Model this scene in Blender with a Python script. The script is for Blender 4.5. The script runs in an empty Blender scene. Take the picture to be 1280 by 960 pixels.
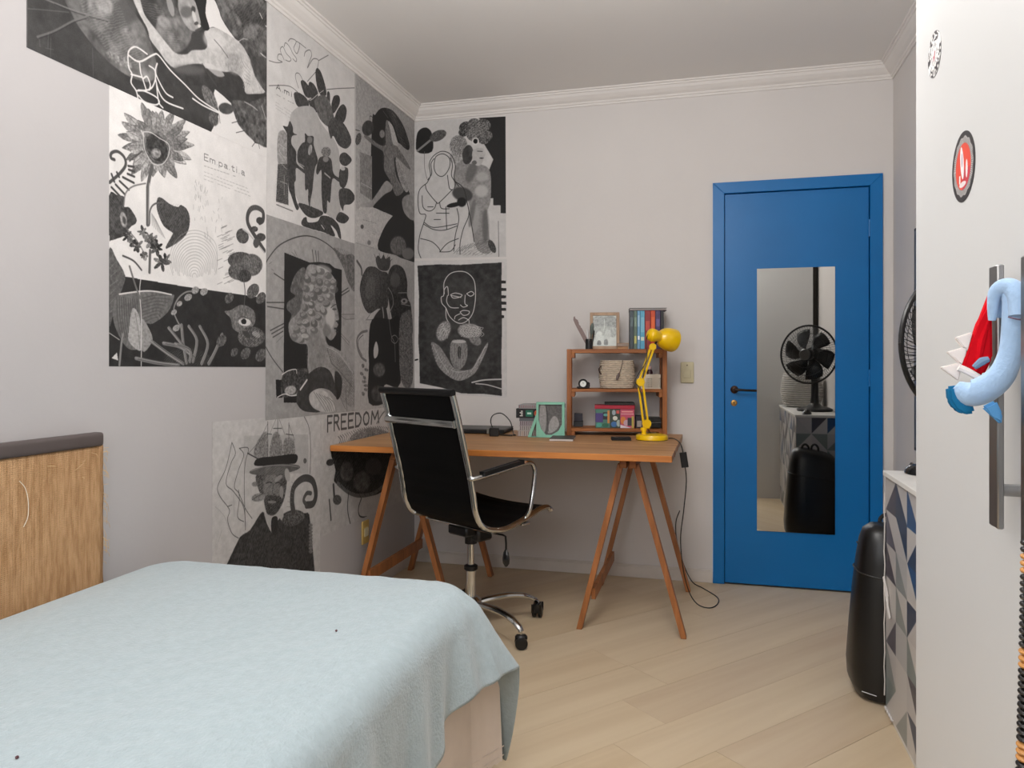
import bpy, bmesh, math, random
import numpy as np
from mathutils import Vector, Matrix
from mathutils.noise import noise as mnoise
PI = math.pi
R = math.radians
scn = bpy.context.scene
C = scn.collection

# ------------------------------------------------------------------ camera
YAW = 14.9
cam_d = bpy.data.cameras.new('camera')
cam = bpy.data.objects.new('camera', cam_d)
C.objects.link(cam)
cam.location = (1.74, -4.235, 1.21)
cam.rotation_euler = (R(90), 0, R(YAW))
cam_d.sensor_fit = 'HORIZONTAL'
cam_d.sensor_width = 36
cam_d.lens = 934.0 / 1280 * 36
cam_d.shift_x = 0.0
cam_d.shift_y = -28 / 1280
cam_d.clip_start = 0.02
scn.camera = cam

# ------------------------------------------------------------------ world, daylight and added fill lamp, exposure
w = bpy.data.worlds.new('daylight')
scn.world = w
w.use_nodes = True
bg = w.node_tree.nodes['Background']
bg.inputs[0].default_value = (0.80, 0.90, 1.0, 1)
bg.inputs[1].default_value = 1.2

def area(name, loc, rot, sx, sy, power, col):
    d = bpy.data.lights.new(name, 'AREA')
    d.shape = 'RECTANGLE'; d.size = sx; d.size_y = sy; d.energy = power; d.color = col
    o = bpy.data.objects.new(name, d); C.objects.link(o)
    o.location = loc; o.rotation_euler = rot
    return o
# daylight pouring in through the window behind the camera
area('window_daylight', (0.86, -5.06, 1.82), (R(90), 0, R(0)), 1.28, 1.00, 13, (0.98, 0.985, 1.0))
# unseen lamp added to brighten the ceiling and the back of the room
pl_ = bpy.data.lights.new('added_fill_light', 'POINT'); pl_.energy = 27; pl_.shadow_soft_size = .20; pl_.color = (1.0, 0.985, 0.97)
plo = bpy.data.objects.new('added_fill_light', pl_); C.objects.link(plo); plo.location = (1.42, -2.35, 2.34)
# the photographer's flash, bounced off the ceiling from beside the camera
area('bounce_flash', (1.30, -3.9, 1.75), (R(180), 0, 0), 0.35, 0.35, 25, (1.0, 0.985, 0.97))

vs = scn.view_settings
vs.view_transform = 'Standard'; vs.look = 'None'; vs.gamma = 1; vs.use_curve_mapping = False
vs.exposure = 0.57

# ------------------------------------------------------------------ materials
def s2l(v):
    return v / 12.92 if v <= 0.04045 else ((v + 0.055) / 1.055) ** 2.4
def col(hexs):
    return tuple(s2l(int(hexs[i:i + 2], 16) / 255) for i in (0, 2, 4)) + (1,)
MATS = {}
def mat(name, hexs, rough=0.6, metal=0.0, vary=0.0, vscale=8.0, bump=0.0, bscale=40.0, spec=0.5, stretch=(1, 1, 1), sheen=0, coat=0, trans=0):
    if name in MATS: return MATS[name]
    m = bpy.data.materials.new(name); m.use_nodes = True
    nt = m.node_tree; b = nt.nodes['Principled BSDF']
    b.inputs['Base Color'].default_value = col(hexs)
    b.inputs['Roughness'].default_value = rough
    b.inputs['Metallic'].default_value = metal
    b.inputs['Specular IOR Level'].default_value = spec
    if sheen: b.inputs['Sheen Weight'].default_value = sheen
    if coat: b.inputs['Coat Weight'].default_value = coat
    if trans: b.inputs['Transmission Weight'].default_value = trans
    tc = nt.nodes.new('ShaderNodeTexCoord'); mp = nt.nodes.new('ShaderNodeMapping')
    mp.inputs['Scale'].default_value = stretch
    nt.links.new(tc.outputs['Object'], mp.inputs[0])
    if vary:
        n = nt.nodes.new('ShaderNodeTexNoise'); n.inputs['Scale'].default_value = vscale; n.inputs['Detail'].default_value = 5
        nt.links.new(mp.outputs[0], n.inputs['Vector'])
        r = nt.nodes.new('ShaderNodeMapRange'); r.inputs[1].default_value = .3; r.inputs[2].default_value = .7
        r.inputs[3].default_value = 1 - vary; r.inputs[4].default_value = 1 + vary
        nt.links.new(n.outputs[0], r.inputs[0])
        mx = nt.nodes.new('ShaderNodeVectorMath'); mx.operation = 'SCALE'
        mx.inputs[0].default_value = col(hexs)[:3]
        nt.links.new(r.outputs[0], mx.inputs['Scale'])
        nt.links.new(mx.outputs[0], b.inputs['Base Color'])
    if bump:
        n2 = nt.nodes.new('ShaderNodeTexNoise'); n2.inputs['Scale'].default_value = bscale; n2.inputs['Detail'].default_value = 4
        nt.links.new(mp.outputs[0], n2.inputs['Vector'])
        bp = nt.nodes.new('ShaderNodeBump'); bp.inputs['Strength'].default_value = 0.6; bp.inputs['Distance'].default_value = bump
        nt.links.new(n2.outputs[0], bp.inputs['Height'])
        nt.links.new(bp.outputs[0], b.inputs['Normal'])
    MATS[name] = m
    return m

def wood(name, hex1, hex2, axis='X', rough=0.5, scale=1.0):
    """grain running along an object axis"""
    if name in MATS: return MATS[name]
    m = mat(name, hex1, rough)
    nt = m.node_tree; b = nt.nodes['Principled BSDF']; mp = [n for n in nt.nodes if n.type == 'MAPPING'][0]
    st = {'X': (1.2, 18, 18), 'Y': (18, 1.2, 18), 'Z': (18, 18, 1.2)}[axis]
    mp.inputs['Scale'].default_value = tuple(v * scale for v in st)
    n = nt.nodes.new('ShaderNodeTexNoise'); n.inputs['Scale'].default_value = 1.6; n.inputs['Detail'].default_value = 8; n.inputs['Distortion'].default_value = .6
    nt.links.new(mp.outputs[0], n.inputs['Vector'])
    cr = nt.nodes.new('ShaderNodeValToRGB')
    cr.color_ramp.elements[0].position = .32; cr.color_ramp.elements[0].color = col(hex2)
    cr.color_ramp.elements[1].position = .64; cr.color_ramp.elements[1].color = col(hex1)
    nt.links.new(n.outputs[0], cr.inputs[0]); nt.links.new(cr.outputs[0], b.inputs['Base Color'])
    bp = nt.nodes.new('ShaderNodeBump'); bp.inputs['Strength'].default_value = .25; bp.inputs['Distance'].default_value = .002
    nt.links.new(n.outputs[0], bp.inputs['Height']); nt.links.new(bp.outputs[0], b.inputs['Normal'])
    return m

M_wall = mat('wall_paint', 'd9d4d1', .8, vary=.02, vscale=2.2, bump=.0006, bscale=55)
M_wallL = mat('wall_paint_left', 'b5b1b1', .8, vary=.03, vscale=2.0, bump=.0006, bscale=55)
M_ceil = mat('ceiling_paint', 'e9e6e3', .85, vary=.01, vscale=1.5)
M_trim = mat('plaster_trim', 'e2ddd9', .6, vary=.02, vscale=6)
M_skirt = mat('baseboard_paint', 'd3cbc4', .55, vary=.06, vscale=7)
M_blue = mat('blue_door_paint', '006cb0', .38, vary=.06, vscale=2.5, bump=.0006, bscale=25, spec=.4)
M_mirror = mat('mirror_glass', 'c6c6c3', .015, 1.0)
M_edge = mat('glass_edge', '2c3430', .3)
M_brown = mat('bronze_handle', '3c2418', .35, .6)
M_brass = mat('worn_brass', 'b4884a', .35, .8, vary=.15, vscale=60)
M_black = mat('black_plastic', '0d0d0e', .38)
M_blackm = mat('matte_black', '121213', .7)
M_chrome = mat('chrome', 'd6d8d8', .14, 1.0)
M_steel = mat('brushed_steel', '9a9a9b', .34, 1.0)
M_beige = mat('aged_cream_plastic', 'cfc6a4', .5, vary=.05, vscale=20)
M_white = mat('wardrobe_laminate', 'd3d3d2', .38, vary=.01, vscale=3)
M_wpaint = mat('white_laminate', 'e4e2de', .5, vary=.02, vscale=12)
M_gap = mat('wardrobe_carcass', '4a4540', .8)
M_desk = wood('desk_wood', 'ba8d62', '9c7048', 'X', .5, .8)
M_deske = wood('desk_edge_wood', 'c8803c', 'ad6629', 'X', .5, 1.2)
M_tres = wood('trestle_wood', 'b0703f', '8c5428', 'Z', .5)
M_shelf = wood('bookcase_wood', 'a9682f', '82481d', 'X', .5)
M_shelfz = wood('bookcase_post_wood', 'ab6a33', '84491f', 'Z', .5)
M_yellow = mat('yellow_enamel', 'f2c400', .3, coat=.3)

# ------------------------------------------------------------------ object helpers
def tag(o, label=None, cat=None, group=None, kind=None):
    if label: o['label'] = label
    if cat: o['category'] = cat
    if group: o['group'] = group
    if kind: o['kind'] = kind
    return o
def thing(name, label, cat, loc=(0, 0, 0), rz=0, group=None):
    o = bpy.data.objects.new(name, None); C.objects.link(o)
    o.empty_display_size = .05
    o.location = loc; o.rotation_euler = (0, 0, rz)
    return tag(o, label, cat, group)
def obj(name, bm, m, parent=None, smooth=False, label=None, loc=None, rot=None):
    me = bpy.data.meshes.new(name)
    bmesh.ops.recalc_face_normals(bm, faces=bm.faces)
    bm.to_mesh(me); bm.free()
    ms = m if isinstance(m, (list, tuple)) else [m]
    for x in ms: me.materials.append(x)
    if smooth:
        me.polygons.foreach_set('use_smooth', [True] * len(me.polygons))
        try: me.set_sharp_from_angle(angle=R(38))
        except Exception: pass
    o = bpy.data.objects.new(name, me); C.objects.link(o)
    if parent is not None: o.parent = parent
    if label: o['label'] = label
    if loc: o.location = loc
    if rot: o.rotation_euler = rot
    return o
def struct(name, bm, m, parent=None, smooth=False):
    o = obj(name, bm, m, parent, smooth)
    if parent is None: o['kind'] = 'structure'
    return o
def dup(root, loc=None, rz=None, label=None):
    r = root.copy(); C.objects.link(r)
    if loc: r.location = loc
    if rz is not None: r.rotation_euler = (0, 0, rz)
    if label: r['label'] = label
    for ch in list(root.children):
        c = ch.copy(); C.objects.link(c); c.parent = r
        for g in ch.children:
            d = g.copy(); C.objects.link(d); d.parent = c
    return r

def box(bm, x0, x1, y0, y1, z0, z1, bev=0, mi=0, mtx=None, seg=1):
    g = bmesh.ops.create_cube(bm, size=1)
    vs_ = g['verts']
    for v in vs_:
        v.co = Vector(((x0 + x1) / 2 + v.co.x * (x1 - x0), (y0 + y1) / 2 + v.co.y * (y1 - y0), (z0 + z1) / 2 + v.co.z * (z1 - z0)))
    if mtx is not None:
        for v in vs_: v.co = mtx @ v.co
    es = list({e for v in vs_ for e in v.link_edges}); fs = list({f for v in vs_ for f in v.link_faces})
    for f in fs: f.material_index = mi
    if bev:
        r = bmesh.ops.bevel(bm, geom=es, offset=bev, segments=seg, affect='EDGES', profile=.6)
        for f in r['faces']: f.material_index = mi
    return bm
def B(*a, **k):
    return box(bmesh.new(), *a, **k)
def bar(bm, p0, p1, wd, th, up=(0, 0, 1), bev=0, mi=0):
    """a straight board from p0 to p1, wd across, th thick"""
    p0 = Vector(p0); p1 = Vector(p1); d = (p1 - p0); L = d.length; d.normalize()
    u = Vector(up); s = d.cross(u)
    if s.length < 1e-4: s = d.cross(Vector((0, 1, 0)))
    s.normalize(); u = s.cross(d)
    m = Matrix((s, u, d)).transposed().to_4x4(); m.translation = (p0 + p1) / 2
    return box(bm, -wd / 2, wd / 2, -th / 2, th / 2, -L / 2, L / 2, bev, mi, m)
def catmull(P, n=6, closed=False):
    P = [Vector(p) for p in P]; out = []
    N = len(P)
    rng = range(N) if closed else range(N - 1)
    for i in rng:
        if closed: a, b, c_, d = P[(i - 1) % N], P[i], P[(i + 1) % N], P[(i + 2) % N]
        else: a, b, c_, d = P[max(i - 1, 0)], P[i], P[i + 1], P[min(i + 2, N - 1)]
        for k in range(n):
            t = k / n
            out.append(.5 * ((2 * b) + (c_ - a) * t + (2 * a - 5 * b + 4 * c_ - d) * t * t + (3 * b - a - 3 * c_ + d) * t ** 3))
    if not closed: out.append(P[-1])
    return out
def tube(bm, pts, r, seg=8, mi=0, flat=1.0, caps=True):
    """tube along points; r number or list; flat squashes the section"""
    pts = [Vector(p) for p in pts]
    n = len(pts)
    rr = r if isinstance(r, (list, tuple)) else [r] * n
    rings = []
    t0 = (pts[1] - pts[0]).normalized()
    u = t0.cross(Vector((0, 0, 1)))
    if u.length < .05: u = t0.cross(Vector((0, 1, 0)))
    u.normalize()
    for i, p in enumerate(pts):
        t = (pts[min(i + 1, n - 1)] - pts[max(i - 1, 0)]).normalized()
        u = (u - t * u.dot(t))
        if u.length < 1e-5: u = t.cross(Vector((1, 0, 0)))
        u.normalize(); v = t.cross(u)
        rings.append([bm.verts.new(p + (u * math.cos(a) + v * math.sin(a) * flat) * rr[i]) for a in [2 * PI * k / seg for k in range(seg)]])
    for a, b in zip(rings, rings[1:]):
        for k in range(seg):
            f = bm.faces.new((a[k], a[(k + 1) % seg], b[(k + 1) % seg], b[k])); f.material_index = mi
    if caps:
        f = bm.faces.new(rings[0]); f.material_index = mi
        f = bm.faces.new(rings[-1][::-1]); f.material_index = mi
    return bm
def lathe(bm, prof, seg=24, mtx=None, mi=0, sx=1, sy=1):
    rings = []
    for (r, z) in prof:
        rings.append([bm.verts.new((r * sx * math.cos(2 * PI * k / seg), r * sy * math.sin(2 * PI * k / seg), z)) for k in range(seg)])
    for a, b in zip(rings, rings[1:]):
        for k in range(seg):
            f = bm.faces.new((a[k], a[(k + 1) % seg], b[(k + 1) % seg], b[k])); f.material_index = mi
    f = bm.faces.new(rings[0][::-1]); f.material_index = mi
    f = bm.faces.new(rings[-1]); f.material_index = mi
    if mtx is not None:
        for rg in rings:
            for v in rg: v.co = mtx @ v.co
    return bm
def prism(bm, pts, y0, y1, mi=0, plane='XZ'):
    """polygon given in XZ extruded along Y (or plane 'XY' along Z, 'YZ' along X)"""
    def P(a, b, t):
        return {'XZ': (a, t, b), 'XY': (a, b, t), 'YZ': (t, a, b)}[plane]
    A = [bm.verts.new(P(a, b, y0)) for a, b in pts]; Bq = [bm.verts.new(P(a, b, y1)) for a, b in pts]
    n = len(pts)
    fs = [bm.faces.new(A), bm.faces.new(Bq[::-1])]
    for k in range(n): fs.append(bm.faces.new((A[k], Bq[k], Bq[(k + 1) % n], A[(k + 1) % n])))
    for f in fs: f.material_index = mi
    return bm
def loft(bm, rings, closed=True, caps=True, mi=0):
    V = [[bm.verts.new(p) for p in rg] for rg in rings]
    for a, b in zip(V, V[1:]):
        n = len(a)
        for k in range(n if closed else n - 1):
            f = bm.faces.new((a[k], a[(k + 1) % n], b[(k + 1) % n], b[k])); f.material_index = mi
    if caps:
        bm.faces.new(V[0][::-1]).material_index = mi; bm.faces.new(V[-1]).material_index = mi
    return bm

# ------------------------------------------------------------------ the room
RW, YB, H = 2.65, -5.0, 2.75          # width, rear wall, height
T = .12
# floor: a screed and diagonal laminate planks
fl = struct('floor', B(-T, RW + T, YB - T, T, -.10, -.0085), mat('floor_joint', 'a08e76', .9))
M_planks = []
for i, (a, b) in enumerate([('d2bea0', 'c7b192'), ('d0bb9c', 'c4ae8d'), ('d4c1a4', 'cab597'), ('cebb9f', 'c4ad90')]):
    m = wood('laminate_oak_%d' % i, a, b, 'X', .42, .42); M_planks.append(m)
def clip(poly, nx, ny, d):
    out = []
    for i in range(len(poly)):
        p, q = poly[i], poly[(i + 1) % len(poly)]
        a = p[0] * nx + p[1] * ny - d; b = q[0] * nx + q[1] * ny - d
        if a <= 0: out.append(p)
        if (a < 0 < b) or (b < 0 < a):
            t = a / (a - b); out.append((p[0] + (q[0] - p[0]) * t, p[1] + (q[1] - p[1]) * t))
    return out
random.seed(3)
PA = R(49); ca, sa = math.cos(PA), math.sin(PA)
PWd, PL, GAP = .212, 1.36, .00045
rn = 0
for row in range(-26, 30):
    off = random.choice([0, .33, .5, .66]) * PL + (row % 2) * .45
    for k in range(-8, 8):
        u0 = k * PL + off; v0 = row * PWd + .02
        q = [(u0 + GAP, v0 + GAP), (u0 + PL - GAP, v0 + GAP), (u0 + PL - GAP, v0 + PWd - GAP), (u0 + GAP, v0 + PWd - GAP)]
        q = [(a * ca - b * sa, a * sa + b * ca) for a, b in q]
        for (nx, ny, d) in ((1, 0, RW - .001), (-1, 0, -.001), (0, 1, -.001), (0, -1, -YB - .001)):
            q = clip(q, nx, ny, d)
            if len(q) < 3: break
        if len(q) < 3: continue
        area2 = abs(sum(q[i][0] * q[(i + 1) % len(q)][1] - q[(i + 1) % len(q)][0] * q[i][1] for i in range(len(q)))) / 2
        if area2 < .0015: continue
        # local frame along the plank so that the grain follows it
        cx_ = sum(p[0] for p in q) / len(q); cy_ = sum(p[1] for p in q) / len(q)
        loc = [((p[0] - cx_) * ca + (p[1] - cy_) * sa, -(p[0] - cx_) * sa + (p[1] - cy_) * ca) for p in q]
        bm = bmesh.new(); prism(bm, loc, -.008, random.uniform(-.0004, 0), plane='XY')
        obj('plank', bm, random.choice(M_planks), fl, loc=(cx_, cy_, 0), rot=(0, 0, PA))
        rn += 1
# walls
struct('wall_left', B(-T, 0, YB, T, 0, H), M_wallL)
DX0, DX1, DH = 1.75, 2.60, 2.185        # door opening with its frame
bm = bmesh.new()
box(bm, 0, DX0, 0, T, 0, H); box(bm, DX1, RW, 0, T, 0, H); box(bm, DX0, DX1, 0, T, DH, H)
struct('wall_back', bm, M_wall)
struct('wall_right', B(RW, RW + T, YB, T, 0, H), M_wall)
# rear wall with the window the daylight comes through
WX0, WX1, WZ0, WZ1 = .20, 1.52, 1.30, 2.34
bm = bmesh.new()
box(bm, -T, WX0, YB - T, YB, 0, H); box(bm, WX1, RW + T, YB - T, YB, 0, H)
box(bm, WX0, WX1, YB - T, YB, 0, WZ0); box(bm, WX0, WX1, YB - T, YB, WZ1, H)
struct('wall_rear', bm, M_wall)
wn = tag(bpy.data.objects.new('window_1', None), kind='structure'); C.objects.link(wn); wn.location = (.86, YB, WZ0)
bm = bmesh.new()
for a in ((-.66, -.62), (-.02, .02), (.62, .66)): box(bm, a[0], a[1], -.08, -.03, 0, 1.04)
box(bm, -.66, .66, -.08, -.03, 0, .04); box(bm, -.66, .66, -.08, -.03, 1.0, 1.04)
obj('window_frame', bm, mat('white_aluminium', 'e4e4e2', .4), wn)
obj('window_sill', B(-.70, .70, .001, .05, -.03, 0, .004), M_trim, wn)
struct('ceiling', B(-T, RW + T, YB - T, T, H, H + .1), M_ceil)
# cornice: a moulded plaster profile run along each wall
prof = [(0, 2.668), (.006, 2.668), (.008, 2.678), (.014, 2.682), (.016, 2.690), (.030, 2.700), (.045, 2.716), (.052, 2.730), (.058, 2.732), (.060, 2.740), (.068, 2.742), (.070, 2.7495), (0, 2.7495)]
def cornice(name, a, b, n):
    """along a->b, profile grows along n (into the room), mitred ends"""
    bm = bmesh.new(); a = Vector(a); b = Vector(b); n = Vector(n); d = (b - a).normalized()
    r0 = [(a + n * p + d * p + Vector((0, 0, z))) for p, z in prof]
    r1 = [(b + n * p - d * p + Vector((0, 0, z))) for p, z in prof]
    loft(bm, [r0, r1])
    struct(name, bm, M_trim)
cornice('trim_1', (0.0006, YB + .0006, 0), (0.0006, -.0006, 0), (1, 0, 0))
cornice('trim_2', (0.0006, -.0006, 0), (RW - .0006, -.0006, 0), (0, -1, 0))
cornice('trim_3', (RW - .0006, -.0006, 0), (RW - .0006, YB + .0006, 0), (-1, 0, 0))
cornice('trim_4', (RW - .0006, YB + .0006, 0), (0.0006, YB + .0006, 0), (0, 1, 0))
# baseboards
def skirt(name, x0, x1, y0, y1, ax):
    bm = bmesh.new()
    box(bm, x0, x1, y0, y1, .0005, .062, .002)
    if ax == 'x': box(bm, x0, x1, y0 + .004, y1, .060, .072, .003)
    elif ax == 'r': box(bm, x0 + .004, x1, y0, y1, .060, .072, .003)
    else: box(bm, x0, x1 - .004, y0, y1, .060, .072, .003)
    struct(name, bm, M_skirt)
skirt('baseboard_back', .014, DX0 - .001, -.013, -.0005, 'x')
skirt('baseboard_left', .0005, .013, YB + .01, -.0005, 'y')
skirt('baseboard_right', RW - .013, RW - .0005, YB + .01, -.0005, 'r')

# ------------------------------------------------------------------ blue door with its mirror
door = bpy.data.objects.new('door_1', None); C.objects.link(door); door.location = (DX0, 0, 0); door['kind'] = 'structure'
W_ = DX1 - DX0
FJ = .061
names = ['door_jamb', 'door_head', 'door_jamb']
o_ = [(0.0006, 0.001), (0.0006, DH - .0006), (W_ - .0006, DH - .0006), (W_ - .0006, 0.001)]
i_ = [(FJ, 0.001), (FJ, DH - FJ), (W_ - FJ, DH - FJ), (W_ - FJ, 0.001)]
for k in range(3):
    bm = bmesh.new(); prism(bm, [o_[k], o_[k + 1], i_[k + 1], i_[k]], -.014, .10)
    bmesh.ops.bevel(bm, geom=[e for e in bm.edges], offset=.0015, segments=1, affect='EDGES')
    obj(names[k], bm, M_blue, door)
LX0, LX1, LZ1 = FJ + .003, W_ - FJ - .003, DH - FJ - .003
leaf = obj('door_leaf', B(LX0, LX1, .004, .040, .006, LZ1, .0015), M_blue, door)
obj('door_gap_backing', B(FJ + .0003, W_ - FJ - .0003, .0405, .10, .001, DH - FJ - .0003), mat('door_gap_shade', '0b2a40', .8), door)  # added backing blocks light round the leaf; gap shade is in its dark colour
mg = obj('door_mirror', B(1.98 - DX0, 2.372 - DX0, -.001, .0035, .298, 1.711, .0006), [M_mirror], door, label='tall frameless mirror on the blue door')
# handle
hb = bmesh.new(); Mx = Matrix.Translation((1.864 - DX0, .004, 1.058)) @ Matrix.Rotation(R(90), 4, 'X')
lathe(hb, [(.021, 0), (.021, .006), (.017, .010), (.009, .012), (.008, .045), (.009, .050)], 20, Mx)
hd = obj('door_handle', hb, M_brown, door, True, label='dark bronze rosette and lever')
lv = bmesh.new()
tube(lv, catmull([(1.864 - DX0, -.041, 1.058), (1.885 - DX0, -.046, 1.058), (1.93 - DX0, -.046, 1.056), (1.976 - DX0, -.040, 1.055)], 4), [.0085, .0085, .008, .0075, .007, .007, .0065, .0065, .0065, .0065, .0065, .0065, .007], 10)
obj('lever', lv, mat('dark_lever', '2b2422', .3, .7), hd, True)
kb = bmesh.new(); lathe(kb, [(.017, 0), (.017, .003), (.014, .005), (.006, .005)], 20, Matrix.Translation((1.862 - DX0, .004, .985)) @ Matrix.Rotation(R(90), 4, 'X'))
kp = obj('keyhole_plate', kb, M_brass, door, True)
kk = bmesh.new(); lathe(kk, [(.0035, 0), (.0035, .0012)], 10, Matrix.Translation((1.862 - DX0, -.0012, .988)) @ Matrix.Rotation(R(90), 4, 'X'))
box(kk, 1.862 - DX0 - .0016, 1.862 - DX0 + .0016, -.0022, -.0012, .976, .988)
obj('keyhole', kk, M_blackm, kp)
for z in (.22, 1.08, 1.86):
    hm = bmesh.new(); tube(hm, [(LX1 + .0015, -.003, z), (LX1 + .0015, -.003, z + .09)], .0065, 8)
    obj('hinge', hm, M_blue, door, True)

# light switch, wall outlet
sw = thing('light_switch', 'cream light switch plate on the wall left of the blue door', 'switch', (1.614, 0, 1.15))
obj('plate', B(-.036, .036, -.011, -.0006, -.058, .058, .007, seg=3), M_beige, sw, True)
obj('rocker', B(-.020, .020, -.015, -.011, -.030, .012, .0015), M_beige, sw)
obj('screw', lathe(bmesh.new(), [(.004, 0), (.004, .0016)], 10, Matrix.Translation((0, -.011, .040)) @ Matrix.Rotation(R(90), 4, 'X')), mat('tarnished_screw', '6a6148', .4, .7), sw)
ou = thing('wall_outlet', 'yellowed wall outlet low on the left wall behind the left trestle', 'outlet', (0, -.68, .325))
obj('plate', B(.0006, .010, -.038, .038, -.060, .060, .005, seg=2), mat('yellowed_plastic', 'c9a85e', .5), ou, True)
obj('socket_insert', B(.010, .013, -.020, .022, -.022, .022, .003), M_beige, ou)

# ------------------------------------------------------------------ printed posters
def raster(key, out, ops, res=1.5):
    us = out[0::2]; vs2 = out[1::2]
    u0, u1, v0, v1 = min(us), max(us), min(vs2), max(vs2)
    Wp = int((u1 - u0) / res) + 1; Hp = int((v1 - v0) / res) + 1
    img = np.full((Hp, Wp), .7, np.float32)
    rs = np.random.RandomState(7)
    def vnoise(h, w_, cell):
        acc = np.zeros((h, w_), np.float32); amp = 1.0; tot = 0
        for o in range(3):
            gh, gw = int(h / cell) + 3, int(w_ / cell) + 3
            g = rs.rand(gh, gw).astype(np.float32) * 2 - 1
            yy = np.arange(h) / cell; xx = np.arange(w_) / cell
            yi = yy.astype(int); xi = xx.astype(int); fy = (yy - yi)[:, None]; fx = (xx - xi)[None, :]
            fy = fy * fy * (3 - 2 * fy); fx = fx * fx * (3 - 2 * fx)
            a = g[yi][:, xi]; b = g[yi][:, xi + 1]; c_ = g[yi + 1][:, xi]; d = g[yi + 1][:, xi + 1]
            acc += amp * ((a * (1 - fx) + b * fx) * (1 - fy) + (c_ * (1 - fx) + d * fx) * fy)
            tot += amp; amp *= .6; cell = max(cell / 2, 1.2)
        return acc / tot * 1.6
    def smooth(P, closed, n):
        if len(P) < 3: return P
        A = np.array(P, float); N = len(A)
        if closed: idx = [(A[(i - 1) % N], A[i], A[(i + 1) % N], A[(i + 2) % N]) for i in range(N)]
        else: idx = [(A[max(i - 1, 0)], A[i], A[i + 1], A[min(i + 2, N - 1)]) for i in range(N - 1)]
        o = []
        for a, b, c_, d in idx:
            for k in range(n):
                t = k / n
                o.append(.5 * (2 * b + (c_ - a) * t + (2 * a - 5 * b + 4 * c_ - d) * t * t + (3 * b - a - 3 * c_ + d) * t ** 3))
        if not closed: o.append(A[-1])
        return o
    def blur(m, r):
        for ax in (0, 1):
            k = 2 * r + 1
            c_ = np.cumsum(np.pad(m, [(r + 1, r) if a == ax else (0, 0) for a in (0, 1)], mode='constant'), axis=ax)
            m = (np.take(c_, range(k, c_.shape[ax]), axis=ax) - np.take(c_, range(0, c_.shape[ax] - k), axis=ax)) / k
        return m
    for op in ops:
        pts = op[-1]; P = [((pts[i] - u0) / res, (v1 - pts[i + 1]) / res) for i in range(0, len(pts), 2)]
        if op[0] in 'PH':
            if op[0] == 'P': _, g, f, a, n, ns, sm, _p = op
            else: _, g, ang, sp, a, sm, _p = op; f = 4; n = 0
            if sm: P = smooth(P, True, 4)
            P = np.array(P); fr = max(1, int(round(f / res / 2)))
            x0 = max(0, int(P[:, 0].min()) - fr * 2 - 2); x1 = min(Wp, int(P[:, 0].max()) + fr * 2 + 3)
            y0 = max(0, int(P[:, 1].min()) - fr * 2 - 2); y1 = min(Hp, int(P[:, 1].max()) + fr * 2 + 3)
            if x1 - x0 < 2 or y1 - y0 < 2: continue
            yy = np.arange(y0 - 2 * fr, y1 + 2 * fr) + .5; xx = np.arange(x0 - 2 * fr, x1 + 2 * fr) + .5
            m = np.zeros((len(yy), len(xx)), bool)
            Q = np.roll(P, -1, axis=0)
            for (ax_, ay), (bx, by) in zip(P, Q):
                if ay == by: continue
                rows = (yy >= min(ay, by)) & (yy < max(ay, by))
                if not rows.any(): continue
                xc = ax_ + (yy[rows] - ay) * (bx - ax_) / (by - ay)
                m[rows] ^= (xx[None, :] > xc[:, None])
            mm = m.astype(np.float32)
            if fr >= 1 and f > 1.5:
                mm = blur(mm, max(1, fr // 2 + (1 if fr > 2 else 0)) if fr > 1 else 1)
                if fr > 2: mm = blur(mm, fr // 2)
            mm = mm[2 * fr:-2 * fr, 2 * fr:-2 * fr] * a
            gg = g
            if op[0] == 'H':       # engraved hatching
                ny, nx = mm.shape; hy_, hx_ = np.mgrid[0:ny, 0:nx]; wob = vnoise(ny, nx, 14)
                ph = (hx_ * math.sin(R(ang)) + hy_ * math.cos(R(ang))) * res / sp * 2 * PI + wob * 3.2
                mm = mm * np.clip(np.sin(ph) * 1.2 + .1 + .6 * vnoise(ny, nx, 20), 0, 1)
            if n: gg = g + n * vnoise(y1 - y0, x1 - x0, max(2, ns / 3.2 / res * 2.2))
            sub = img[y0:y1, x0:x1]
            img[y0:y1, x0:x1] = sub * (1 - mm) + gg * mm
        else:
            _, g, wd, a, sm, _p = op
            if sm: P = smooth(P, False, 5)
            hw = max(.55, wd / res / 2)
            A = np.array(P)
            x0 = max(0, int(A[:, 0].min() - hw - 2)); x1 = min(Wp, int(A[:, 0].max() + hw + 3))
            y0 = max(0, int(A[:, 1].min() - hw - 2)); y1 = min(Hp, int(A[:, 1].max() + hw + 3))
            if x1 - x0 < 1 or y1 - y0 < 1: continue
            dist = np.full((y1 - y0, x1 - x0), 1e6, np.float32)
            for (ax_, ay), (bx, by) in zip(A, A[1:]):
                sx0 = max(x0, int(min(ax_, bx) - hw - 2)); sx1 = min(x1, int(max(ax_, bx) + hw + 3))
                sy0 = max(y0, int(min(ay, by) - hw - 2)); sy1 = min(y1, int(max(ay, by) + hw + 3))
                if sx1 <= sx0 or sy1 <= sy0: continue
                xx = np.arange(sx0, sx1)[None, :] + .5; yy = np.arange(sy0, sy1)[:, None] + .5
                dx, dy = bx - ax_, by - ay; L2 = dx * dx + dy * dy + 1e-9
                t = np.clip(((xx - ax_) * dx + (yy - ay) * dy) / L2, 0, 1)
                d = np.hypot(xx - ax_ - t * dx, yy - ay - t * dy)
                s_ = dist[sy0 - y0:sy1 - y0, sx0 - x0:sx1 - x0]
                np.minimum(s_, d, out=s_)
            mm = np.clip(hw + .5 - dist, 0, 1) * a
            sub = img[y0:y1, x0:x1]
            img[y0:y1, x0:x1] = sub * (1 - mm) + g * mm
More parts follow.
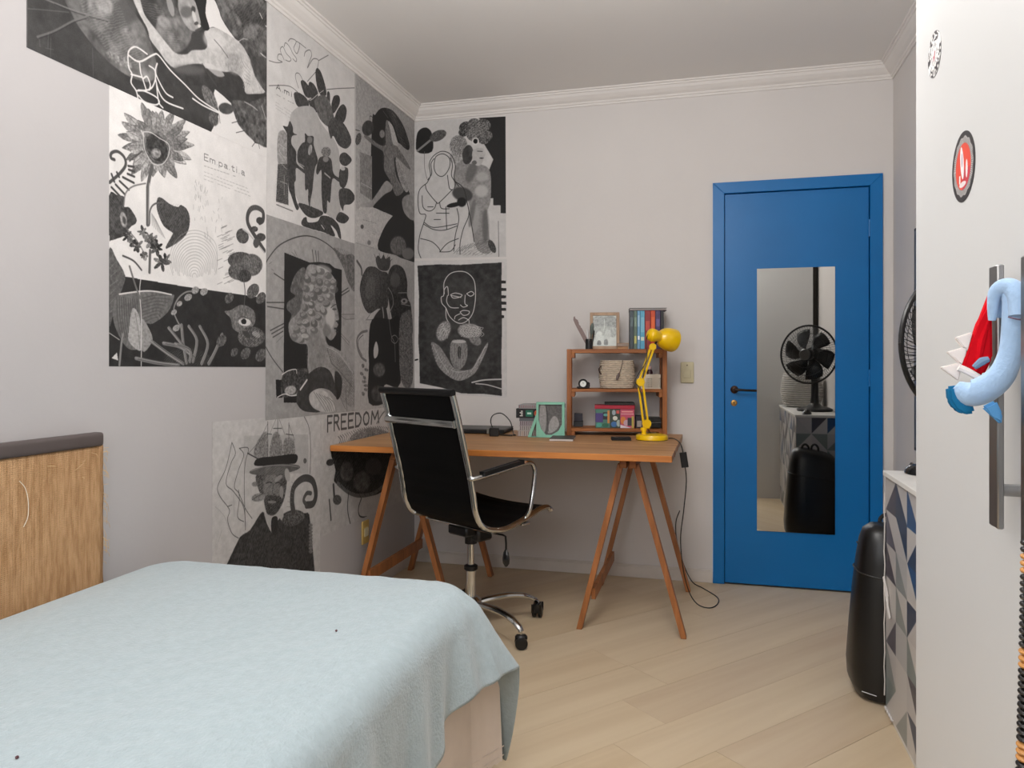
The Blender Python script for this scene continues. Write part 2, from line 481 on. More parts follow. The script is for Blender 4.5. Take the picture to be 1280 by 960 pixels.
    # print grain
    img += rs.randn(Hp, Wp).astype(np.float32) * .012
    return np.clip(img, 0, 1)[::-1], u0, u1, v0, v1

def img_mat(name, rgb, rough=.5, bump=0):
    """material from a picture computed above: flat print on the surface"""
    h, w_ = rgb.shape[:2]
    im = bpy.data.images.new(name, w_, h, alpha=False)
    px = np.ones((h, w_, 4), np.float32); px[..., :3] = rgb
    im.pixels.foreach_set(px.ravel()); im.update(); im.pack()
    m = bpy.data.materials.new(name); m.use_nodes = True; nt = m.node_tree
    t = nt.nodes.new('ShaderNodeTexImage'); t.image = im; t.interpolation = 'Cubic'; t.extension = 'EXTEND'
    nt.links.new(t.outputs[0], nt.nodes['Principled BSDF'].inputs['Base Color'])
    nt.nodes['Principled BSDF'].inputs['Roughness'].default_value = rough
    return m

POSTERS = [["arm","L",[-2664,2668,-2664,2037,-1565,2037,-1565,2668],[["P",0.25,3.3,1,0.03,60,0,[-2664,2793,-2664,1530,-1554,1704,-1554,3656]],
["P",0.4,1.8,1,0.12,55,1,[-2569,2277,-2546,2217,-2522,2191,-2505,2170,-2463,2140,-2419,2117,-2365,2099,-2301,2092,-2220,2106,-2184,2158,-2216,2236,-2263,2286,-2322,2321,-2365,2379]],
["P",0.52,15,0.8,0.1,30,1,[-2372,2266,-2390,2243,-2418,2226,-2446,2221,-2463,2231,-2463,2251,-2447,2273,-2420,2291,-2391,2296,-2373,2287]],
["P",0.5,7.8,0.8,0.16,12,1,[-2293,2125,-2309,2116,-2338,2112,-2370,2114,-2392,2121,-2396,2130,-2382,2139,-2353,2143,-2321,2142,-2298,2135]],
["P",0.33,15.6,0.8,0,30,1,[-2276,2302,-2286,2270,-2310,2242,-2340,2229,-2364,2236,-2373,2258,-2364,2289,-2340,2316,-2310,2330,-2286,2325]],
["P",0.46,15.9,0.7,0.1,30,1,[-2237,2256,-2245,2230,-2264,2208,-2288,2199,-2306,2205,-2313,2223,-2306,2248,-2288,2270,-2264,2280,-2245,2275]],
["L",0.45,4.8,0.8,1,[-2610,2189,-2529,2199,-2463,2212,-2392,2229]],
["L",0.19,3,0.6,1,[-2578,2190,-2529,2195,-2463,2207,-2392,2224]],
["L",0.38,2.2,0.8,1,[-2664,2138,-2610,2159,-2532,2188]],
["L",0.42,5.8,0.8,1,[-2632,2077,-2578,2116,-2512,2174,-2463,2208]],
["L",0.18,2.6,0.7,1,[-2626,2076,-2575,2114,-2512,2169,-2463,2203]],
["L",0.5,1.2,0.4,1,[-2626,2072,-2624,2054]],
["L",0.5,1.2,0.4,1,[-2607,2057,-2582,2063]],
["L",0.5,1.2,0.4,1,[-2590,2092,-2591,2037]],
["L",0.5,1.2,0.4,1,[-2598,2103,-2599,2061]],
["L",0.5,1.2,0.4,1,[-2448,2122,-2445,2039]],
["P",0.42,10.4,1,0.1,40,1,[-2011,2351,-2042,2292,-2096,2247,-2151,2232,-2187,2250,-2192,2295,-2164,2351,-2113,2397,-2057,2416,-2017,2399]],
["P",0.33,13.6,0.8,0.1,30,1,[-2045,2430,-2061,2399,-2100,2366,-2147,2346,-2184,2343,-2198,2360,-2184,2389,-2147,2421,-2100,2443,-2061,2447]],
["P",0.52,10,0.7,0.1,30,1,[-2119,2320,-2135,2310,-2156,2305,-2176,2308,-2186,2318,-2184,2330,-2169,2340,-2148,2345,-2128,2342,-2117,2332]],
["P",0.27,2.8,1,0,30,1,[-2015,2350,-1951,2377,-1929,2354,-1940,2321,-1994,2296,-2040,2274,-2020,2314]],
["P",0.68,2.5,1,0.05,20,1,[-2268,2365,-2297,2352,-2268,2309,-2229,2272,-2216,2243,-2175,2220,-2138,2199,-2090,2197,-1973,2245,-1896,2267,-1838,2281,-1790,2299,-1747,2300,-1716,2281,-1709,2248,-1657,2262,-1575,2299,-1637,2333,-1664,2378,-1690,2407,-1741,2428,-1778,2432,-1850,2431,-1907,2416,-1951,2381,-1935,2352,-1946,2321,-2015,2290,-2045,2264,-2100,2247,-2143,2263,-2193,2287,-2242,2314]],
["P",0.55,15.2,0.6,0.1,12,1,[-1730,2370,-1717,2348,-1728,2321,-1758,2299,-1795,2291,-1825,2299,-1837,2320,-1827,2347,-1798,2368,-1761,2377]],
["P",0.78,18.5,0.6,0,30,1,[-1836,2378,-1863,2355,-1902,2340,-1937,2338,-1957,2351,-1953,2373,-1928,2396,-1890,2412,-1853,2414,-1832,2401]],
["P",0.25,7.2,1,0.03,30,1,[-2105,2191,-1973,2259,-1929,2247,-1862,2265,-1790,2273,-1741,2264,-1709,2225,-1951,2143,-1973,2181,-2152,2117]],
["P",0.38,17.7,0.8,0,30,1,[-1946,2243,-1964,2227,-2007,2207,-2057,2191,-2096,2185,-2109,2191,-2093,2206,-2053,2225,-2002,2242,-1961,2249]],
["P",0.74,7.2,0.7,0,30,1,[-1951,2264,-1884,2249,-1838,2266,-1862,2280,-1918,2280]],
["L",0.35,4.5,0.7,1,[-1896,2376,-1856,2363,-1815,2342]],
["L",0.3,5.8,0.7,1,[-1962,2263,-1929,2240,-1884,2213]],
["L",0.8,1.9,0.6,1,[-1728,2368,-1709,2345,-1722,2309]],
["L",0.8,1.9,0.6,1,[-1728,2353,-1709,2331,-1722,2298]],
["L",0.8,1.9,0.6,1,[-1728,2338,-1709,2318,-1722,2286]],
["L",0.8,1.9,0.6,1,[-1728,2322,-1709,2304,-1722,2275]],
["L",0.8,1.9,0.6,1,[-1728,2307,-1709,2291,-1722,2263]],
["L",0.36,2,0.6,1,[-1716,2366,-1677,2349]],
["L",0.36,2,0.6,1,[-1716,2350,-1677,2338]],
["L",0.36,2,0.6,1,[-1716,2335,-1677,2326]],
["L",0.36,2,0.6,1,[-1716,2319,-1677,2314]],
["L",0.36,2,0.6,1,[-1716,2304,-1677,2302]],
["L",0.36,2,0.6,1,[-1716,2288,-1677,2291]],
["P",0.57,3.5,1,0.06,30,1,[-1984,2449,-1971,2412,-1981,2378,-2010,2358,-2046,2361,-2075,2385,-2087,2420,-2077,2454,-2050,2474,-2014,2472]],
["P",0.36,10.4,0.8,0,30,1,[-2016,2430,-2016,2417,-2026,2402,-2044,2389,-2062,2385,-2073,2390,-2074,2402,-2064,2417,-2046,2429,-2028,2434]],
["P",0.28,2.1,1,0,30,1,[-1998,2441,-1998,2434,-2003,2427,-2010,2423,-2017,2423,-2021,2428,-2020,2435,-2016,2442,-2009,2446,-2002,2446]],
["P",0.72,2.8,1,0,30,1,[-1995,2416,-1992,2405,-1994,2396,-1999,2393,-2007,2396,-2013,2405,-2016,2416,-2015,2425,-2009,2428,-2002,2425]],
["P",0.3,1.4,1,0,30,1,[-1983,2400,-1983,2396,-1988,2391,-1994,2386,-2001,2384,-2005,2385,-2004,2389,-2000,2394,-1993,2399,-1987,2401]],
["P",0.75,1.4,1,0,30,1,[-1969,2394,-1971,2390,-1975,2386,-1981,2383,-1985,2384,-1986,2386,-1985,2390,-1981,2394,-1975,2396,-1971,2396]],
["P",0.3,3.5,1,0,30,1,[-1965,2386,-1967,2382,-1975,2374,-1986,2367,-1996,2362,-2001,2362,-1999,2367,-1991,2374,-1980,2382,-1970,2386]],
["P",0.6,6.7,0.8,0,30,1,[-2110,2403,-2104,2384,-2106,2369,-2115,2363,-2127,2370,-2137,2385,-2143,2404,-2141,2419,-2132,2424,-2121,2418]],
["P",0.8,1,1,0,30,1,[-1943,2520,-1884,2548,-1862,2481,-1809,2445,-1763,2431,-1850,2428,-1901,2420,-1926,2409,-1946,2440]],
["P",0.18,1,1,0,30,1,[-2004,2491,-1940,2521,-1945,2451,-1923,2406,-1951,2387,-1970,2408,-1983,2437]],
["P",0.37,1.1,1,0.13,35,1,[-1890,2581,-1540,2752,-1540,2295,-1575,2299,-1644,2334,-1677,2388,-1741,2432,-1778,2432,-1838,2466,-1870,2496]],
["P",0.27,11.5,0.8,0.08,30,1,[-1778,2553,-1637,2618,-1554,2619,-1554,2558,-1650,2545,-1728,2510]],
["L",0.18,3.1,1,1,[-1766,2532,-1728,2514,-1730,2441]],
["L",0.8,5.6,0.9,1,[-1613,2599,-1596,2586]],
["L",0.8,5.7,0.9,1,[-1572,2567,-1551,2566]],
["L",0.8,5.7,0.9,1,[-1606,2442,-1572,2438]],
["L",0.8,3.9,0.6,1,[-1754,2427,-1722,2452,-1690,2461]],
["P",0.5,15.8,0.6,0.12,15,1,[-1630,2514,-1639,2491,-1663,2470,-1691,2458,-1714,2460,-1722,2475,-1714,2497,-1691,2518,-1663,2530,-1639,2529]],
["P",0.3,8,0.8,0.08,30,1,[-1677,2388,-1596,2432,-1547,2423,-1547,2317,-1617,2324]],
["P",0.8,1.5,1,0,30,0,[-1916,2033,-1878,2095,-1868,2121,-1899,2180,-1892,2198,-1843,2190,-1793,2177,-1769,2129,-1727,2110,-1644,2072,-1541,2088,-1541,2027,-1916,2006]],
["P",0.34,1.6,1,0.12,25,1,[-1793,2189,-1672,2226,-1541,2283,-1541,2095,-1644,2078,-1740,2106,-1767,2130]],
["L",0.25,2.4,1,1,[-1747,2128,-1793,2106]],
["L",0.25,2.4,1,1,[-1713,2101,-1767,2077]],
["L",0.25,2.5,1,1,[-1644,2076,-1665,2053]],
["L",0.25,2.5,1,1,[-1622,2080,-1615,2059]],
["L",0.25,2.6,1,1,[-1559,2091,-1553,2065]],
["L",0.75,5.1,0.6,1,[-1713,2212,-1665,2212,-1629,2207]],
["L",0.75,5.2,0.6,1,[-1600,2233,-1571,2191]],
["P",0.32,1.6,1,0.05,30,1,[-1784,2155,-1798,2141,-1823,2129,-1850,2125,-1868,2130,-1871,2141,-1858,2156,-1834,2168,-1807,2172,-1787,2167]],
["P",0.42,2.3,1,0.1,8,1,[-1897,2173,-1880,2151,-1879,2130,-1895,2120,-1921,2123,-1947,2139,-1963,2161,-1964,2181,-1949,2191,-1923,2188]],
["P",0.36,2.3,1,0.1,8,1,[-1874,2101,-1872,2085,-1881,2071,-1897,2063,-1914,2065,-1925,2076,-1926,2091,-1917,2105,-1902,2113,-1885,2111]],
["L",0.28,2.3,1,1,[-1963,2181,-1904,2133]],
["L",0.28,2.3,1,1,[-1939,2197,-1892,2137]],
["L",0.28,2.3,1,1,[-1868,2113,-1863,2084]],
["L",0.8,5.4,1,1,[-2267,2026,-2276,2056,-2298,2075,-2294,2103,-2307,2118,-2311,2154,-2303,2176,-2276,2195,-2230,2191]],
["L",0.8,5.9,1,1,[-2307,2156,-2263,2154,-2202,2200,-2178,2207,-2124,2180,-2051,2157,-1974,2132,-1856,2121,-1951,2117,-2013,2123]],
["L",0.8,5.4,1,1,[-2263,2154,-2258,2123,-2251,2109,-2235,2078]],
["L",0.8,5.4,1,1,[-2298,2101,-2251,2109]],
["L",0.8,5.4,1,1,[-2247,2106,-2230,2119,-2216,2098,-2221,2079]],
["L",0.8,5.3,1,1,[-2221,2157,-2197,2153,-2193,2127,-2207,2094,-2230,2076,-2276,2058]],
["L",0.8,5.7,1,1,[-2185,2178,-2193,2148,-2173,2120,-2144,2096,-2112,2093]],
["L",0.8,5.8,1,1,[-2193,2127,-2178,2091,-2144,2068,-2062,2072]],
["L",0.8,5.3,1,1,[-2267,2063,-2240,2069,-2193,2068,-2175,2057,-2193,2041,-2240,2035,-2267,2046]],
["L",0.8,5.6,1,1,[-2188,2108,-2178,2056,-2159,2043]],
["H",0.85,70,7,0.45,1,[-1754,2359,-1677,2373,-1644,2330,-1596,2300,-1690,2255,-1722,2294]],
["H",0.55,50,10.2,0.22,1,[-1884,2562,-1547,2724,-1547,2561,-1716,2443,-1809,2487]],
["H",0.2,-40,9.4,0.3,1,[-1716,2443,-1547,2512,-1547,2317,-1650,2359]],
["H",0.6,20,7,0.2,1,[-2284,2339,-2175,2370,-2124,2314,-2055,2302,-2105,2255,-2189,2306]],
["H",0.62,35,7,0.25,1,[-2491,2242,-2365,2301,-2305,2236,-2242,2168,-2326,2123,-2419,2152]]]],
["sunflower","L",[-2385,2037,-1565,2037,-1572,1188,-2385,1196],[["P",0.8,2.3,1,0.02,60,0,[-2491,2059,-1405,2477,-1405,1115,-2491,1146]],
["P",0.61,1,1,0.12,9,1,[-2141,1934,-2062,1962,-2023,1967,-2004,1964,-2024,1950,-2063,1934,-2142,1920]],
["L",0.27,1.6,0.7,1,[-2141,1927,-2024,1956]],
["L",0.27,1.6,0.8,1,[-2142,1918,-2063,1934,-2004,1964]],
["P",0.64,1,1,0.12,9,1,[-2142,1920,-2065,1926,-2033,1919,-2020,1909,-2043,1901,-2081,1896,-2149,1906]],
["L",0.27,1.5,0.7,1,[-2146,1913,-2040,1907]],
["L",0.27,1.6,0.8,1,[-2151,1903,-2081,1896,-2020,1909]],
["P",0.65,1,1,0.12,9,1,[-2144,1914,-2078,1910,-2054,1899,-2045,1887,-2067,1881,-2100,1881,-2155,1900]],
["L",0.27,1.5,0.7,1,[-2149,1907,-2063,1887]],
["L",0.27,1.5,0.8,1,[-2157,1897,-2100,1881,-2045,1887]],
["P",0.45,1,1,0.12,9,1,[-2157,1898,-2106,1866,-2092,1844,-2092,1828,-2112,1830,-2139,1844,-2173,1886]],
["L",0.27,1.5,0.7,1,[-2165,1892,-2106,1835]],
["L",0.27,1.5,0.8,1,[-2176,1884,-2139,1844,-2092,1828]],
["P",0.55,1,1,0.12,9,1,[-2169,1889,-2143,1852,-2143,1830,-2150,1816,-2165,1821,-2180,1836,-2187,1880]],
["L",0.27,1.5,0.7,1,[-2178,1884,-2158,1824]],
["L",0.27,1.5,0.8,1,[-2190,1879,-2180,1836,-2150,1816]],
["P",0.47,1,1,0.12,9,1,[-2185,1881,-2182,1839,-2192,1819,-2204,1806,-2213,1815,-2218,1832,-2203,1877]],
["L",0.27,1.5,0.7,1,[-2194,1879,-2206,1816]],
["L",0.27,1.5,0.8,1,[-2207,1877,-2218,1832,-2204,1806]],
["P",0.6,1,1,0.12,9,1,[-2199,1878,-2218,1819,-2238,1792,-2254,1779,-2257,1793,-2251,1820,-2215,1878]],
["L",0.27,1.4,0.7,1,[-2207,1878,-2251,1793]],
["L",0.27,1.4,0.8,1,[-2219,1878,-2251,1820,-2254,1779]],
["P",0.45,1,1,0.12,9,1,[-2213,1878,-2252,1822,-2278,1800,-2296,1791,-2294,1806,-2278,1832,-2226,1882]],
["L",0.27,1.4,0.7,1,[-2219,1880,-2288,1804]],
["L",0.27,1.4,0.8,1,[-2229,1883,-2278,1832,-2296,1791]],
["P",0.42,1,1,0.12,9,1,[-2227,1883,-2275,1844,-2300,1834,-2317,1831,-2310,1845,-2291,1863,-2235,1892]],
["L",0.27,1.4,0.7,1,[-2231,1887,-2306,1841]],
["L",0.27,1.4,0.8,1,[-2237,1894,-2291,1863,-2317,1831]],
["P",0.47,1,1,0.12,9,1,[-2235,1892,-2294,1865,-2319,1861,-2334,1863,-2321,1875,-2297,1889,-2237,1904]],
["L",0.27,1.4,0.7,1,[-2236,1898,-2321,1871]],
["L",0.27,1.4,0.8,1,[-2237,1907,-2297,1889,-2334,1863]],
["P",0.49,1,1,0.12,9,1,[-2237,1903,-2309,1890,-2338,1892,-2351,1898,-2334,1908,-2300,1916,-2233,1917]],
["L",0.27,1.4,0.7,1,[-2235,1910,-2335,1903]],
["L",0.27,1.4,0.8,1,[-2232,1919,-2300,1916,-2351,1898]],
["P",0.58,1,1,0.12,9,1,[-2234,1915,-2302,1920,-2328,1931,-2336,1942,-2317,1947,-2284,1947,-2224,1928]],
["L",0.27,1.4,0.7,1,[-2229,1922,-2321,1942]],
["L",0.27,1.4,0.8,1,[-2222,1931,-2284,1947,-2336,1942]],
["P",0.59,1,1,0.12,9,1,[-2230,1922,-2296,1941,-2320,1959,-2326,1972,-2306,1974,-2272,1967,-2217,1935]],
["L",0.27,1.4,0.7,1,[-2223,1928,-2311,1969]],
["L",0.27,1.4,0.8,1,[-2215,1937,-2272,1967,-2326,1972]],
["P",0.49,1,1,0.12,9,1,[-2214,1937,-2250,1983,-2257,2012,-2253,2029,-2237,2023,-2217,2002,-2197,1947]],
["L",0.27,1.4,0.7,1,[-2205,1942,-2244,2020]],
["L",0.27,1.4,0.8,1,[-2193,1948,-2217,2002,-2253,2029]],
["P",0.45,1,1,0.12,9,1,[-2204,1943,-2219,1982,-2215,2003,-2206,2018,-2194,2012,-2183,1996,-2186,1950]],
["L",0.27,1.5,0.7,1,[-2195,1947,-2201,2009]],
["L",0.27,1.5,0.8,1,[-2182,1951,-2183,1996,-2206,2018]],
["P",0.56,1,1,0.12,9,1,[-2191,1949,-2189,1996,-2176,2020,-2163,2034,-2154,2024,-2152,2003,-2173,1952]],
["L",0.27,1.5,0.7,1,[-2182,1950,-2162,2023]],
["L",0.27,1.5,0.8,1,[-2169,1952,-2152,2003,-2163,2034]],
["P",0.5,1,1,0.12,9,1,[-2175,1952,-2149,2009,-2125,2036,-2106,2049,-2105,2035,-2115,2007,-2159,1950]],
["L",0.27,1.5,0.7,1,[-2167,1951,-2112,2035]],
["L",0.27,1.5,0.8,1,[-2156,1950,-2115,2007,-2106,2049]],
["P",0.54,1,1,0.12,9,1,[-2159,1950,-2104,2007,-2070,2031,-2047,2040,-2054,2023,-2079,1994,-2147,1943]],
["L",0.27,1.5,0.7,1,[-2153,1947,-2059,2025]],
["L",0.27,1.5,0.8,1,[-2144,1942,-2079,1994,-2047,2040]],
["P",0.59,1,1,0.12,9,1,[-2148,1945,-2083,1988,-2048,2001,-2027,2004,-2040,1988,-2069,1966,-2141,1934]],
["L",0.27,1.5,0.7,1,[-2145,1939,-2043,1993]],
["L",0.27,1.6,0.8,1,[-2140,1932,-2069,1966,-2027,2004]],
["P",0.43,1,1,0.12,9,1,[-2141,1932,-2076,1953,-2048,1954,-2033,1949,-2050,1937,-2079,1925,-2142,1918]],
["L",0.27,1.5,0.7,1,[-2142,1925,-2050,1943]],
["L",0.27,1.6,0.8,1,[-2143,1915,-2079,1925,-2033,1949]],
["P",0.42,1,1,0.12,9,1,[-2143,1915,-2085,1915,-2066,1906,-2059,1896,-2079,1889,-2105,1887,-2153,1901]],
["L",0.27,1.5,0.7,1,[-2148,1908,-2075,1895]],
["L",0.27,1.5,0.8,1,[-2155,1898,-2105,1887,-2059,1896]],
["P",0.56,1,1,0.12,9,1,[-2152,1903,-2110,1890,-2103,1877,-2103,1865,-2121,1862,-2140,1865,-2166,1890]],
["L",0.27,1.5,0.7,1,[-2159,1897,-2115,1867]],
["L",0.27,1.5,0.8,1,[-2169,1888,-2140,1865,-2103,1865]],
["P",0.46,1,1,0.12,9,1,[-2158,1896,-2127,1879,-2126,1866,-2130,1854,-2146,1853,-2161,1857,-2175,1885]],
["L",0.27,1.5,0.7,1,[-2167,1891,-2139,1858]],
["L",0.27,1.5,0.8,1,[-2178,1883,-2161,1857,-2130,1854]],
["P",0.6,1,1,0.12,9,1,[-2180,1883,-2170,1851,-2178,1837,-2188,1825,-2199,1831,-2207,1842,-2198,1878]],
["L",0.27,1.5,0.7,1,[-2189,1880,-2192,1833]],
["L",0.27,1.5,0.8,1,[-2202,1877,-2207,1842,-2188,1825]],
["P",0.5,1,1,0.12,9,1,[-2196,1878,-2206,1833,-2220,1814,-2235,1803,-2240,1814,-2239,1833,-2213,1878]],
["L",0.27,1.4,0.7,1,[-2204,1878,-2234,1814]],
["L",0.27,1.4,0.8,1,[-2216,1878,-2239,1833,-2235,1803]],
["P",0.61,1,1,0.12,9,1,[-2207,1877,-2226,1837,-2242,1823,-2258,1815,-2260,1826,-2256,1842,-2222,1880]],
["L",0.27,1.4,0.7,1,[-2214,1879,-2254,1825]],
["L",0.27,1.4,0.8,1,[-2225,1880,-2256,1842,-2258,1815]],
["P",0.61,1,1,0.12,9,1,[-2218,1879,-2253,1838,-2274,1826,-2290,1820,-2288,1833,-2276,1851,-2230,1885]],
["L",0.27,1.4,0.7,1,[-2224,1882,-2283,1831]],
["L",0.27,1.4,0.8,1,[-2233,1886,-2276,1851,-2290,1820]],
["P",0.65,1,1,0.12,9,1,[-2232,1887,-2271,1862,-2287,1859,-2301,1861,-2293,1872,-2280,1884,-2237,1898]],
["L",0.27,1.4,0.7,1,[-2235,1893,-2291,1868]],
["L",0.27,1.4,0.8,1,[-2238,1900,-2280,1884,-2301,1861]],
["P",0.57,1,1,0.12,9,1,[-2236,1892,-2282,1870,-2300,1869,-2313,1873,-2302,1884,-2285,1895,-2237,1905]],
["L",0.27,1.4,0.7,1,[-2236,1899,-2301,1879]],
["L",0.27,1.4,0.8,1,[-2237,1907,-2285,1895,-2313,1873]],
["P",0.64,1,1,0.12,9,1,[-2236,1908,-2290,1902,-2309,1908,-2317,1917,-2301,1924,-2277,1930,-2229,1922]],
["L",0.27,1.4,0.7,1,[-2233,1915,-2303,1919]],
["L",0.27,1.4,0.8,1,[-2228,1925,-2277,1930,-2317,1917]],
["P",0.5,1,1,0.12,9,1,[-2232,1918,-2281,1923,-2294,1934,-2299,1944,-2282,1949,-2260,1950,-2221,1931]],
["L",0.27,1.4,0.7,1,[-2227,1924,-2286,1944]],
["L",0.27,1.4,0.8,1,[-2219,1934,-2260,1950,-2299,1944]],
["P",0.46,1,1,0.12,9,1,[-2225,1927,-2263,1942,-2270,1955,-2269,1968,-2253,1970,-2235,1966,-2211,1939]],
["L",0.27,1.4,0.7,1,[-2218,1933,-2259,1965]],
["L",0.27,1.4,0.8,1,[-2208,1942,-2235,1966,-2269,1968]],
["P",0.46,1,1,0.12,9,1,[-2209,1940,-2233,1980,-2233,2004,-2226,2019,-2212,2014,-2198,1997,-2191,1948]],
["L",0.27,1.4,0.7,1,[-2200,1944,-2219,2010]],
["L",0.27,1.4,0.8,1,[-2188,1950,-2198,1997,-2226,2019]],
["P",0.55,1,1,0.12,9,1,[-2199,1946,-2208,1986,-2201,2007,-2190,2021,-2179,2014,-2172,1997,-2181,1951]],
["L",0.27,1.5,0.7,1,[-2190,1948,-2187,2011]],
["L",0.27,1.5,0.8,1,[-2177,1952,-2172,1997,-2190,2021]],
["P",0.56,1,1,0.12,9,1,[-2180,1951,-2170,1989,-2156,2003,-2141,2014,-2135,2004,-2136,1989,-2163,1951]],
["L",0.27,1.5,0.7,1,[-2172,1951,-2142,2004]],
["L",0.27,1.5,0.8,1,[-2160,1951,-2136,1989,-2141,2014]],
["P",0.52,1,1,0.12,9,1,[-2162,1951,-2131,1992,-2110,2005,-2091,2011,-2093,1998,-2103,1981,-2149,1945]],
["L",0.27,1.5,0.7,1,[-2156,1948,-2099,2000]],
["L",0.27,1.5,0.8,1,[-2146,1944,-2103,1981,-2091,2011]],
["P",0.43,1,1,0.12,9,1,[-2155,1949,-2108,1992,-2081,2006,-2061,2011,-2068,1996,-2087,1976,-2144,1940]],
["L",0.27,1.5,0.7,1,[-2150,1945,-2072,1999]],
["L",0.27,1.5,0.8,1,[-2142,1939,-2087,1976,-2061,2011]],
["P",0.45,1,1,0.12,9,1,[-2144,1940,-2085,1971,-2057,1977,-2039,1976,-2053,1962,-2078,1946,-2141,1928]],
["L",0.27,1.5,0.7,1,[-2142,1934,-2054,1967]],
["L",0.27,1.5,0.8,1,[-2140,1925,-2078,1946,-2039,1976]],
["P",0.5,6.9,0.7,0.16,7,1,[-2109,1948,-2109,1905,-2141,1864,-2191,1842,-2238,1846,-2266,1873,-2265,1914,-2237,1953,-2189,1977,-2140,1975]],
["P",0.42,1.5,1,0.12,8,1,[-2131,1939,-2120,1906,-2135,1873,-2170,1853,-2209,1853,-2240,1873,-2249,1905,-2236,1937,-2203,1957,-2163,1959]],
["P",0.25,2,1,0.1,12,1,[-2145,1930,-2136,1904,-2146,1878,-2172,1863,-2203,1864,-2226,1880,-2235,1905,-2225,1930,-2201,1946,-2170,1946]],
["P",0.52,4.9,1,0.15,10,1,[-2167,1891,-2171,1880,-2183,1871,-2197,1867,-2208,1870,-2213,1879,-2208,1890,-2197,1899,-2183,1903,-2171,1900]],
["L",0.74,3.3,1,1,[-2245,1939,-2213,1946,-2173,1939,-2131,1931,-2131,1896,-2159,1859,-2200,1848,-2230,1869,-2243,1895,-2245,1939]],
["L",0.25,2.4,1,1,[-2236,1925,-2193,1933,-2138,1924,-2138,1899,-2166,1864,-2200,1856,-2227,1875]],
["L",0.72,6.7,1,1,[-2253,1939,-2245,1925]],
["L",0.36,13.4,1,0,[-2208,1839,-2220,1795,-2227,1765,-2227,1647]],
["L",0.62,3.4,1,0,[-2220,1781,-2223,1650]],
["L",0.3,9.6,1,1,[-2365,1819,-2378,1821,-2376,1836,-2352,1847,-2326,1837,-2320,1814,-2342,1784,-2383,1746]],
["L",0.27,7.1,1,0,[-2309,1814,-2286,1817]],
["L",0.27,7.1,1,0,[-2307,1803,-2284,1803]],
["L",0.27,7.1,1,0,[-2312,1789,-2284,1787]],
["L",0.27,7.1,1,0,[-2331,1774,-2286,1767]],
["L",0.27,7,1,0,[-2344,1759,-2307,1741]],
["L",0.27,7,1,0,[-2360,1745,-2323,1723]],
["L",0.27,6.9,1,0,[-2376,1733,-2344,1714]],
["L",0.27,6.9,1,0,[-2355,1783,-2346,1771]],
["L",0.27,6.8,1,0,[-2376,1773,-2365,1752]],
["L",0.3,3.7,1,1,[-2250,1876,-2282,1850,-2304,1830]],
["P",0.27,1.2,1,0.08,12,1,[-2384,1709,-2352,1714,-2326,1714,-2326,1685,-2304,1686,-2276,1658,-2279,1641,-2298,1629,-2315,1609,-2326,1595,-2352,1583,-2378,1573,-2384,1582]],
["P",0.58,3.3,1,0.1,8,1,[-2315,1648,-2315,1634,-2319,1623,-2327,1621,-2335,1627,-2341,1640,-2342,1654,-2337,1665,-2330,1667,-2321,1661]],
["P",0.3,1.6,1,0,30,1,[-2319,1644,-2319,1637,-2321,1632,-2325,1631,-2329,1634,-2332,1640,-2332,1648,-2330,1653,-2326,1654,-2322,1651]],
["L",0.45,4.5,1,1,[-2236,1777,-2290,1755,-2320,1727,-2327,1689]],
["P",0.27,1,1,0.07,10,1,[-2183,1740,-2164,1746,-2127,1734,-2088,1731,-2072,1741,-2042,1733,-2027,1704,-2035,1661,-2069,1624,-2133,1586,-2144,1589,-2113,1634,-2115,1641,-2152,1654,-2177,1685,-2187,1713]],
["L",0.36,5.7,1,1,[-2220,1647,-2216,1695,-2195,1720,-2155,1733]],
["L",0.45,1.2,0.8,0,[-2210,1687,-2216,1652]],
["L",0.45,1.2,0.8,0,[-2207,1685,-2207,1647]],
["L",0.45,1.2,0.8,0,[-2205,1683,-2199,1643]],
["L",0.45,1.2,0.8,0,[-2203,1681,-2191,1638]],
["L",0.45,1.2,0.8,0,[-2200,1679,-2182,1633]],
["L",0.45,1.2,0.8,0,[-2198,1677,-2174,1629]],
["L",0.45,1.2,0.8,0,[-2195,1674,-2165,1624]],
["L",0.45,1.2,0.8,0,[-2193,1672,-2156,1619]],
["L",0.45,1.2,0.8,0,[-2191,1670,-2148,1615]],
["L",0.36,10.3,1,0,[-2216,1566,-2219,1495]],
["P",0.37,1,1,0.12,5,1,[-2173,1587,-2185,1583,-2204,1586,-2211,1592,-2199,1596,-2180,1594]],
["P",0.22,1,1,0.12,5,1,[-2198,1574,-2208,1575,-2215,1584,-2212,1591,-2202,1590,-2195,1582]],
["P",0.48,1,1,0.12,5,1,[-2232,1571,-2233,1579,-2224,1589,-2214,1591,-2213,1584,-2222,1574]],
["P",0.33,1,1,0.12,5,1,[-2240,1599,-2231,1602,-2218,1599,-2214,1593,-2224,1589,-2237,1593]],
["P",0.3,1,1,0.12,5,1,[-2221,1611,-2214,1608,-2211,1599,-2213,1593,-2219,1596,-2223,1605]],
["P",0.47,1,1,0.12,5,1,[-2184,1620,-2186,1611,-2200,1598,-2211,1594,-2209,1602,-2196,1616]],
["P",0.21,1,1,0.12,5,1,[-2159,1576,-2167,1573,-2179,1573,-2184,1577,-2177,1580,-2164,1580]],
["P",0.29,1,1,0.12,5,1,[-2181,1551,-2189,1556,-2191,1568,-2185,1576,-2177,1571,-2175,1559]],
["P",0.38,1,1,0.12,5,1,[-2212,1558,-2210,1566,-2198,1575,-2187,1576,-2189,1568,-2202,1559]],
["P",0.26,1,1,0.12,5,1,[-2219,1576,-2210,1581,-2194,1581,-2187,1577,-2196,1573,-2212,1572]],
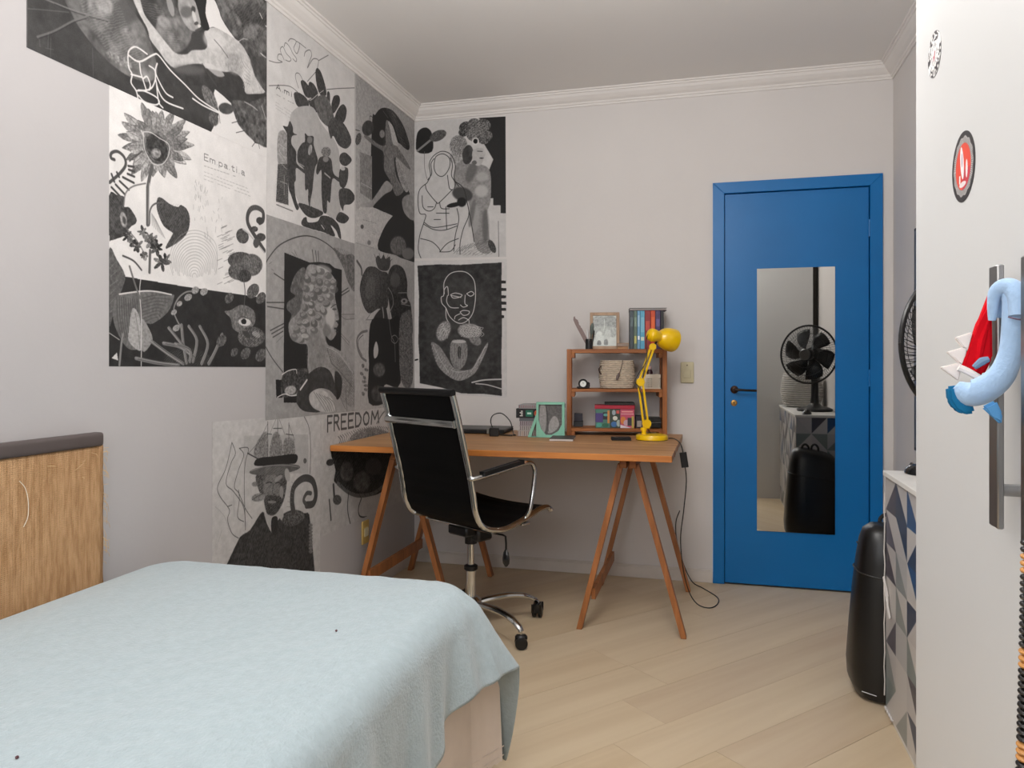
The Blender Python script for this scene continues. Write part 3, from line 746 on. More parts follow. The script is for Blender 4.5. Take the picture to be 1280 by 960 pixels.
["P",0.27,1,1,0.12,5,1,[-2190,1600,-2182,1597,-2179,1586,-2186,1578,-2195,1582,-2197,1593]],
["P",0.18,1,1,0.12,5,1,[-2161,1596,-2163,1589,-2175,1580,-2185,1578,-2183,1585,-2171,1594]],
["P",0.32,1,1,0.12,5,1,[-2123,1536,-2134,1530,-2154,1529,-2162,1534,-2152,1540,-2132,1541]],
["P",0.28,1,1,0.12,5,1,[-2156,1504,-2164,1510,-2168,1524,-2164,1533,-2155,1527,-2151,1513]],
["P",0.29,1,1,0.12,5,1,[-2199,1510,-2195,1519,-2179,1531,-2166,1533,-2170,1524,-2186,1512]],
["P",0.47,1,1,0.12,5,1,[-2201,1542,-2190,1545,-2172,1542,-2166,1535,-2178,1531,-2196,1535]],
["P",0.23,1,1,0.12,5,1,[-2174,1559,-2165,1555,-2160,1544,-2165,1535,-2174,1539,-2179,1551]],
["P",0.39,1,1,0.12,5,1,[-2133,1553,-2137,1545,-2152,1536,-2163,1535,-2159,1543,-2145,1552]],
["P",0.41,1,1,0.12,5,1,[-2289,1595,-2296,1592,-2305,1593,-2308,1598,-2301,1602,-2292,1600]],
["P",0.37,1,1,0.12,5,1,[-2304,1579,-2312,1582,-2314,1591,-2309,1597,-2302,1595,-2299,1586]],
["P",0.19,1,1,0.12,5,1,[-2332,1579,-2330,1585,-2319,1594,-2310,1597,-2313,1591,-2324,1581]],
["P",0.25,1,1,0.12,5,1,[-2338,1598,-2330,1603,-2316,1603,-2311,1598,-2319,1593,-2333,1594]],
["P",0.32,1,1,0.12,5,1,[-2313,1612,-2308,1610,-2306,1603,-2309,1599,-2315,1601,-2317,1607]],
["P",0.28,1,1,0.12,5,1,[-2298,1614,-2297,1609,-2303,1601,-2309,1599,-2310,1604,-2304,1611]],
["P",0.32,1,1,0.12,5,1,[-2254,1572,-2259,1568,-2268,1567,-2272,1571,-2267,1575,-2258,1575]],
["P",0.25,1,1,0.12,5,1,[-2267,1551,-2275,1554,-2278,1563,-2273,1570,-2265,1567,-2262,1558]],
["P",0.26,1,1,0.12,5,1,[-2286,1553,-2287,1558,-2281,1567,-2274,1570,-2272,1564,-2278,1556]],
["P",0.29,1,1,0.12,5,1,[-2305,1567,-2297,1571,-2282,1572,-2275,1570,-2283,1567,-2298,1565]],
["P",0.34,1,1,0.12,5,1,[-2277,1584,-2272,1582,-2270,1576,-2273,1571,-2279,1573,-2281,1579]],
["P",0.43,1,1,0.12,5,1,[-2248,1592,-2251,1584,-2263,1574,-2272,1571,-2270,1579,-2258,1589]],
["P",0.29,1,1,0.12,5,1,[-2223,1617,-2231,1615,-2242,1617,-2246,1621,-2239,1623,-2227,1621]],
["P",0.47,1,1,0.12,5,1,[-2242,1604,-2250,1605,-2253,1613,-2247,1620,-2239,1618,-2236,1610]],
["P",0.45,1,1,0.12,5,1,[-2264,1607,-2262,1612,-2255,1618,-2248,1620,-2250,1615,-2257,1609]],
["P",0.36,1,1,0.12,5,1,[-2272,1618,-2266,1621,-2255,1623,-2249,1621,-2255,1617,-2267,1615]],
["P",0.29,1,1,0.12,5,1,[-2254,1641,-2247,1638,-2244,1628,-2248,1622,-2255,1625,-2258,1635]],
["P",0.47,1,1,0.12,5,1,[-2235,1635,-2234,1630,-2240,1623,-2247,1621,-2248,1626,-2242,1633]],
["P",0.36,1,1,0.12,5,1,[-2116,1538,-2126,1537,-2140,1540,-2144,1545,-2135,1547,-2121,1544]],
["P",0.3,1,1,0.12,5,1,[-2145,1527,-2150,1531,-2151,1539,-2146,1544,-2140,1541,-2140,1532]],
["P",0.27,1,1,0.12,5,1,[-2168,1533,-2166,1539,-2155,1545,-2147,1545,-2149,1539,-2159,1533]],
["P",0.31,1,1,0.12,5,1,[-2174,1543,-2167,1547,-2153,1548,-2147,1545,-2154,1541,-2167,1540]],
["P",0.18,1,1,0.12,5,1,[-2150,1567,-2143,1563,-2141,1553,-2146,1546,-2153,1550,-2155,1560]],
["P",0.41,1,1,0.12,5,1,[-2125,1567,-2126,1560,-2136,1550,-2145,1546,-2144,1553,-2134,1563]],
["P",0.48,1,1,0.12,5,1,[-2224,1546,-2229,1542,-2238,1542,-2241,1545,-2236,1549,-2228,1550]],
["P",0.37,1,1,0.12,5,1,[-2237,1530,-2244,1532,-2246,1539,-2242,1545,-2235,1543,-2232,1536]],
["P",0.41,1,1,0.12,5,1,[-2255,1536,-2255,1541,-2249,1545,-2242,1545,-2243,1540,-2249,1536]],
["P",0.27,1,1,0.12,5,1,[-2261,1547,-2255,1551,-2246,1550,-2243,1546,-2249,1542,-2258,1542]],
["P",0.4,1,1,0.12,5,1,[-2248,1559,-2241,1558,-2238,1551,-2242,1546,-2249,1547,-2252,1554]],
["P",0.32,1,1,0.12,5,1,[-2232,1559,-2228,1554,-2233,1547,-2241,1546,-2245,1551,-2241,1557]],
["P",0.18,1,1,0.12,5,1,[-2182,1599,-2189,1595,-2198,1597,-2200,1603,-2192,1607,-2183,1605]],
["P",0.39,1,1,0.12,5,1,[-2194,1589,-2202,1590,-2205,1597,-2200,1602,-2193,1601,-2190,1595]],
["P",0.3,1,1,0.12,5,1,[-2218,1587,-2218,1593,-2210,1600,-2202,1602,-2202,1596,-2210,1589]],
["P",0.27,1,1,0.12,5,1,[-2215,1605,-2209,1610,-2202,1609,-2201,1603,-2208,1598,-2215,1600]],
["P",0.39,1,1,0.12,5,1,[-2212,1616,-2205,1616,-2199,1609,-2201,1603,-2209,1604,-2214,1610]],
["P",0.45,1,1,0.12,5,1,[-2186,1618,-2186,1613,-2193,1606,-2200,1603,-2200,1609,-2193,1616]],
["P",0.33,1,1,0.12,5,1,[-2203,1607,-2209,1603,-2219,1604,-2223,1608,-2217,1611,-2207,1611]],
["P",0.42,1,1,0.12,5,1,[-2214,1594,-2221,1595,-2225,1602,-2224,1607,-2218,1606,-2213,1599]],
["P",0.42,1,1,0.12,5,1,[-2240,1590,-2241,1596,-2234,1604,-2225,1607,-2224,1601,-2231,1592]],
["P",0.47,1,1,0.12,5,1,[-2249,1604,-2243,1610,-2231,1612,-2226,1607,-2232,1601,-2243,1599]],
["P",0.43,1,1,0.12,5,1,[-2227,1618,-2222,1617,-2221,1612,-2225,1608,-2230,1609,-2231,1614]],
["P",0.39,1,1,0.12,5,1,[-2203,1624,-2206,1618,-2216,1610,-2223,1608,-2221,1614,-2211,1622]],
["P",0.22,1,1,0.12,5,1,[-2267,1581,-2274,1576,-2286,1576,-2292,1580,-2285,1585,-2272,1585]],
["P",0.37,1,1,0.12,5,1,[-2288,1569,-2293,1570,-2295,1575,-2293,1579,-2288,1578,-2285,1573]],
["P",0.2,1,1,0.12,5,1,[-2303,1567,-2304,1571,-2299,1577,-2293,1579,-2293,1575,-2297,1569]],
["P",0.44,1,1,0.12,5,1,[-2315,1581,-2309,1584,-2298,1584,-2294,1580,-2300,1577,-2311,1578]],
["P",0.36,1,1,0.12,5,1,[-2298,1592,-2292,1591,-2289,1585,-2293,1581,-2299,1581,-2302,1587]],
["P",0.2,1,1,0.12,5,1,[-2277,1590,-2277,1584,-2285,1580,-2292,1580,-2292,1586,-2284,1591]],
["L",0.3,5.9,1,1,[-2331,1533,-2287,1523,-2253,1498]],
["L",0.4,3.4,1,1,[-2315,1618,-2276,1591,-2242,1554]],
["H",0.2,65,7,0.5,1,[-2387,1541,-2355,1517,-2322,1472,-2336,1427,-2361,1377,-2387,1318]],
["H",0.5,55,7,0.3,1,[-2183,1740,-2127,1734,-2072,1741,-2027,1704,-2069,1624,-2144,1589,-2113,1639,-2177,1685]],
["H",0.45,-50,7,0.3,1,[-2383,1706,-2331,1705,-2331,1631,-2373,1584]],
["L",0.55,1.9,0.75,1,[-2013,1502,-2014,1506,-2013,1510,-2010,1514,-2006,1516,-2001,1517,-1996,1516,-1993,1513,-1991,1509,-1992,1505]],
["L",0.55,1.9,0.75,1,[-2022,1504,-2023,1511,-2020,1518,-2014,1524,-2005,1527,-1997,1528,-1989,1525,-1984,1519,-1983,1512,-1986,1505]],
["L",0.55,2,0.75,1,[-2029,1505,-2031,1514,-2027,1524,-2019,1532,-2008,1537,-1996,1538,-1985,1535,-1977,1528,-1974,1519,-1977,1509]],
["L",0.55,2,0.75,1,[-2036,1503,-2039,1515,-2036,1528,-2026,1539,-2012,1547,-1996,1549,-1981,1546,-1970,1537,-1966,1525,-1968,1512]],
["L",0.55,2,0.75,1,[-2043,1503,-2047,1518,-2043,1535,-2030,1549,-2012,1558,-1992,1560,-1974,1555,-1961,1543,-1957,1527,-1962,1511]],
["L",0.55,2,0.75,1,[-2052,1507,-2055,1523,-2050,1541,-2037,1556,-2018,1566,-1997,1571,-1976,1568,-1959,1558,-1950,1543,-1949,1526]],
["L",0.55,2,0.75,1,[-2058,1503,-2063,1523,-2058,1544,-2043,1563,-2021,1576,-1994,1582,-1969,1578,-1950,1565,-1940,1546,-1942,1523]],
["L",0.55,2,0.75,1,[-2069,1512,-2071,1534,-2062,1556,-2044,1575,-2019,1588,-1991,1593,-1965,1588,-1944,1575,-1932,1555,-1932,1532]],
["L",0.55,2,0.75,1,[-2077,1513,-2078,1539,-2067,1565,-2044,1587,-2014,1600,-1980,1603,-1950,1594,-1929,1575,-1922,1548,-1929,1520]],
["L",0.55,2,0.75,1,[-2077,1500,-2087,1529,-2080,1560,-2058,1588,-2025,1607,-1986,1614,-1949,1606,-1923,1585,-1913,1555,-1921,1522]],
["L",0.55,2,0.75,1,[-2084,1500,-2095,1529,-2090,1561,-2069,1591,-2037,1613,-1998,1624,-1959,1622,-1927,1606,-1907,1578,-1905,1545]],
["L",0.55,2,0.75,1,[-2098,1513,-2102,1545,-2091,1578,-2065,1607,-2029,1628,-1987,1636,-1946,1630,-1914,1610,-1897,1580,-1898,1544]],
["L",0.55,2,0.75,1,[-2108,1522,-2109,1557,-2092,1593,-2061,1622,-2019,1642,-1973,1647,-1931,1636,-1900,1611,-1886,1576,-1893,1536]],
["L",0.55,2,0.75,1,[-2109,1506,-2118,1546,-2105,1589,-2072,1626,-2025,1651,-1971,1658,-1921,1644,-1887,1613,-1877,1569,-1892,1524]],
["L",0.55,2,0.75,1,[-2111,1498,-2126,1540,-2117,1586,-2085,1628,-2035,1658,-1977,1669,-1922,1658,-1882,1626,-1882,1529]],
["L",0.45,1.7,0.6,0,[-2002,1824,-1996,1808]],
["L",0.45,1.7,0.6,0,[-1974,1826,-1968,1810]],
["L",0.45,1.7,0.6,0,[-1869,1803,-1867,1790]],
["L",0.45,1.7,0.6,0,[-1972,1785,-1970,1773]],
["L",0.45,1.7,0.6,0,[-1946,1817,-1942,1801]],
["L",0.45,1.7,0.6,0,[-1872,1748,-1867,1733]],
["L",0.45,1.7,0.6,0,[-1910,1729,-1907,1716]],
["L",0.45,1.7,0.6,0,[-1995,1845,-1999,1835]],
["L",0.45,1.7,0.6,0,[-1857,1736,-1853,1728]],
["L",0.45,1.7,0.6,0,[-1932,1674,-1930,1660]],
["L",0.45,1.7,0.6,0,[-1932,1822,-1937,1810]],
["L",0.45,1.7,0.6,0,[-1948,1771,-1943,1762]],
["L",0.45,1.7,0.6,0,[-1969,1795,-1973,1782]],
["L",0.45,1.7,0.6,0,[-1972,1758,-1978,1736]],
["L",0.45,1.7,0.6,0,[-1949,1669,-1947,1652]],
["L",0.45,1.7,0.6,0,[-1931,1663,-1937,1645]],
["L",0.45,1.7,0.6,0,[-1962,1721,-1959,1711]],
["L",0.45,1.7,0.6,0,[-1978,1843,-1981,1833]],
["L",0.45,1.7,0.6,0,[-1944,1661,-1946,1648]],
["L",0.45,1.7,0.6,0,[-1932,1787,-1929,1770]],
["L",0.45,1.7,0.6,0,[-1984,1805,-1982,1784]],
["L",0.45,1.7,0.6,0,[-1901,1754,-1894,1747]],
["L",0.45,1.7,0.6,0,[-2001,1710,-2002,1701]],
["L",0.45,1.7,0.6,0,[-1918,1652,-1918,1639]],
["L",0.45,1.7,0.6,0,[-1996,1838,-1990,1824]],
["L",0.45,1.7,0.6,0,[-1848,1816,-1852,1807]],
["L",0.45,1.7,0.6,0,[-1944,1831,-1948,1817]],
["L",0.45,1.7,0.6,0,[-1960,1835,-1966,1812]],
["L",0.45,1.7,0.6,0,[-1981,1755,-1983,1739]],
["L",0.45,1.7,0.6,0,[-1997,1794,-2002,1777]],
["L",0.45,1.8,0.6,0,[-1851,1712,-1846,1702]],
["L",0.45,1.7,0.6,0,[-2008,1755,-2008,1739]],
["L",0.45,1.7,0.6,0,[-1948,1727,-1945,1706]],
["L",0.45,1.7,0.6,0,[-1960,1762,-1955,1752]],
["L",0.45,1.7,0.6,0,[-1992,1793,-1997,1773]],
["L",0.45,1.7,0.6,0,[-1869,1770,-1875,1760]],
["L",0.45,1.7,0.6,0,[-1970,1831,-1971,1815]],
["L",0.45,1.7,0.6,0,[-1970,1835,-1968,1827]],
["L",0.45,1.7,0.6,0,[-1978,1795,-1980,1786]],
["L",0.45,1.7,0.6,0,[-1940,1783,-1937,1768]],
["L",0.45,1.7,0.6,0,[-1855,1702,-1852,1686]],
["L",0.45,1.7,0.6,0,[-1937,1689,-1934,1667]],
["L",0.45,1.7,0.6,0,[-1886,1700,-1889,1679]],
["L",0.45,1.7,0.6,0,[-1947,1819,-1953,1807]],
["L",0.45,1.7,0.6,0,[-1967,1721,-1970,1712]],
["L",0.45,1.7,0.6,0,[-1880,1726,-1886,1716]],
["L",0.42,2,0.7,0,[-1871,1625,-1842,1637]],
["L",0.42,2.1,0.7,0,[-1811,1504,-1780,1516]],
["L",0.42,2.1,0.7,0,[-1832,1658,-1801,1671]],
["L",0.42,2.1,0.7,0,[-1847,1627,-1817,1640]],
["L",0.42,2.1,0.7,0,[-1855,1702,-1825,1715]],
["L",0.42,2.1,0.7,0,[-1834,1529,-1804,1540]],
["L",0.42,2.1,0.7,0,[-1822,1689,-1791,1703]],
["L",0.42,2.1,0.7,0,[-1838,1670,-1808,1683]],
["L",0.42,2.1,0.7,0,[-1823,1613,-1793,1625]],
["L",0.42,2.1,0.7,0,[-1804,1539,-1773,1551]],
["L",0.42,2,0.7,0,[-1872,1633,-1843,1646]],
["L",0.42,2.1,0.7,0,[-1806,1612,-1775,1624]],
["L",0.42,2.1,0.7,0,[-1846,1610,-1816,1623]],
["L",0.42,2.1,0.7,0,[-1818,1506,-1788,1518]],
["L",0.42,2.1,0.7,0,[-1838,1497,-1808,1508]],
["L",0.42,2.1,0.7,0,[-1833,1686,-1803,1699]],
["L",0.42,2.1,0.7,0,[-1814,1620,-1784,1632]],
["L",0.42,2,0.7,0,[-1878,1491,-1849,1502]],
["L",0.42,2,0.7,0,[-1879,1577,-1850,1589]],
["L",0.42,2.1,0.7,0,[-1842,1516,-1812,1527]],
["L",0.42,2.1,0.7,0,[-1850,1659,-1820,1672]],
["L",0.42,2.1,0.7,0,[-1859,1660,-1830,1673]],
["L",0.42,2.1,0.7,0,[-1836,1630,-1806,1643]],
["L",0.42,2.1,0.7,0,[-1820,1658,-1789,1671]],
["L",0.42,2.1,0.7,0,[-1853,1651,-1823,1664]],
["L",0.42,2.1,0.7,0,[-1800,1529,-1769,1541]],
["L",0.42,2.1,0.7,0,[-1811,1577,-1781,1589]],
["L",0.42,2.1,0.7,0,[-1849,1674,-1819,1688]],
["L",0.42,2.1,0.7,0,[-1813,1604,-1782,1617]],
["L",0.42,2,0.7,0,[-1879,1664,-1850,1677]],
["L",0.42,2,0.7,0,[-1874,1547,-1845,1559]],
["L",0.42,2.1,0.7,0,[-1807,1669,-1776,1682]],
["L",0.42,2.1,0.7,0,[-1816,1640,-1785,1653]],
["L",0.42,2.1,0.7,0,[-1826,1522,-1795,1533]],
["L",0.42,2.1,0.7,0,[-1831,1535,-1800,1546]],
["L",0.42,2.1,0.7,0,[-1851,1703,-1821,1716]],
["L",0.42,2.1,0.7,0,[-1840,1580,-1810,1592]],
["L",0.42,2.1,0.7,0,[-1867,1619,-1838,1631]],
["L",0.42,2.1,0.7,0,[-1856,1698,-1826,1712]],
["L",0.42,2.1,0.7,0,[-1857,1622,-1827,1634]],
["L",0.3,20.2,1,1,[-1582,1657,-1646,1706,-1690,1745,-1692,1781,-1668,1809,-1628,1820,-1591,1811,-1590,1779,-1614,1764]],
["L",0.6,2.1,0.5,1,[-1690,1813,-1672,1795]],
["L",0.6,2.1,0.5,1,[-1678,1818,-1662,1799]],
["L",0.6,2.1,0.5,1,[-1665,1824,-1651,1803]],
["L",0.6,2.1,0.5,1,[-1653,1830,-1641,1806]],
["L",0.6,2.1,0.5,1,[-1641,1831,-1630,1811]],
["L",0.6,2.1,0.5,1,[-1628,1830,-1619,1811]],
["L",0.6,2.1,0.5,1,[-1615,1830,-1608,1811]],
["L",0.6,2.1,0.5,1,[-1603,1829,-1597,1811]],
["P",0.28,1.1,1,0,30,1,[-1590,1777,-1594,1768,-1606,1760,-1621,1758,-1633,1761,-1637,1768,-1633,1777,-1621,1784,-1606,1787,-1594,1784]],
["P",0.33,1,1,0.12,6,1,[-1689,1704,-1688,1686,-1703,1670,-1726,1663,-1749,1666,-1764,1680,-1764,1697,-1750,1713,-1727,1721,-1704,1717]],
["L",0.68,7,1,1,[-1724,1719,-1681,1705,-1582,1649]],
["P",0.3,1.1,1,0.1,6,1,[-1625,1736,-1630,1728,-1643,1722,-1658,1719,-1670,1721,-1675,1727,-1670,1735,-1658,1741,-1643,1744,-1630,1742]],
["P",0.3,1.1,1,0.1,6,1,[-1572,1712,-1578,1702,-1595,1693,-1615,1690,-1632,1693,-1638,1702,-1632,1712,-1615,1721,-1595,1724,-1578,1721]],
["P",0.34,1.1,1,0,30,1,[-1617,1681,-1621,1669,-1631,1661,-1643,1659,-1653,1665,-1657,1675,-1653,1687,-1643,1695,-1631,1697,-1621,1692]],
["P",0.3,1.2,1,0.1,10,1,[-1658,1608,-1674,1587,-1715,1570,-1764,1564,-1803,1571,-1817,1587,-1803,1607,-1764,1624,-1715,1631,-1674,1625]],
["P",0.38,1.9,1,0.12,9,1,[-1594,1597,-1608,1569,-1646,1549,-1691,1544,-1727,1556,-1740,1579,-1727,1606,-1691,1626,-1646,1632,-1608,1621]],
["P",0.34,1.8,1,0.12,9,1,[-1683,1561,-1696,1540,-1730,1524,-1770,1519,-1802,1528,-1814,1546,-1802,1567,-1770,1583,-1730,1588,-1696,1580]],
["P",0.25,2.5,1,0.1,8,1,[-1669,1544,-1678,1529,-1701,1518,-1729,1515,-1751,1521,-1760,1534,-1751,1549,-1729,1561,-1701,1564,-1678,1558]],
["L",0.55,2.5,0.6,1,[-1700,1621,-1669,1594,-1674,1556]],
["L",0.55,2.5,0.6,1,[-1648,1622,-1637,1579]],
["L",0.55,2.4,0.6,1,[-1740,1579,-1750,1541]],
["L",0.55,2.4,0.6,1,[-1779,1598,-1760,1558]],
["P",0.2,1,1,0.02,40,0,[-2387,1465,-2317,1470,-2075,1466,-1730,1466,-1572,1465,-1572,1171,-2387,1181]],
["P",0.78,1.3,1,0,30,1,[-1610,1570,-1572,1574,-1572,1485,-1610,1519]],
["P",0.36,1,1,0.06,10,1,[-2387,1541,-2355,1517,-2322,1472,-2336,1427,-2361,1377,-2387,1318]],
["L",0.55,1.4,0.6,1,[-2383,1513,-2367,1534]],
["L",0.55,1.4,0.6,1,[-2383,1487,-2362,1509]],
["L",0.55,1.4,0.6,1,[-2383,1461,-2356,1483]],
["L",0.55,1.4,0.6,1,[-2383,1435,-2350,1457]],
["L",0.55,1.4,0.6,1,[-2383,1409,-2361,1430]],
["L",0.55,1.4,0.6,1,[-2383,1383,-2359,1404]],
["L",0.55,1.4,0.6,1,[-2383,1356,-2357,1377]],
["P",0.4,1,1,0.05,12,1,[-2368,1377,-2349,1414,-2244,1432,-2121,1435,-2106,1422,-2136,1372,-2202,1332,-2244,1325,-2261,1254,-2310,1249,-2349,1291,-2370,1338]],
["L",0.27,2.4,0.8,1,[-2355,1406,-2352,1339,-2336,1277]],
["L",0.27,2.4,0.8,1,[-2346,1406,-2342,1337,-2328,1280]],
["L",0.27,2.4,0.8,1,[-2337,1406,-2333,1335,-2321,1283]],
["L",0.27,2.4,0.8,1,[-2328,1406,-2323,1334,-2313,1285]],
["L",0.27,2.5,0.8,1,[-2319,1405,-2314,1332,-2305,1288]],
["L",0.27,2.5,0.8,1,[-2310,1405,-2304,1330,-2297,1291]],
["L",0.27,2.5,0.8,1,[-2301,1405,-2294,1328,-2289,1293]],
["L",0.27,2.5,0.8,1,[-2292,1405,-2284,1326,-2281,1296]],
["L",0.27,2.5,0.8,1,[-2283,1404,-2274,1324,-2273,1299]],
["L",0.27,2.5,0.8,1,[-2273,1404,-2264,1322,-2265,1302]],
["L",0.27,2.1,0.8,1,[-2250,1410,-2188,1425,-2118,1429]],
["L",0.27,2.1,0.8,1,[-2250,1399,-2188,1415,-2127,1416]],
["L",0.27,2.1,0.8,1,[-2250,1388,-2188,1405,-2136,1404]],
["L",0.27,2.1,0.8,1,[-2250,1377,-2188,1395,-2145,1392]],
["L",0.27,2.1,0.8,1,[-2250,1366,-2188,1384,-2153,1380]],
["L",0.27,2.1,0.8,1,[-2250,1355,-2188,1374,-2162,1368]],
["L",0.27,2.1,0.8,1,[-2250,1344,-2188,1364,-2171,1356]],
["L",0.27,2.1,0.8,1,[-2250,1333,-2188,1353,-2180,1344]],
["L",0.76,4.8,1,1,[-2345,1414,-2244,1433,-2180,1436,-2118,1432]],
["P",0.6,1,1,0.06,9,1,[-2291,1375,-2261,1344,-2254,1245,-2304,1268,-2307,1303]],
["P",0.52,1,1,0.06,9,1,[-2254,1345,-2209,1296,-2212,1266,-2250,1242]],
["L",0.3,2,0.6,1,[-2281,1363,-2267,1304,-2261,1249]],
["L",0.78,3,1,1,[-2235,1547,-2261,1444,-2254,1345,-2255,1192]],
["L",0.5,7.8,1,1,[-2345,1197,-2337,1263,-2331,1292]],
["L",0.7,2.4,1,1,[-2386,1295,-2345,1275]],
["P",0.75,1,1,0,30,0,[-2376,1219,-2355,1236,-2350,1212]],
["L",0.42,7,1,1,[-2304,1504,-2277,1442,-2259,1409]],
["L",0.45,12.9,1,1,[-2044,1204,-2060,1269,-2069,1333]],
["L",0.6,2.7,0.8,1,[-2049,1206,-2065,1270,-2074,1335]],
["L",0.25,2.2,0.8,1,[-2034,1202,-2050,1267,-2060,1332]],
["L",0.45,13.1,1,1,[-2011,1209,-1990,1282,-2032,1330]],
["L",0.6,2.7,0.8,1,[-2017,1211,-1996,1283,-2037,1331]],
["L",0.25,2.2,0.8,1,[-2001,1207,-1980,1280,-2022,1328]],
["L",0.45,13.4,1,1,[-1965,1201,-1931,1272,-1974,1332]],
["L",0.6,2.8,0.8,1,[-1971,1203,-1937,1273,-1980,1334]],
["L",0.25,2.2,0.8,1,[-1955,1199,-1920,1270,-1964,1330]],
["L",0.45,14,1,1,[-1926,1201,-1887,1250,-1850,1309]],
["L",0.6,2.9,0.8,1,[-1933,1203,-1893,1251,-1857,1310]],
["L",0.25,2.3,0.8,1,[-1916,1199,-1876,1248,-1839,1307]],
["L",0.45,12.5,1,1,[-2011,1226,-2075,1258,-2155,1269]],
["L",0.6,2.6,0.8,1,[-2017,1228,-2081,1259,-2160,1271]],
["L",0.25,2.1,0.8,1,[-2001,1224,-2066,1256,-2146,1268]],
["L",0.45,12.2,1,1,[-2060,1201,-2136,1236,-2209,1273]],
["L",0.6,2.5,0.8,1,[-2065,1203,-2142,1237,-2214,1275]],
["L",0.25,2,0.8,1,[-2050,1199,-2127,1234,-2200,1271]],
["L",0.45,11.9,1,1,[-2083,1196,-2180,1204,-2277,1219]],
["L",0.6,2.5,0.8,1,[-2088,1198,-2185,1206,-2282,1221]],
["L",0.25,2,0.8,1,[-2074,1194,-2172,1202,-2269,1217]],
["L",0.45,12.6,1,1,[-2044,1248,-2099,1295,-2130,1320]],
["L",0.6,2.6,0.8,1,[-2049,1249,-2104,1296,-2136,1321]],
["L",0.25,2.1,0.8,1,[-2034,1245,-2089,1293,-2121,1318]],
["L",0.45,12.8,1,1,[-2027,1209,-2027,1248,-2099,1268]],
["L",0.6,2.7,0.8,1,[-2033,1211,-2033,1249,-2104,1270]],
["L",0.25,2.1,0.8,1,[-2018,1207,-2018,1246,-2089,1266]],
["L",0.5,5.6,1,1,[-2066,1317,-2106,1374,-2089,1418,-2044,1448,-1986,1454]],
["P",0.55,1.1,1,0.12,6,1,[-2019,1441,-2016,1434,-2020,1426,-2030,1420,-2042,1417,-2052,1420,-2055,1426,-2051,1434,-2041,1441,-2029,1443]],
["P",0.55,1.1,1,0.12,6,1,[-2067,1413,-2065,1408,-2068,1402,-2075,1397,-2084,1395,-2091,1397,-2093,1402,-2090,1408,-2083,1413,-2074,1415]],
["P",0.55,1.1,1,0.12,6,1,[-2094,1382,-2092,1377,-2095,1371,-2102,1366,-2111,1364,-2118,1366,-2120,1371,-2117,1377,-2110,1382,-2101,1384]],
["P",0.55,1.1,1,0.12,6,1,[-2080,1330,-2078,1324,-2081,1317,-2090,1312,-2101,1310,-2109,1313,-2112,1319,-2108,1326,-2099,1331,-2089,1333]],
["P",0.55,1.1,1,0.12,6,1,[-1982,1469,-1979,1462,-1983,1454,-1993,1447,-2006,1445,-2015,1448,-2018,1454,-2014,1462,-2004,1469,-1992,1472]],
["P",0.55,1.1,1,0.12,6,1,[-1935,1468,-1932,1461,-1936,1453,-1947,1446,-1959,1443,-1969,1446,-1973,1453,-1969,1461,-1958,1468,-1945,1470]],
["P",0.46,1.2,1,0.1,12,1,[-1836,1394,-1799,1402,-1730,1427,-1653,1409,-1648,1359,-1715,1318,-1784,1332,-1799,1370]],
["L",0.3,3.1,1,1,[-1755,1372,-1720,1383,-1669,1364]],
["P",0.8,1,1,0,30,1,[-1672,1361,-1681,1352,-1702,1347,-1727,1347,-1746,1353,-1753,1361,-1744,1370,-1723,1375,-1698,1375,-1679,1370]],
["P",0.18,1,1,0,30,1,[-1701,1364,-1704,1357,-1713,1353,-1723,1353,-1732,1356,-1735,1362,-1732,1369,-1723,1373,-1713,1374,-1704,1370]],
["P",0.4,1.9,1,0.16,8,1,[-1577,1308,-1595,1284,-1641,1268,-1696,1267,-1739,1280,-1755,1303,-1739,1327,-1696,1343,-1641,1345,-1595,1332]],
["P",0.28,1.9,1,0,30,1,[-1676,1303,-1687,1300,-1702,1303,-1717,1310,-1725,1318,-1723,1325,-1712,1327,-1697,1325,-1682,1318,-1674,1309]],
["P",0.6,2.5,1,0,30,1,[-1609,1307,-1620,1304,-1637,1305,-1654,1310,-1664,1318,-1664,1324,-1654,1328,-1637,1327,-1620,1322,-1609,1314]],
["P",0.36,1.2,1,0.12,8,1,[-1763,1260,-1755,1253,-1756,1243,-1765,1233,-1779,1228,-1792,1228,-1799,1235,-1798,1245,-1790,1255,-1776,1260]],
["L",0.22,1.8,1,1,[-1785,1257,-1773,1232]],
["P",0.36,1.2,1,0.12,8,1,[-1686,1262,-1675,1253,-1677,1239,-1689,1225,-1709,1218,-1727,1219,-1737,1228,-1736,1241,-1724,1255,-1705,1262]],
["L",0.22,1.8,1,1,[-1715,1257,-1703,1223]],
["P",0.36,1.3,1,0.12,8,1,[-1581,1259,-1568,1249,-1569,1233,-1584,1218,-1607,1209,-1628,1211,-1641,1221,-1639,1236,-1625,1251,-1602,1260]],
["L",0.22,1.9,1,1,[-1613,1254,-1600,1215]],
["P",0.36,1.2,1,0.12,8,1,[-1836,1306,-1826,1298,-1828,1284,-1839,1271,-1857,1264,-1873,1265,-1882,1273,-1881,1286,-1870,1299,-1853,1306]],
["L",0.22,1.7,1,1,[-1862,1301,-1851,1269]],
["P",0.36,1.2,1,0.12,8,1,[-1791,1466,-1782,1459,-1783,1447,-1794,1434,-1810,1427,-1825,1426,-1834,1434,-1833,1446,-1822,1458,-1806,1466]],
["L",0.22,1.8,1,1,[-1816,1460,-1804,1432]],
["P",0.36,1.2,1,0.12,8,1,[-1632,1516,-1618,1506,-1619,1488,-1636,1470,-1661,1458,-1684,1457,-1698,1468,-1696,1485,-1680,1503,-1656,1515]],
["L",0.22,1.9,1,1,[-1667,1507,-1654,1465]],
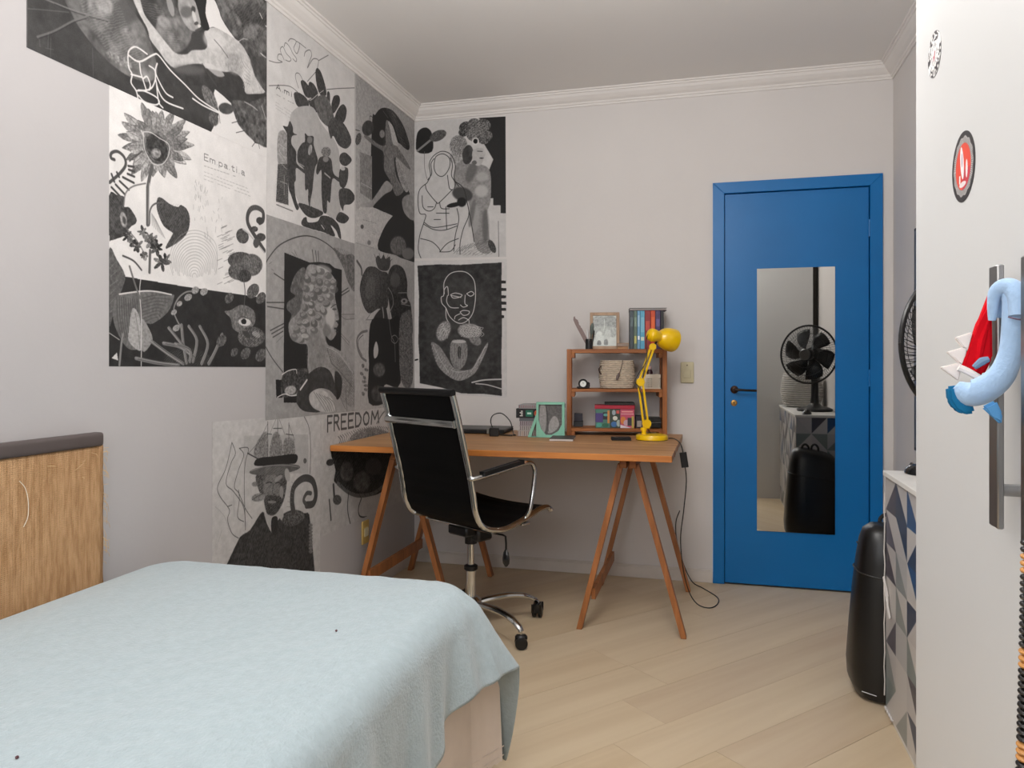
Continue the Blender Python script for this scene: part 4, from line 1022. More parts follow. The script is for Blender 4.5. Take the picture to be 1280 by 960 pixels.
["P",0.36,1.3,1,0.12,8,1,[-1583,1487,-1571,1478,-1573,1464,-1586,1449,-1607,1440,-1626,1439,-1637,1448,-1636,1462,-1623,1476,-1603,1486]],
["L",0.22,1.9,1,1,[-1613,1480,-1600,1445]],
["L",0.34,4.9,1,1,[-1720,1527,-1710,1479,-1715,1429]],
["L",0.36,2.5,1,0,[-1950,1926,-1950,1949]],
["L",0.36,2.5,1,0,[-1950,1949,-1929,1949]],
["L",0.36,2.5,1,0,[-1950,1937,-1933,1938]],
["L",0.36,2.5,1,0,[-1950,1926,-1929,1926]],
["L",0.36,2.5,1,0,[-1919,1926,-1919,1940]],
["L",0.36,2.5,1,0,[-1919,1938,-1913,1940,-1905,1938,-1905,1926]],
["L",0.36,2.5,1,0,[-1905,1938,-1898,1940,-1891,1938,-1891,1926]],
["L",0.36,2.5,1,0,[-1879,1927,-1879,1927]],
["L",0.36,2.5,1,0,[-1868,1941,-1868,1920]],
["L",0.36,2.5,1,0,[-1868,1938,-1858,1941,-1849,1937,-1849,1930,-1858,1926,-1868,1929]],
["L",0.36,2.6,1,0,[-1837,1939,-1830,1941,-1822,1939,-1822,1927,-1818,1927]],
["L",0.36,2.6,1,0,[-1822,1935,-1833,1935,-1838,1931,-1833,1927,-1822,1930]],
["L",0.36,2.6,1,0,[-1807,1928,-1806,1928]],
["L",0.36,2.6,1,0,[-1787,1948,-1787,1929,-1782,1927,-1776,1928]],
["L",0.36,2.6,1,0,[-1794,1942,-1778,1942]],
["L",0.36,2.6,1,0,[-1763,1927,-1763,1942]],
["L",0.36,2.6,1,0,[-1763,1948,-1762,1948]],
["L",0.36,2.6,1,0,[-1747,1928,-1747,1928]],
["L",0.36,2.7,1,0,[-1732,1940,-1725,1943,-1716,1940,-1716,1927,-1712,1927]],
["L",0.36,2.7,1,0,[-1716,1936,-1727,1936,-1733,1932,-1727,1927,-1716,1930]],
["L",0.5,2.1,0.8,0,[-1951,1905,-1939,1906]],
["L",0.5,2.2,0.8,0,[-1932,1906,-1922,1906]],
["L",0.5,2.2,0.8,0,[-1915,1906,-1904,1907]],
["L",0.5,2.2,0.8,0,[-1897,1907,-1885,1907]],
["L",0.5,2.2,0.8,0,[-1879,1908,-1867,1908]],
["L",0.5,2.2,0.8,0,[-1861,1908,-1848,1908]],
["L",0.5,2.2,0.8,0,[-1842,1909,-1829,1909]],
["L",0.5,2.2,0.8,0,[-1824,1909,-1810,1910]],
["L",0.5,2.3,0.8,0,[-1784,1910,-1771,1911]],
["L",0.55,1.7,0.8,0,[-1951,1884,-1940,1884]],
["L",0.55,1.7,0.8,0,[-1933,1884,-1922,1884]],
["L",0.55,1.7,0.8,0,[-1916,1884,-1905,1884]],
["L",0.55,1.8,0.8,0,[-1880,1884,-1869,1883]],
["L",0.55,1.8,0.8,0,[-1862,1883,-1850,1883]],
["L",0.55,1.8,0.8,0,[-1843,1883,-1832,1883]],
["L",0.55,1.8,0.8,0,[-1825,1883,-1813,1883]],
["L",0.55,1.8,0.8,0,[-1807,1883,-1794,1883]],
["L",0.55,1.8,0.8,0,[-1789,1883,-1775,1883]],
["L",0.55,1.8,0.8,0,[-1768,1883,-1755,1883]],
["L",0.55,1.8,0.8,0,[-1750,1883,-1735,1883]],
["L",0.55,1.9,0.8,0,[-1730,1883,-1715,1883]],
["L",0.55,1.9,0.8,0,[-1708,1883,-1695,1882]],
["L",0.55,1.7,0.8,0,[-1951,1871,-1939,1871]],
["L",0.55,1.7,0.8,0,[-1934,1871,-1921,1871]],
["L",0.55,1.7,0.8,0,[-1915,1871,-1903,1871]],
["L",0.55,1.7,0.8,0,[-1897,1871,-1884,1871]],
["L",0.55,1.8,0.8,0,[-1879,1871,-1866,1871]],
["L",0.55,1.8,0.8,0,[-1860,1871,-1847,1870]],
["L",0.55,1.8,0.8,0,[-1839,1870,-1828,1870]],
["L",0.55,1.8,0.8,0,[-1821,1870,-1808,1870]],
["L",0.55,1.8,0.8,0,[-1803,1870,-1788,1870]],
["L",0.55,1.8,0.8,0,[-1761,1870,-1748,1870]],
["L",0.55,1.8,0.8,0,[-1741,1870,-1727,1870]],
["L",0.55,1.9,0.8,0,[-1721,1870,-1707,1870]],
["L",0.55,1.9,0.8,0,[-1698,1870,-1685,1869]],
["L",0.55,1.7,0.8,0,[-1952,1858,-1939,1858]],
["L",0.55,1.7,0.8,0,[-1931,1858,-1920,1858]],
["L",0.55,1.7,0.8,0,[-1915,1858,-1901,1858]],
["L",0.55,1.8,0.8,0,[-1876,1858,-1863,1858]],
["L",0.55,1.8,0.8,0,[-1857,1858,-1843,1858]],
["L",0.55,1.8,0.8,0,[-1836,1858,-1823,1857]],
["L",0.55,1.8,0.8,0,[-1816,1857,-1803,1857]],
["L",0.55,1.8,0.8,0,[-1775,1857,-1762,1857]],
["L",0.55,1.8,0.8,0,[-1756,1857,-1741,1857]],
["L",0.55,1.8,0.8,0,[-1733,1857,-1719,1857]],
["L",0.55,1.9,0.8,0,[-1713,1857,-1698,1857]],
["L",0.55,1.9,0.8,0,[-1690,1856,-1676,1856]],
["H",0.2,30,7.5,0.4,1,[-1577,1308,-1605,1278,-1669,1265,-1730,1276,-1755,1303,-1730,1332,-1669,1346,-1605,1337]],
["H",0.22,80,8.5,0.3,1,[-1637,1379,-1662,1338,-1720,1319,-1776,1333,-1799,1370,-1776,1409,-1720,1429,-1662,1417]],
["H",0.55,70,7.4,0.3,1,[-1626,1587,-1654,1544,-1720,1520,-1783,1530,-1808,1565,-1783,1606,-1720,1630,-1654,1623]],
["H",0.6,40,7,0.25,1,[-1918,1221,-1956,1197,-2044,1188,-2126,1198,-2159,1220,-2126,1242,-2044,1253,-1956,1245]]]],
["arch","L",[-1565,2668,-1565,1806,-792,1806,-792,2668],[["P",0.76,3.1,1,0.02,60,0,[-1741,2746,-540,3370,-540,1735,-1741,1583]],
["L",0.36,2.8,1,1,[-1548,2436,-1496,2448,-1451,2468,-1484,2466,-1481,2487,-1456,2496,-1436,2482]],
["L",0.36,2.8,1,1,[-1456,2496,-1466,2515,-1446,2534,-1421,2517,-1384,2508,-1395,2492,-1426,2486]],
["L",0.36,2.9,1,1,[-1436,2539,-1426,2559,-1395,2555,-1369,2537,-1340,2526,-1344,2511,-1369,2514]],
["L",0.36,2.9,1,1,[-1405,2574,-1384,2594,-1342,2600,-1361,2563,-1336,2549,-1314,2589,-1318,2603,-1344,2600]],
["L",0.36,3,1,1,[-1315,2604,-1262,2603]],
["L",0.36,3.1,1,1,[-1276,2561,-1265,2585,-1228,2608,-1211,2594,-1225,2565,-1248,2520,-1207,2572,-1178,2589,-1151,2590,-1160,2553]],
["L",0.36,3.1,1,1,[-1148,2592,-1059,2652]],
["L",0.36,3,1,1,[-1178,2527,-1248,2460]],
["L",0.36,2.9,1,1,[-1322,2404,-1347,2439,-1342,2461,-1315,2468,-1287,2451]],
["L",0.36,2.9,1,1,[-1548,2334,-1405,2384,-1331,2384]],
["L",0.36,3.4,1,1,[-1074,2485,-957,2531,-760,2604]],
["P",0.27,1.2,1,0.06,12,1,[-1178,2527,-1160,2553,-1124,2543,-1086,2494,-1080,2456,-1136,2440,-1166,2472]],
["P",0.27,1.2,1,0.06,12,1,[-1304,2440,-1276,2453,-1230,2437,-1222,2397,-1265,2388,-1293,2415]],
["P",0.27,1.2,1,0.06,12,1,[-1236,2458,-1193,2468,-1154,2440,-1172,2406,-1230,2400]],
["P",0.27,1.2,1,0.06,12,1,[-1361,2365,-1320,2385,-1253,2381,-1240,2349,-1329,2321]],
["P",0.27,1.3,1,0.06,12,1,[-1025,2443,-1003,2479,-954,2496,-949,2459,-1010,2393,-1029,2420]],
["P",0.27,1.3,1,0.06,12,1,[-941,2452,-903,2471,-875,2451,-900,2390,-970,2348,-1005,2350,-984,2403]],
["P",0.27,1.2,1,0.06,12,1,[-1068,2476,-1046,2477,-1046,2430,-1074,2427]],
["P",0.27,1.2,1,0.06,12,1,[-1242,2379,-1172,2403,-1160,2352,-1207,2349]],
["P",0.38,1.2,1,0.07,15,1,[-1184,2399,-1111,2448,-1049,2438,-1010,2388,-994,2342,-1061,2314,-1136,2326,-1172,2360]],
["L",0.72,3.1,1,1,[-1276,2388,-1225,2384,-1160,2431,-1105,2470]],
["L",0.3,3.3,1,0,[-1496,2339,-1480,2362,-1464,2341]],
["L",0.3,3.3,1,0,[-1491,2347,-1469,2348]],
["L",0.3,3.4,1,0,[-1449,2343,-1449,2343]],
["L",0.3,3.4,1,0,[-1435,2343,-1435,2356]],
["L",0.3,3.4,1,0,[-1435,2354,-1427,2357,-1417,2356,-1417,2344]],
["L",0.3,3.4,1,0,[-1417,2356,-1408,2358,-1399,2357,-1399,2345]],
["L",0.3,3.4,1,0,[-1380,2347,-1380,2361]],
["L",0.3,3.4,1,0,[-1380,2366,-1380,2366]],
["L",0.45,2.2,0.8,0,[-1494,2316,-1482,2317]],
["L",0.45,2.2,0.8,0,[-1477,2317,-1465,2317]],
["L",0.45,2.3,0.8,0,[-1443,2319,-1432,2319]],
["L",0.45,2.3,0.8,0,[-1408,2320,-1397,2321]],
["L",0.45,2.3,0.8,0,[-1391,2321,-1380,2322]],
["L",0.45,2.3,0.8,0,[-1373,2322,-1362,2323]],
["L",0.55,1.7,0.8,0,[-1500,2283,-1489,2283]],
["L",0.55,1.7,0.8,0,[-1485,2283,-1473,2282]],
["L",0.55,1.7,0.8,0,[-1435,2281,-1424,2281]],
["L",0.55,1.7,0.8,0,[-1418,2281,-1407,2280]],
["L",0.55,1.7,0.8,0,[-1403,2280,-1390,2280]],
["L",0.55,1.7,0.8,0,[-1384,2280,-1373,2279]],
["L",0.55,1.7,0.8,0,[-1501,2271,-1490,2271]],
["L",0.55,1.7,0.8,0,[-1486,2270,-1475,2270]],
["L",0.55,1.7,0.8,0,[-1470,2270,-1460,2269]],
["L",0.55,1.7,0.8,0,[-1454,2269,-1445,2269]],
["L",0.55,1.7,0.8,0,[-1424,2268,-1414,2267]],
["L",0.55,1.7,0.8,0,[-1410,2267,-1399,2266]],
["L",0.55,1.7,0.8,0,[-1394,2266,-1383,2266]],
["L",0.55,1.7,0.8,0,[-1499,2259,-1491,2258]],
["L",0.55,1.7,0.8,0,[-1487,2258,-1477,2258]],
["L",0.55,1.7,0.8,0,[-1473,2257,-1464,2257]],
["L",0.55,1.7,0.8,0,[-1459,2256,-1450,2256]],
["L",0.55,1.7,0.8,0,[-1446,2255,-1436,2255]],
["L",0.55,1.7,0.8,0,[-1431,2254,-1422,2254]],
["L",0.55,1.7,0.8,0,[-1404,2253,-1393,2252]],
["P",0.64,1.1,1,0.02,30,1,[-1395,2236,-1353,2301,-1276,2341,-1195,2359,-1136,2317,-1074,2292,-1010,2273,-970,2246,-949,2187,-949,1910,-1111,1904,-1322,1904,-1379,2075]],
["P",0.28,1.3,1,0.08,12,1,[-1061,2321,-1010,2375,-903,2376,-825,2320,-875,2263,-957,2256,-1010,2286,-1036,2266]],
["P",0.5,2.2,0.8,0.1,12,1,[-1480,2160,-1414,2174,-1409,2050,-1482,2032]],
["P",0.3,1.1,1,0.08,12,0,[-1484,2031,-1409,2050,-1403,1876,-1498,1872]],
["L",0.68,3.4,0.7,1,[-1476,2117,-1426,2111]],
["L",0.68,3.4,0.7,1,[-1471,2085,-1421,2064]],
["L",0.68,3.4,0.7,1,[-1466,1963,-1416,1964]],
["L",0.68,3.4,0.7,1,[-1436,1993,-1436,1914]],
["L",0.68,3.4,0.7,1,[-1456,2038,-1416,2026]],
["L",0.3,3.4,1,1,[-1494,1860,-1369,1857]],
["L",0.8,4.6,1,1,[-1494,1867,-1369,1869]],
["P",0.26,1.1,1,0.06,12,1,[-1414,2163,-1421,2183,-1446,2201,-1411,2209,-1393,2238,-1369,2219,-1365,2197,-1335,2196,-1374,2179,-1379,2144,-1342,2120,-1335,2069,-1242,2057,-1236,2053,-1276,2043,-1342,2050,-1344,1998,-1357,1977,-1342,1911,-1318,1884,-1342,1870,-1384,1925,-1403,1955,-1414,2066]],
["P",0.26,1.2,1,0.06,12,1,[-1269,2222,-1242,2218,-1195,2229,-1193,2190,-1157,2133,-1178,2097,-1193,2051,-1205,1982,-1221,1937,-1228,1902,-1242,1932,-1242,1980,-1267,1973,-1274,2056,-1326,2078,-1331,2123,-1298,2167,-1270,2186]],
["P",0.26,1.2,1,0.06,12,1,[-1136,2151,-1036,2171,-1010,2108,-937,2100,-872,2115,-882,2098,-957,2080,-1020,2077,-1042,1965,-1069,1965,-1076,1909,-1109,1909,-1124,2006,-1124,2093,-1157,2066,-1172,2081]],
["P",0.26,1.3,1,0.06,12,1,[-944,2213,-889,2239,-821,2221,-886,2173,-944,2176]],
["P",0.26,1.3,1,0.06,12,1,[-946,2142,-865,2168,-865,2110,-903,2062,-949,2068]],
["P",0.26,1.3,1,0.06,12,1,[-949,2044,-847,2068,-786,2040,-832,1997,-900,1978,-914,1947,-949,1981]],
["P",0.26,1.3,1,0.06,12,1,[-944,1936,-851,1926,-903,1887,-984,1890]],
["P",0.26,1.2,1,0.06,12,1,[-1315,1904,-1111,1904,-1160,1869,-1230,1856,-1287,1870]],
["P",0.26,1.2,1,0.06,12,1,[-1287,1839,-1256,1852,-1242,1832,-1160,1851,-1124,1883,-1036,1893,-957,1869,-933,1809,-957,1811,-984,1839,-1036,1855,-994,1810,-1111,1810,-1287,1808]],
["P",0.45,2.4,1,0,30,1,[-1205,2211,-1209,2201,-1221,2192,-1235,2188,-1247,2190,-1251,2198,-1247,2208,-1235,2217,-1221,2221,-1209,2219]],
["P",0.62,3,1,0,30,1,[-1209,2163,-1216,2148,-1227,2137,-1237,2135,-1242,2143,-1240,2158,-1233,2173,-1222,2184,-1212,2186,-1207,2178]],
["L",0.2,3,1,1,[-1225,2176,-1221,2141]],
["P",0.45,1.9,1,0.2,5,1,[-1035,2203,-1043,2187,-1066,2172,-1094,2164,-1116,2167,-1125,2179,-1116,2195,-1094,2209,-1066,2217,-1043,2215]],
["P",0.5,3.1,1,0,30,1,[-1056,2163,-1062,2153,-1075,2145,-1092,2140,-1106,2142,-1111,2148,-1106,2158,-1092,2166,-1075,2171,-1062,2169]],
["L",0.72,7.6,0.8,1,[-1093,2088,-1042,2078]],
["L",0.68,4.7,0.7,1,[-1331,2076,-1276,2073]],
["P",0.7,1.3,1,0,30,1,[-893,2155,-901,2149,-915,2144,-930,2143,-939,2146,-939,2152,-931,2158,-917,2163,-903,2164,-894,2161]],
["L",0.72,5.6,1,1,[-1124,1840,-1099,1826]],
["L",0.45,2.6,0.6,1,[-916,2216,-889,2183]],
["L",0.45,2.6,0.6,1,[-903,2141,-903,2082]],
["L",0.45,2.6,0.6,1,[-875,2049,-875,1996]],
["L",0.45,2.4,0.6,1,[-1265,1892,-1184,1878]],
["L",0.45,2.5,0.6,1,[-1136,1862,-1074,1830]],
["L",0.4,3.2,1,1,[-1293,1801,-1111,1805,-997,1805]],
["H",0.6,78,10.7,0.22,1,[-1010,2375,-832,2318,-875,2009,-957,1927,-944,2221,-1061,2309]],
["H",0.55,20,8.4,0.3,1,[-1484,2031,-1409,2050,-1403,1876,-1498,1872]],
["H",0.5,80,8,0.25,1,[-1331,2123,-1184,2163,-1195,2051,-1276,1984]]]],
["dancer","L",[-792,2668,-792,1810,-3,1812,-3,2668],[["P",0.6,3.8,1,0.05,14,0,[-984,2755,295,3287,295,1737,-984,1602]],
["P",0.68,2,1,0,30,1,[-796,2631,-780,2637,-780,1806,-796,1803]],
["L",0.45,2.2,0.7,1,[-577,2610,-534,2592]],
["L",0.45,2.1,0.7,1,[-637,2531,-607,2520]],
["L",0.45,2.4,0.7,1,[-116,2600,-78,2594]],
["L",0.45,2.2,0.7,1,[-412,2630,-405,2607]],
["L",0.45,2.1,0.7,1,[-619,2500,-619,2516]],
["P",0.17,1.1,1,0,30,1,[-589,2041,-589,2483,-552,2532,-490,2585,-412,2616,-318,2630,-219,2610,-146,2574,-82,2509,-93,2470,-160,2464,-219,2471,-276,2455,-276,2363,-175,2272,-67,2196,-160,2073,-331,2032]],
["P",0.42,2.2,1,0.1,12,1,[-405,2551,-345,2536,-318,2488,-276,2449,-160,2411,-67,2367,-101,2358,-290,2376,-290,2302,-247,2255,-160,2217,-276,2157,-358,2224,-438,2266,-451,2361,-661,2372,-678,2383,-625,2393,-515,2387,-422,2408,-422,2491]],
["P",0.68,1.7,1,0.08,8,1,[-385,2552,-318,2539,-262,2481,-247,2454,-318,2443,-352,2501]],
["P",0.6,1.7,1,0.15,8,1,[-279,2374,-160,2334,-97,2237,-146,2211,-247,2278]],
["P",0.5,4.4,1,0.1,8,1,[-430,2466,-437,2451,-454,2438,-474,2432,-491,2436,-497,2447,-491,2461,-474,2474,-454,2480,-437,2477]],
["L",0.42,3.9,0.8,1,[-451,2586,-385,2569]],
["L",0.42,4,0.8,1,[-304,2594,-276,2575]],
["L",0.42,4.1,0.8,1,[-262,2516,-204,2475]],
["L",0.42,4.1,0.8,1,[-204,2509,-183,2469]],
["L",0.42,4,0.8,1,[-331,2614,-276,2603]],
["P",0.56,2.2,1,0.04,30,1,[-412,2211,-331,2202,-345,2170,-438,2128,-562,2048,-601,2018,-718,2018,-611,2054,-515,2128]],
["P",0.25,1.6,1,0.05,30,1,[-572,2450,-595,2420,-635,2396,-676,2388,-704,2397,-707,2420,-685,2449,-646,2473,-604,2483,-575,2474]],
["L",0.25,4.3,1,1,[-619,2485,-611,2508,-577,2508]],
["P",0.33,1.5,1,0.12,7,1,[-719,2353,-733,2331,-754,2315,-773,2312,-783,2321,-780,2341,-766,2362,-746,2378,-726,2382,-716,2372]],
["L",0.3,4.6,1,1,[-780,2384,-735,2392]],
["P",0.48,1,1,0.07,14,0,[-735,2284,-591,2299,-591,2063,-730,2075]],
["L",0.66,4.8,0.7,1,[-718,2129,-595,2126]],
["L",0.42,12.1,0.9,1,[-678,2380,-577,2370,-451,2372]],
["P",0.67,1,1,0.05,14,0,[-730,2001,-577,2031,-324,2034,-451,1933,-515,1818,-785,1814,-785,1967]],
["P",0.17,1.1,1,0,30,1,[-515,1816,-451,1933,-318,2035,-190,2082,-8,2057,-8,1808,-276,1817]],
["P",0.38,14.7,1,0.08,14,1,[-131,1893,-153,1857,-212,1828,-282,1819,-338,1830,-358,1859,-338,1893,-282,1922,-212,1933,-153,1922]],
["P",0.45,15.1,0.9,0,30,1,[-8,1863,-26,1839,-72,1820,-129,1812,-173,1819,-190,1837,-173,1860,-129,1880,-72,1888,-26,1882]],
["P",0.55,1.8,1,0.06,30,1,[-183,2160,-39,2208,-8,2069,-153,2081]],
["L",0.5,2.1,0.6,1,[-718,1975,-649,1975]],
["L",0.5,2.1,0.6,1,[-709,1966,-635,1966]],
["L",0.5,2.1,0.6,1,[-700,1958,-620,1957]],
["L",0.5,2.1,0.6,1,[-691,1949,-606,1948]],
["L",0.5,2.1,0.6,1,[-681,1940,-591,1939]],
["L",0.5,2.1,0.6,1,[-672,1932,-577,1930]],
["L",0.5,2.1,0.6,1,[-663,1923,-562,1921]],
["L",0.5,2.1,0.6,1,[-653,1914,-547,1912]],
["L",0.5,2.2,0.6,1,[-644,1905,-532,1902]],
["P",0.3,1.6,1,0,30,1,[-688,1908,-692,1901,-701,1895,-712,1893,-722,1896,-725,1902,-722,1909,-712,1915,-701,1917,-692,1914]],
["L",0.4,2.1,0.8,0,[-695,1943,-675,1944]],
["L",0.4,2.1,0.8,0,[-668,1945,-648,1946]],
["L",0.4,2.1,0.8,0,[-637,1946,-620,1947]],
["L",0.4,2.1,0.8,0,[-612,1948,-592,1949]],
["L",0.4,2.1,0.8,0,[-585,1949,-564,1950]],
["L",0.4,2.2,0.8,0,[-553,1951,-535,1952]],
["L",0.4,2.1,0.8,0,[-645,1894,-628,1894]],
["L",0.4,2.1,0.8,0,[-593,1892,-575,1892]],
["L",0.4,2.1,0.8,0,[-567,1891,-549,1891]],
["P",0.45,2.1,1,0,30,1,[-604,1838,-608,1830,-618,1824,-632,1822,-642,1825,-646,1831,-642,1839,-632,1846,-618,1848,-608,1845]],
["H",0.7,-35,11.6,0.35,1,[-412,2616,-318,2630,-219,2610,-82,2509,-160,2464,-318,2556]],
["H",0.66,70,9.3,0.3,1,[-405,2551,-276,2449,-290,2302,-438,2266,-451,2361]],
["H",0.3,70,8.8,0.4,1,[-279,2374,-97,2237,-247,2278]]]],
["bust","L",[-1568,1806,-1574,972,-792,960,-792,1806],[["P",0.57,3.1,1,0.03,30,0,[-1741,1859,-540,2122,-540,745,-1741,880]],
["L",0.28,5.2,1,1,[-1577,1596,-1554,1629,-1466,1699,-1309,1759,-1172,1774,-1023,1750,-916,1697]],
["P",0.42,2.6,1,0.1,14,1,[-1010,1752,-916,1733,-786,1738,-786,1569,-861,1602,-916,1674]],
["L",0.3,5.4,1,1,[-1207,1714,-1193,1661]],
["L",0.3,5.5,1,1,[-1178,1714,-1166,1662]],
["L",0.3,5.5,1,1,[-1154,1715,-1151,1664]],
["L",0.3,5.1,1,1,[-1513,1573,-1434,1552]],
["L",0.3,5.1,1,1,[-1565,1449,-1434,1459]],
["L",0.3,5.1,1,1,[-1559,1433,-1434,1431]],
["L",0.3,5.1,1,1,[-1540,1336,-1436,1371]],
["L",0.3,5.1,1,1,[-1530,1323,-1438,1356]],
["L",0.3,5,1,1,[-1521,1309,-1446,1337]],
["L",0.3,6,1,1,[-927,1548,-861,1575]],
["L",0.3,6,1,1,[-927,1533,-850,1563]],
["L",0.4,2.3,1,1,[-1379,1680,-1350,1667]],
["L",0.4,2.3,1,1,[-1358,1692,-1336,1669]],
["L",0.4,2.2,1,1,[-1549,1607,-1530,1618]],
["L",0.4,2.2,1,1,[-1530,1588,-1516,1585]],
["L",0.4,2.7,1,1,[-930,1439,-786,1449]],
["L",0.4,2.7,1,1,[-930,1431,-889,1418,-786,1427]],
["L",0.4,2.7,1,1,[-937,1347,-847,1304]],
["L",0.4,2.7,1,1,[-937,1335,-854,1291]],
["L",0.4,2.2,1,1,[-1496,1288,-1446,1318]],
["P",0.18,1.1,1,0,30,0,[-1436,1670,-1309,1660,-1230,1654,-1148,1667,-1049,1672,-997,1657,-927,1657,-935,1263,-1253,1170,-1441,1161]],
["P",0.4,2.4,1,0.08,20,1,[-1276,1627,-1350,1586,-1390,1514,-1350,1494,-1411,1461,-1416,1432,-1379,1411,-1390,1377,-1276,1382,-1265,1561]],
["P",0.54,1.8,1,0.06,18,1,[-1242,1640,-1148,1649,-1049,1633,-984,1589,-997,1530,-984,1487,-954,1418,-981,1404,-964,1388,-984,1365,-986,1339,-1036,1309,-1086,1330,-1068,1290,-997,1275,-875,1231,-786,1130,-786,982,-944,1030,-997,1160,-1136,1187,-1242,1164,-1248,1277,-1309,1287,-1384,1308,-1400,1376,-1309,1439,-1276,1571]],
["P",0.68,14,0.9,0,30,1,[-998,1422,-1007,1388,-1029,1366,-1056,1365,-1077,1384,-1085,1417,-1077,1450,-1056,1472,-1029,1474,-1007,1455]],
["P",0.4,12.6,0.6,0,30,1,[-1036,1357,-1043,1338,-1062,1326,-1086,1325,-1104,1336,-1111,1353,-1104,1372,-1086,1384,-1062,1385,-1043,1375]],
["P",0.7,12.6,0.6,0,30,1,[-1028,1635,-1049,1625,-1089,1620,-1132,1623,-1162,1632,-1168,1644,-1147,1654,-1108,1659,-1065,1656,-1034,1647]],
["P",0.35,4.9,0.75,0,30,1,[-1167,1600,-1194,1595,-1217,1602,-1220,1616,-1200,1627,-1172,1627,-1157,1615]],
["P",0.6,4.2,0.85,0.05,6,1,[-1202,1606,-1223,1608,-1227,1618,-1212,1627,-1188,1629,-1174,1623,-1180,1612]],
["P",0.38,5,0.75,0,30,1,[-1093,1626,-1111,1613,-1142,1609,-1164,1616,-1160,1630,-1133,1640,-1103,1639]],
["P",0.62,4.3,0.85,0.05,6,1,[-1165,1625,-1160,1633,-1146,1637,-1134,1634,-1133,1626,-1144,1619,-1158,1619]],
["P",0.37,5.1,0.75,0,30,1,[-1040,1601,-1069,1596,-1092,1605,-1092,1620,-1069,1631,-1040,1629,-1026,1615]],
["P",0.53,4.4,0.85,0.05,6,1,[-1071,1615,-1086,1610,-1098,1612,-1098,1619,-1087,1626,-1072,1628,-1065,1623]],
["L",0.34,1.9,0.7,1,[-1093,1615,-1077,1623,-1062,1616]],
["P",0.35,5.1,0.75,0,30,1,[-980,1579,-1008,1570,-1037,1575,-1046,1589,-1028,1602,-995,1604,-974,1594]],
["P",0.59,4.5,0.85,0.05,6,1,[-1018,1582,-1047,1581,-1056,1590,-1040,1601,-1009,1606,-987,1602,-991,1591]],
["L",0.34,1.9,0.7,1,[-1040,1589,-1016,1601,-992,1591]],
["P",0.4,4.9,0.75,0,30,1,[-1195,1557,-1219,1561,-1225,1576,-1209,1590,-1182,1593,-1166,1582,-1171,1566]],
["P",0.55,4.2,0.85,0.05,6,1,[-1181,1582,-1194,1571,-1213,1569,-1224,1577,-1219,1589,-1201,1597,-1184,1594]],
["P",0.34,4.9,0.75,0,30,1,[-1133,1557,-1160,1558,-1173,1571,-1163,1586,-1136,1593,-1114,1585,-1112,1569]],
["P",0.52,4.3,0.85,0.05,6,1,[-1161,1575,-1159,1584,-1146,1589,-1131,1587,-1126,1578,-1134,1570,-1150,1569]],
["L",0.34,1.9,0.7,1,[-1156,1575,-1139,1584,-1121,1576]],
["P",0.4,5.1,0.75,0,30,1,[-1037,1568,-1063,1559,-1093,1563,-1103,1576,-1087,1589,-1056,1592,-1033,1583]],
["P",0.56,4.4,0.85,0.05,6,1,[-1069,1575,-1083,1572,-1092,1576,-1089,1583,-1077,1588,-1064,1587,-1060,1581]],
["P",0.38,5.1,0.75,0,30,1,[-964,1553,-984,1540,-1018,1537,-1040,1546,-1035,1561,-1006,1570,-974,1567]],
["P",0.63,4.5,0.85,0.05,6,1,[-1027,1554,-1041,1557,-1042,1564,-1029,1570,-1012,1570,-1003,1564,-1009,1557]],
["L",0.34,1.9,0.7,1,[-1035,1559,-1018,1567,-1001,1560]],
["P",0.32,4.8,0.75,0,30,1,[-1234,1560,-1260,1559,-1277,1570,-1272,1585,-1248,1593,-1224,1588,-1217,1573]],
["P",0.58,4.2,0.85,0.05,6,1,[-1246,1580,-1259,1576,-1270,1578,-1269,1585,-1258,1592,-1245,1592,-1239,1587]],
["P",0.38,4.9,0.75,0,30,1,[-1170,1530,-1193,1520,-1222,1521,-1235,1533,-1223,1546,-1195,1551,-1171,1544]],
["P",0.64,4.2,0.85,0.05,6,1,[-1196,1540,-1212,1527,-1232,1525,-1240,1536,-1232,1550,-1212,1558,-1196,1554]],
["P",0.32,4.9,0.75,0,30,1,[-1120,1526,-1143,1515,-1173,1516,-1189,1527,-1178,1541,-1149,1547,-1123,1540]],
["P",0.53,4.3,0.85,0.05,6,1,[-1173,1527,-1190,1532,-1190,1541,-1173,1548,-1153,1547,-1143,1539,-1153,1530]],
["L",0.34,1.8,0.7,1,[-1185,1534,-1163,1545,-1142,1535]],
["P",0.36,5,0.75,0,30,1,[-1061,1535,-1087,1526,-1117,1529,-1128,1542,-1113,1555,-1082,1558,-1059,1549]],
["P",0.6,4.4,0.85,0.05,6,1,[-1079,1546,-1098,1536,-1114,1536,-1116,1546,-1102,1559,-1082,1564,-1072,1558]],
["L",0.34,1.9,0.7,1,[-1108,1546,-1090,1555,-1071,1547]],
["P",0.39,5.1,0.75,0,30,1,[-1031,1498,-1060,1499,-1075,1512,-1066,1527,-1038,1534,-1013,1526,-1010,1510]],
["P",0.65,4.4,0.85,0.05,6,1,[-1076,1517,-1073,1525,-1059,1529,-1046,1526,-1044,1518,-1053,1510,-1068,1510]],
["P",0.36,4.8,0.75,0,30,1,[-1232,1524,-1256,1517,-1282,1521,-1291,1534,-1275,1546,-1247,1548,-1228,1538]],
["P",0.55,4.1,0.85,0.05,6,1,[-1268,1530,-1283,1525,-1294,1527,-1292,1535,-1279,1542,-1265,1544,-1260,1539]],
["P",0.36,4.8,0.75,0,30,1,[-1222,1486,-1244,1476,-1273,1478,-1286,1490,-1275,1503,-1247,1507,-1224,1500]],
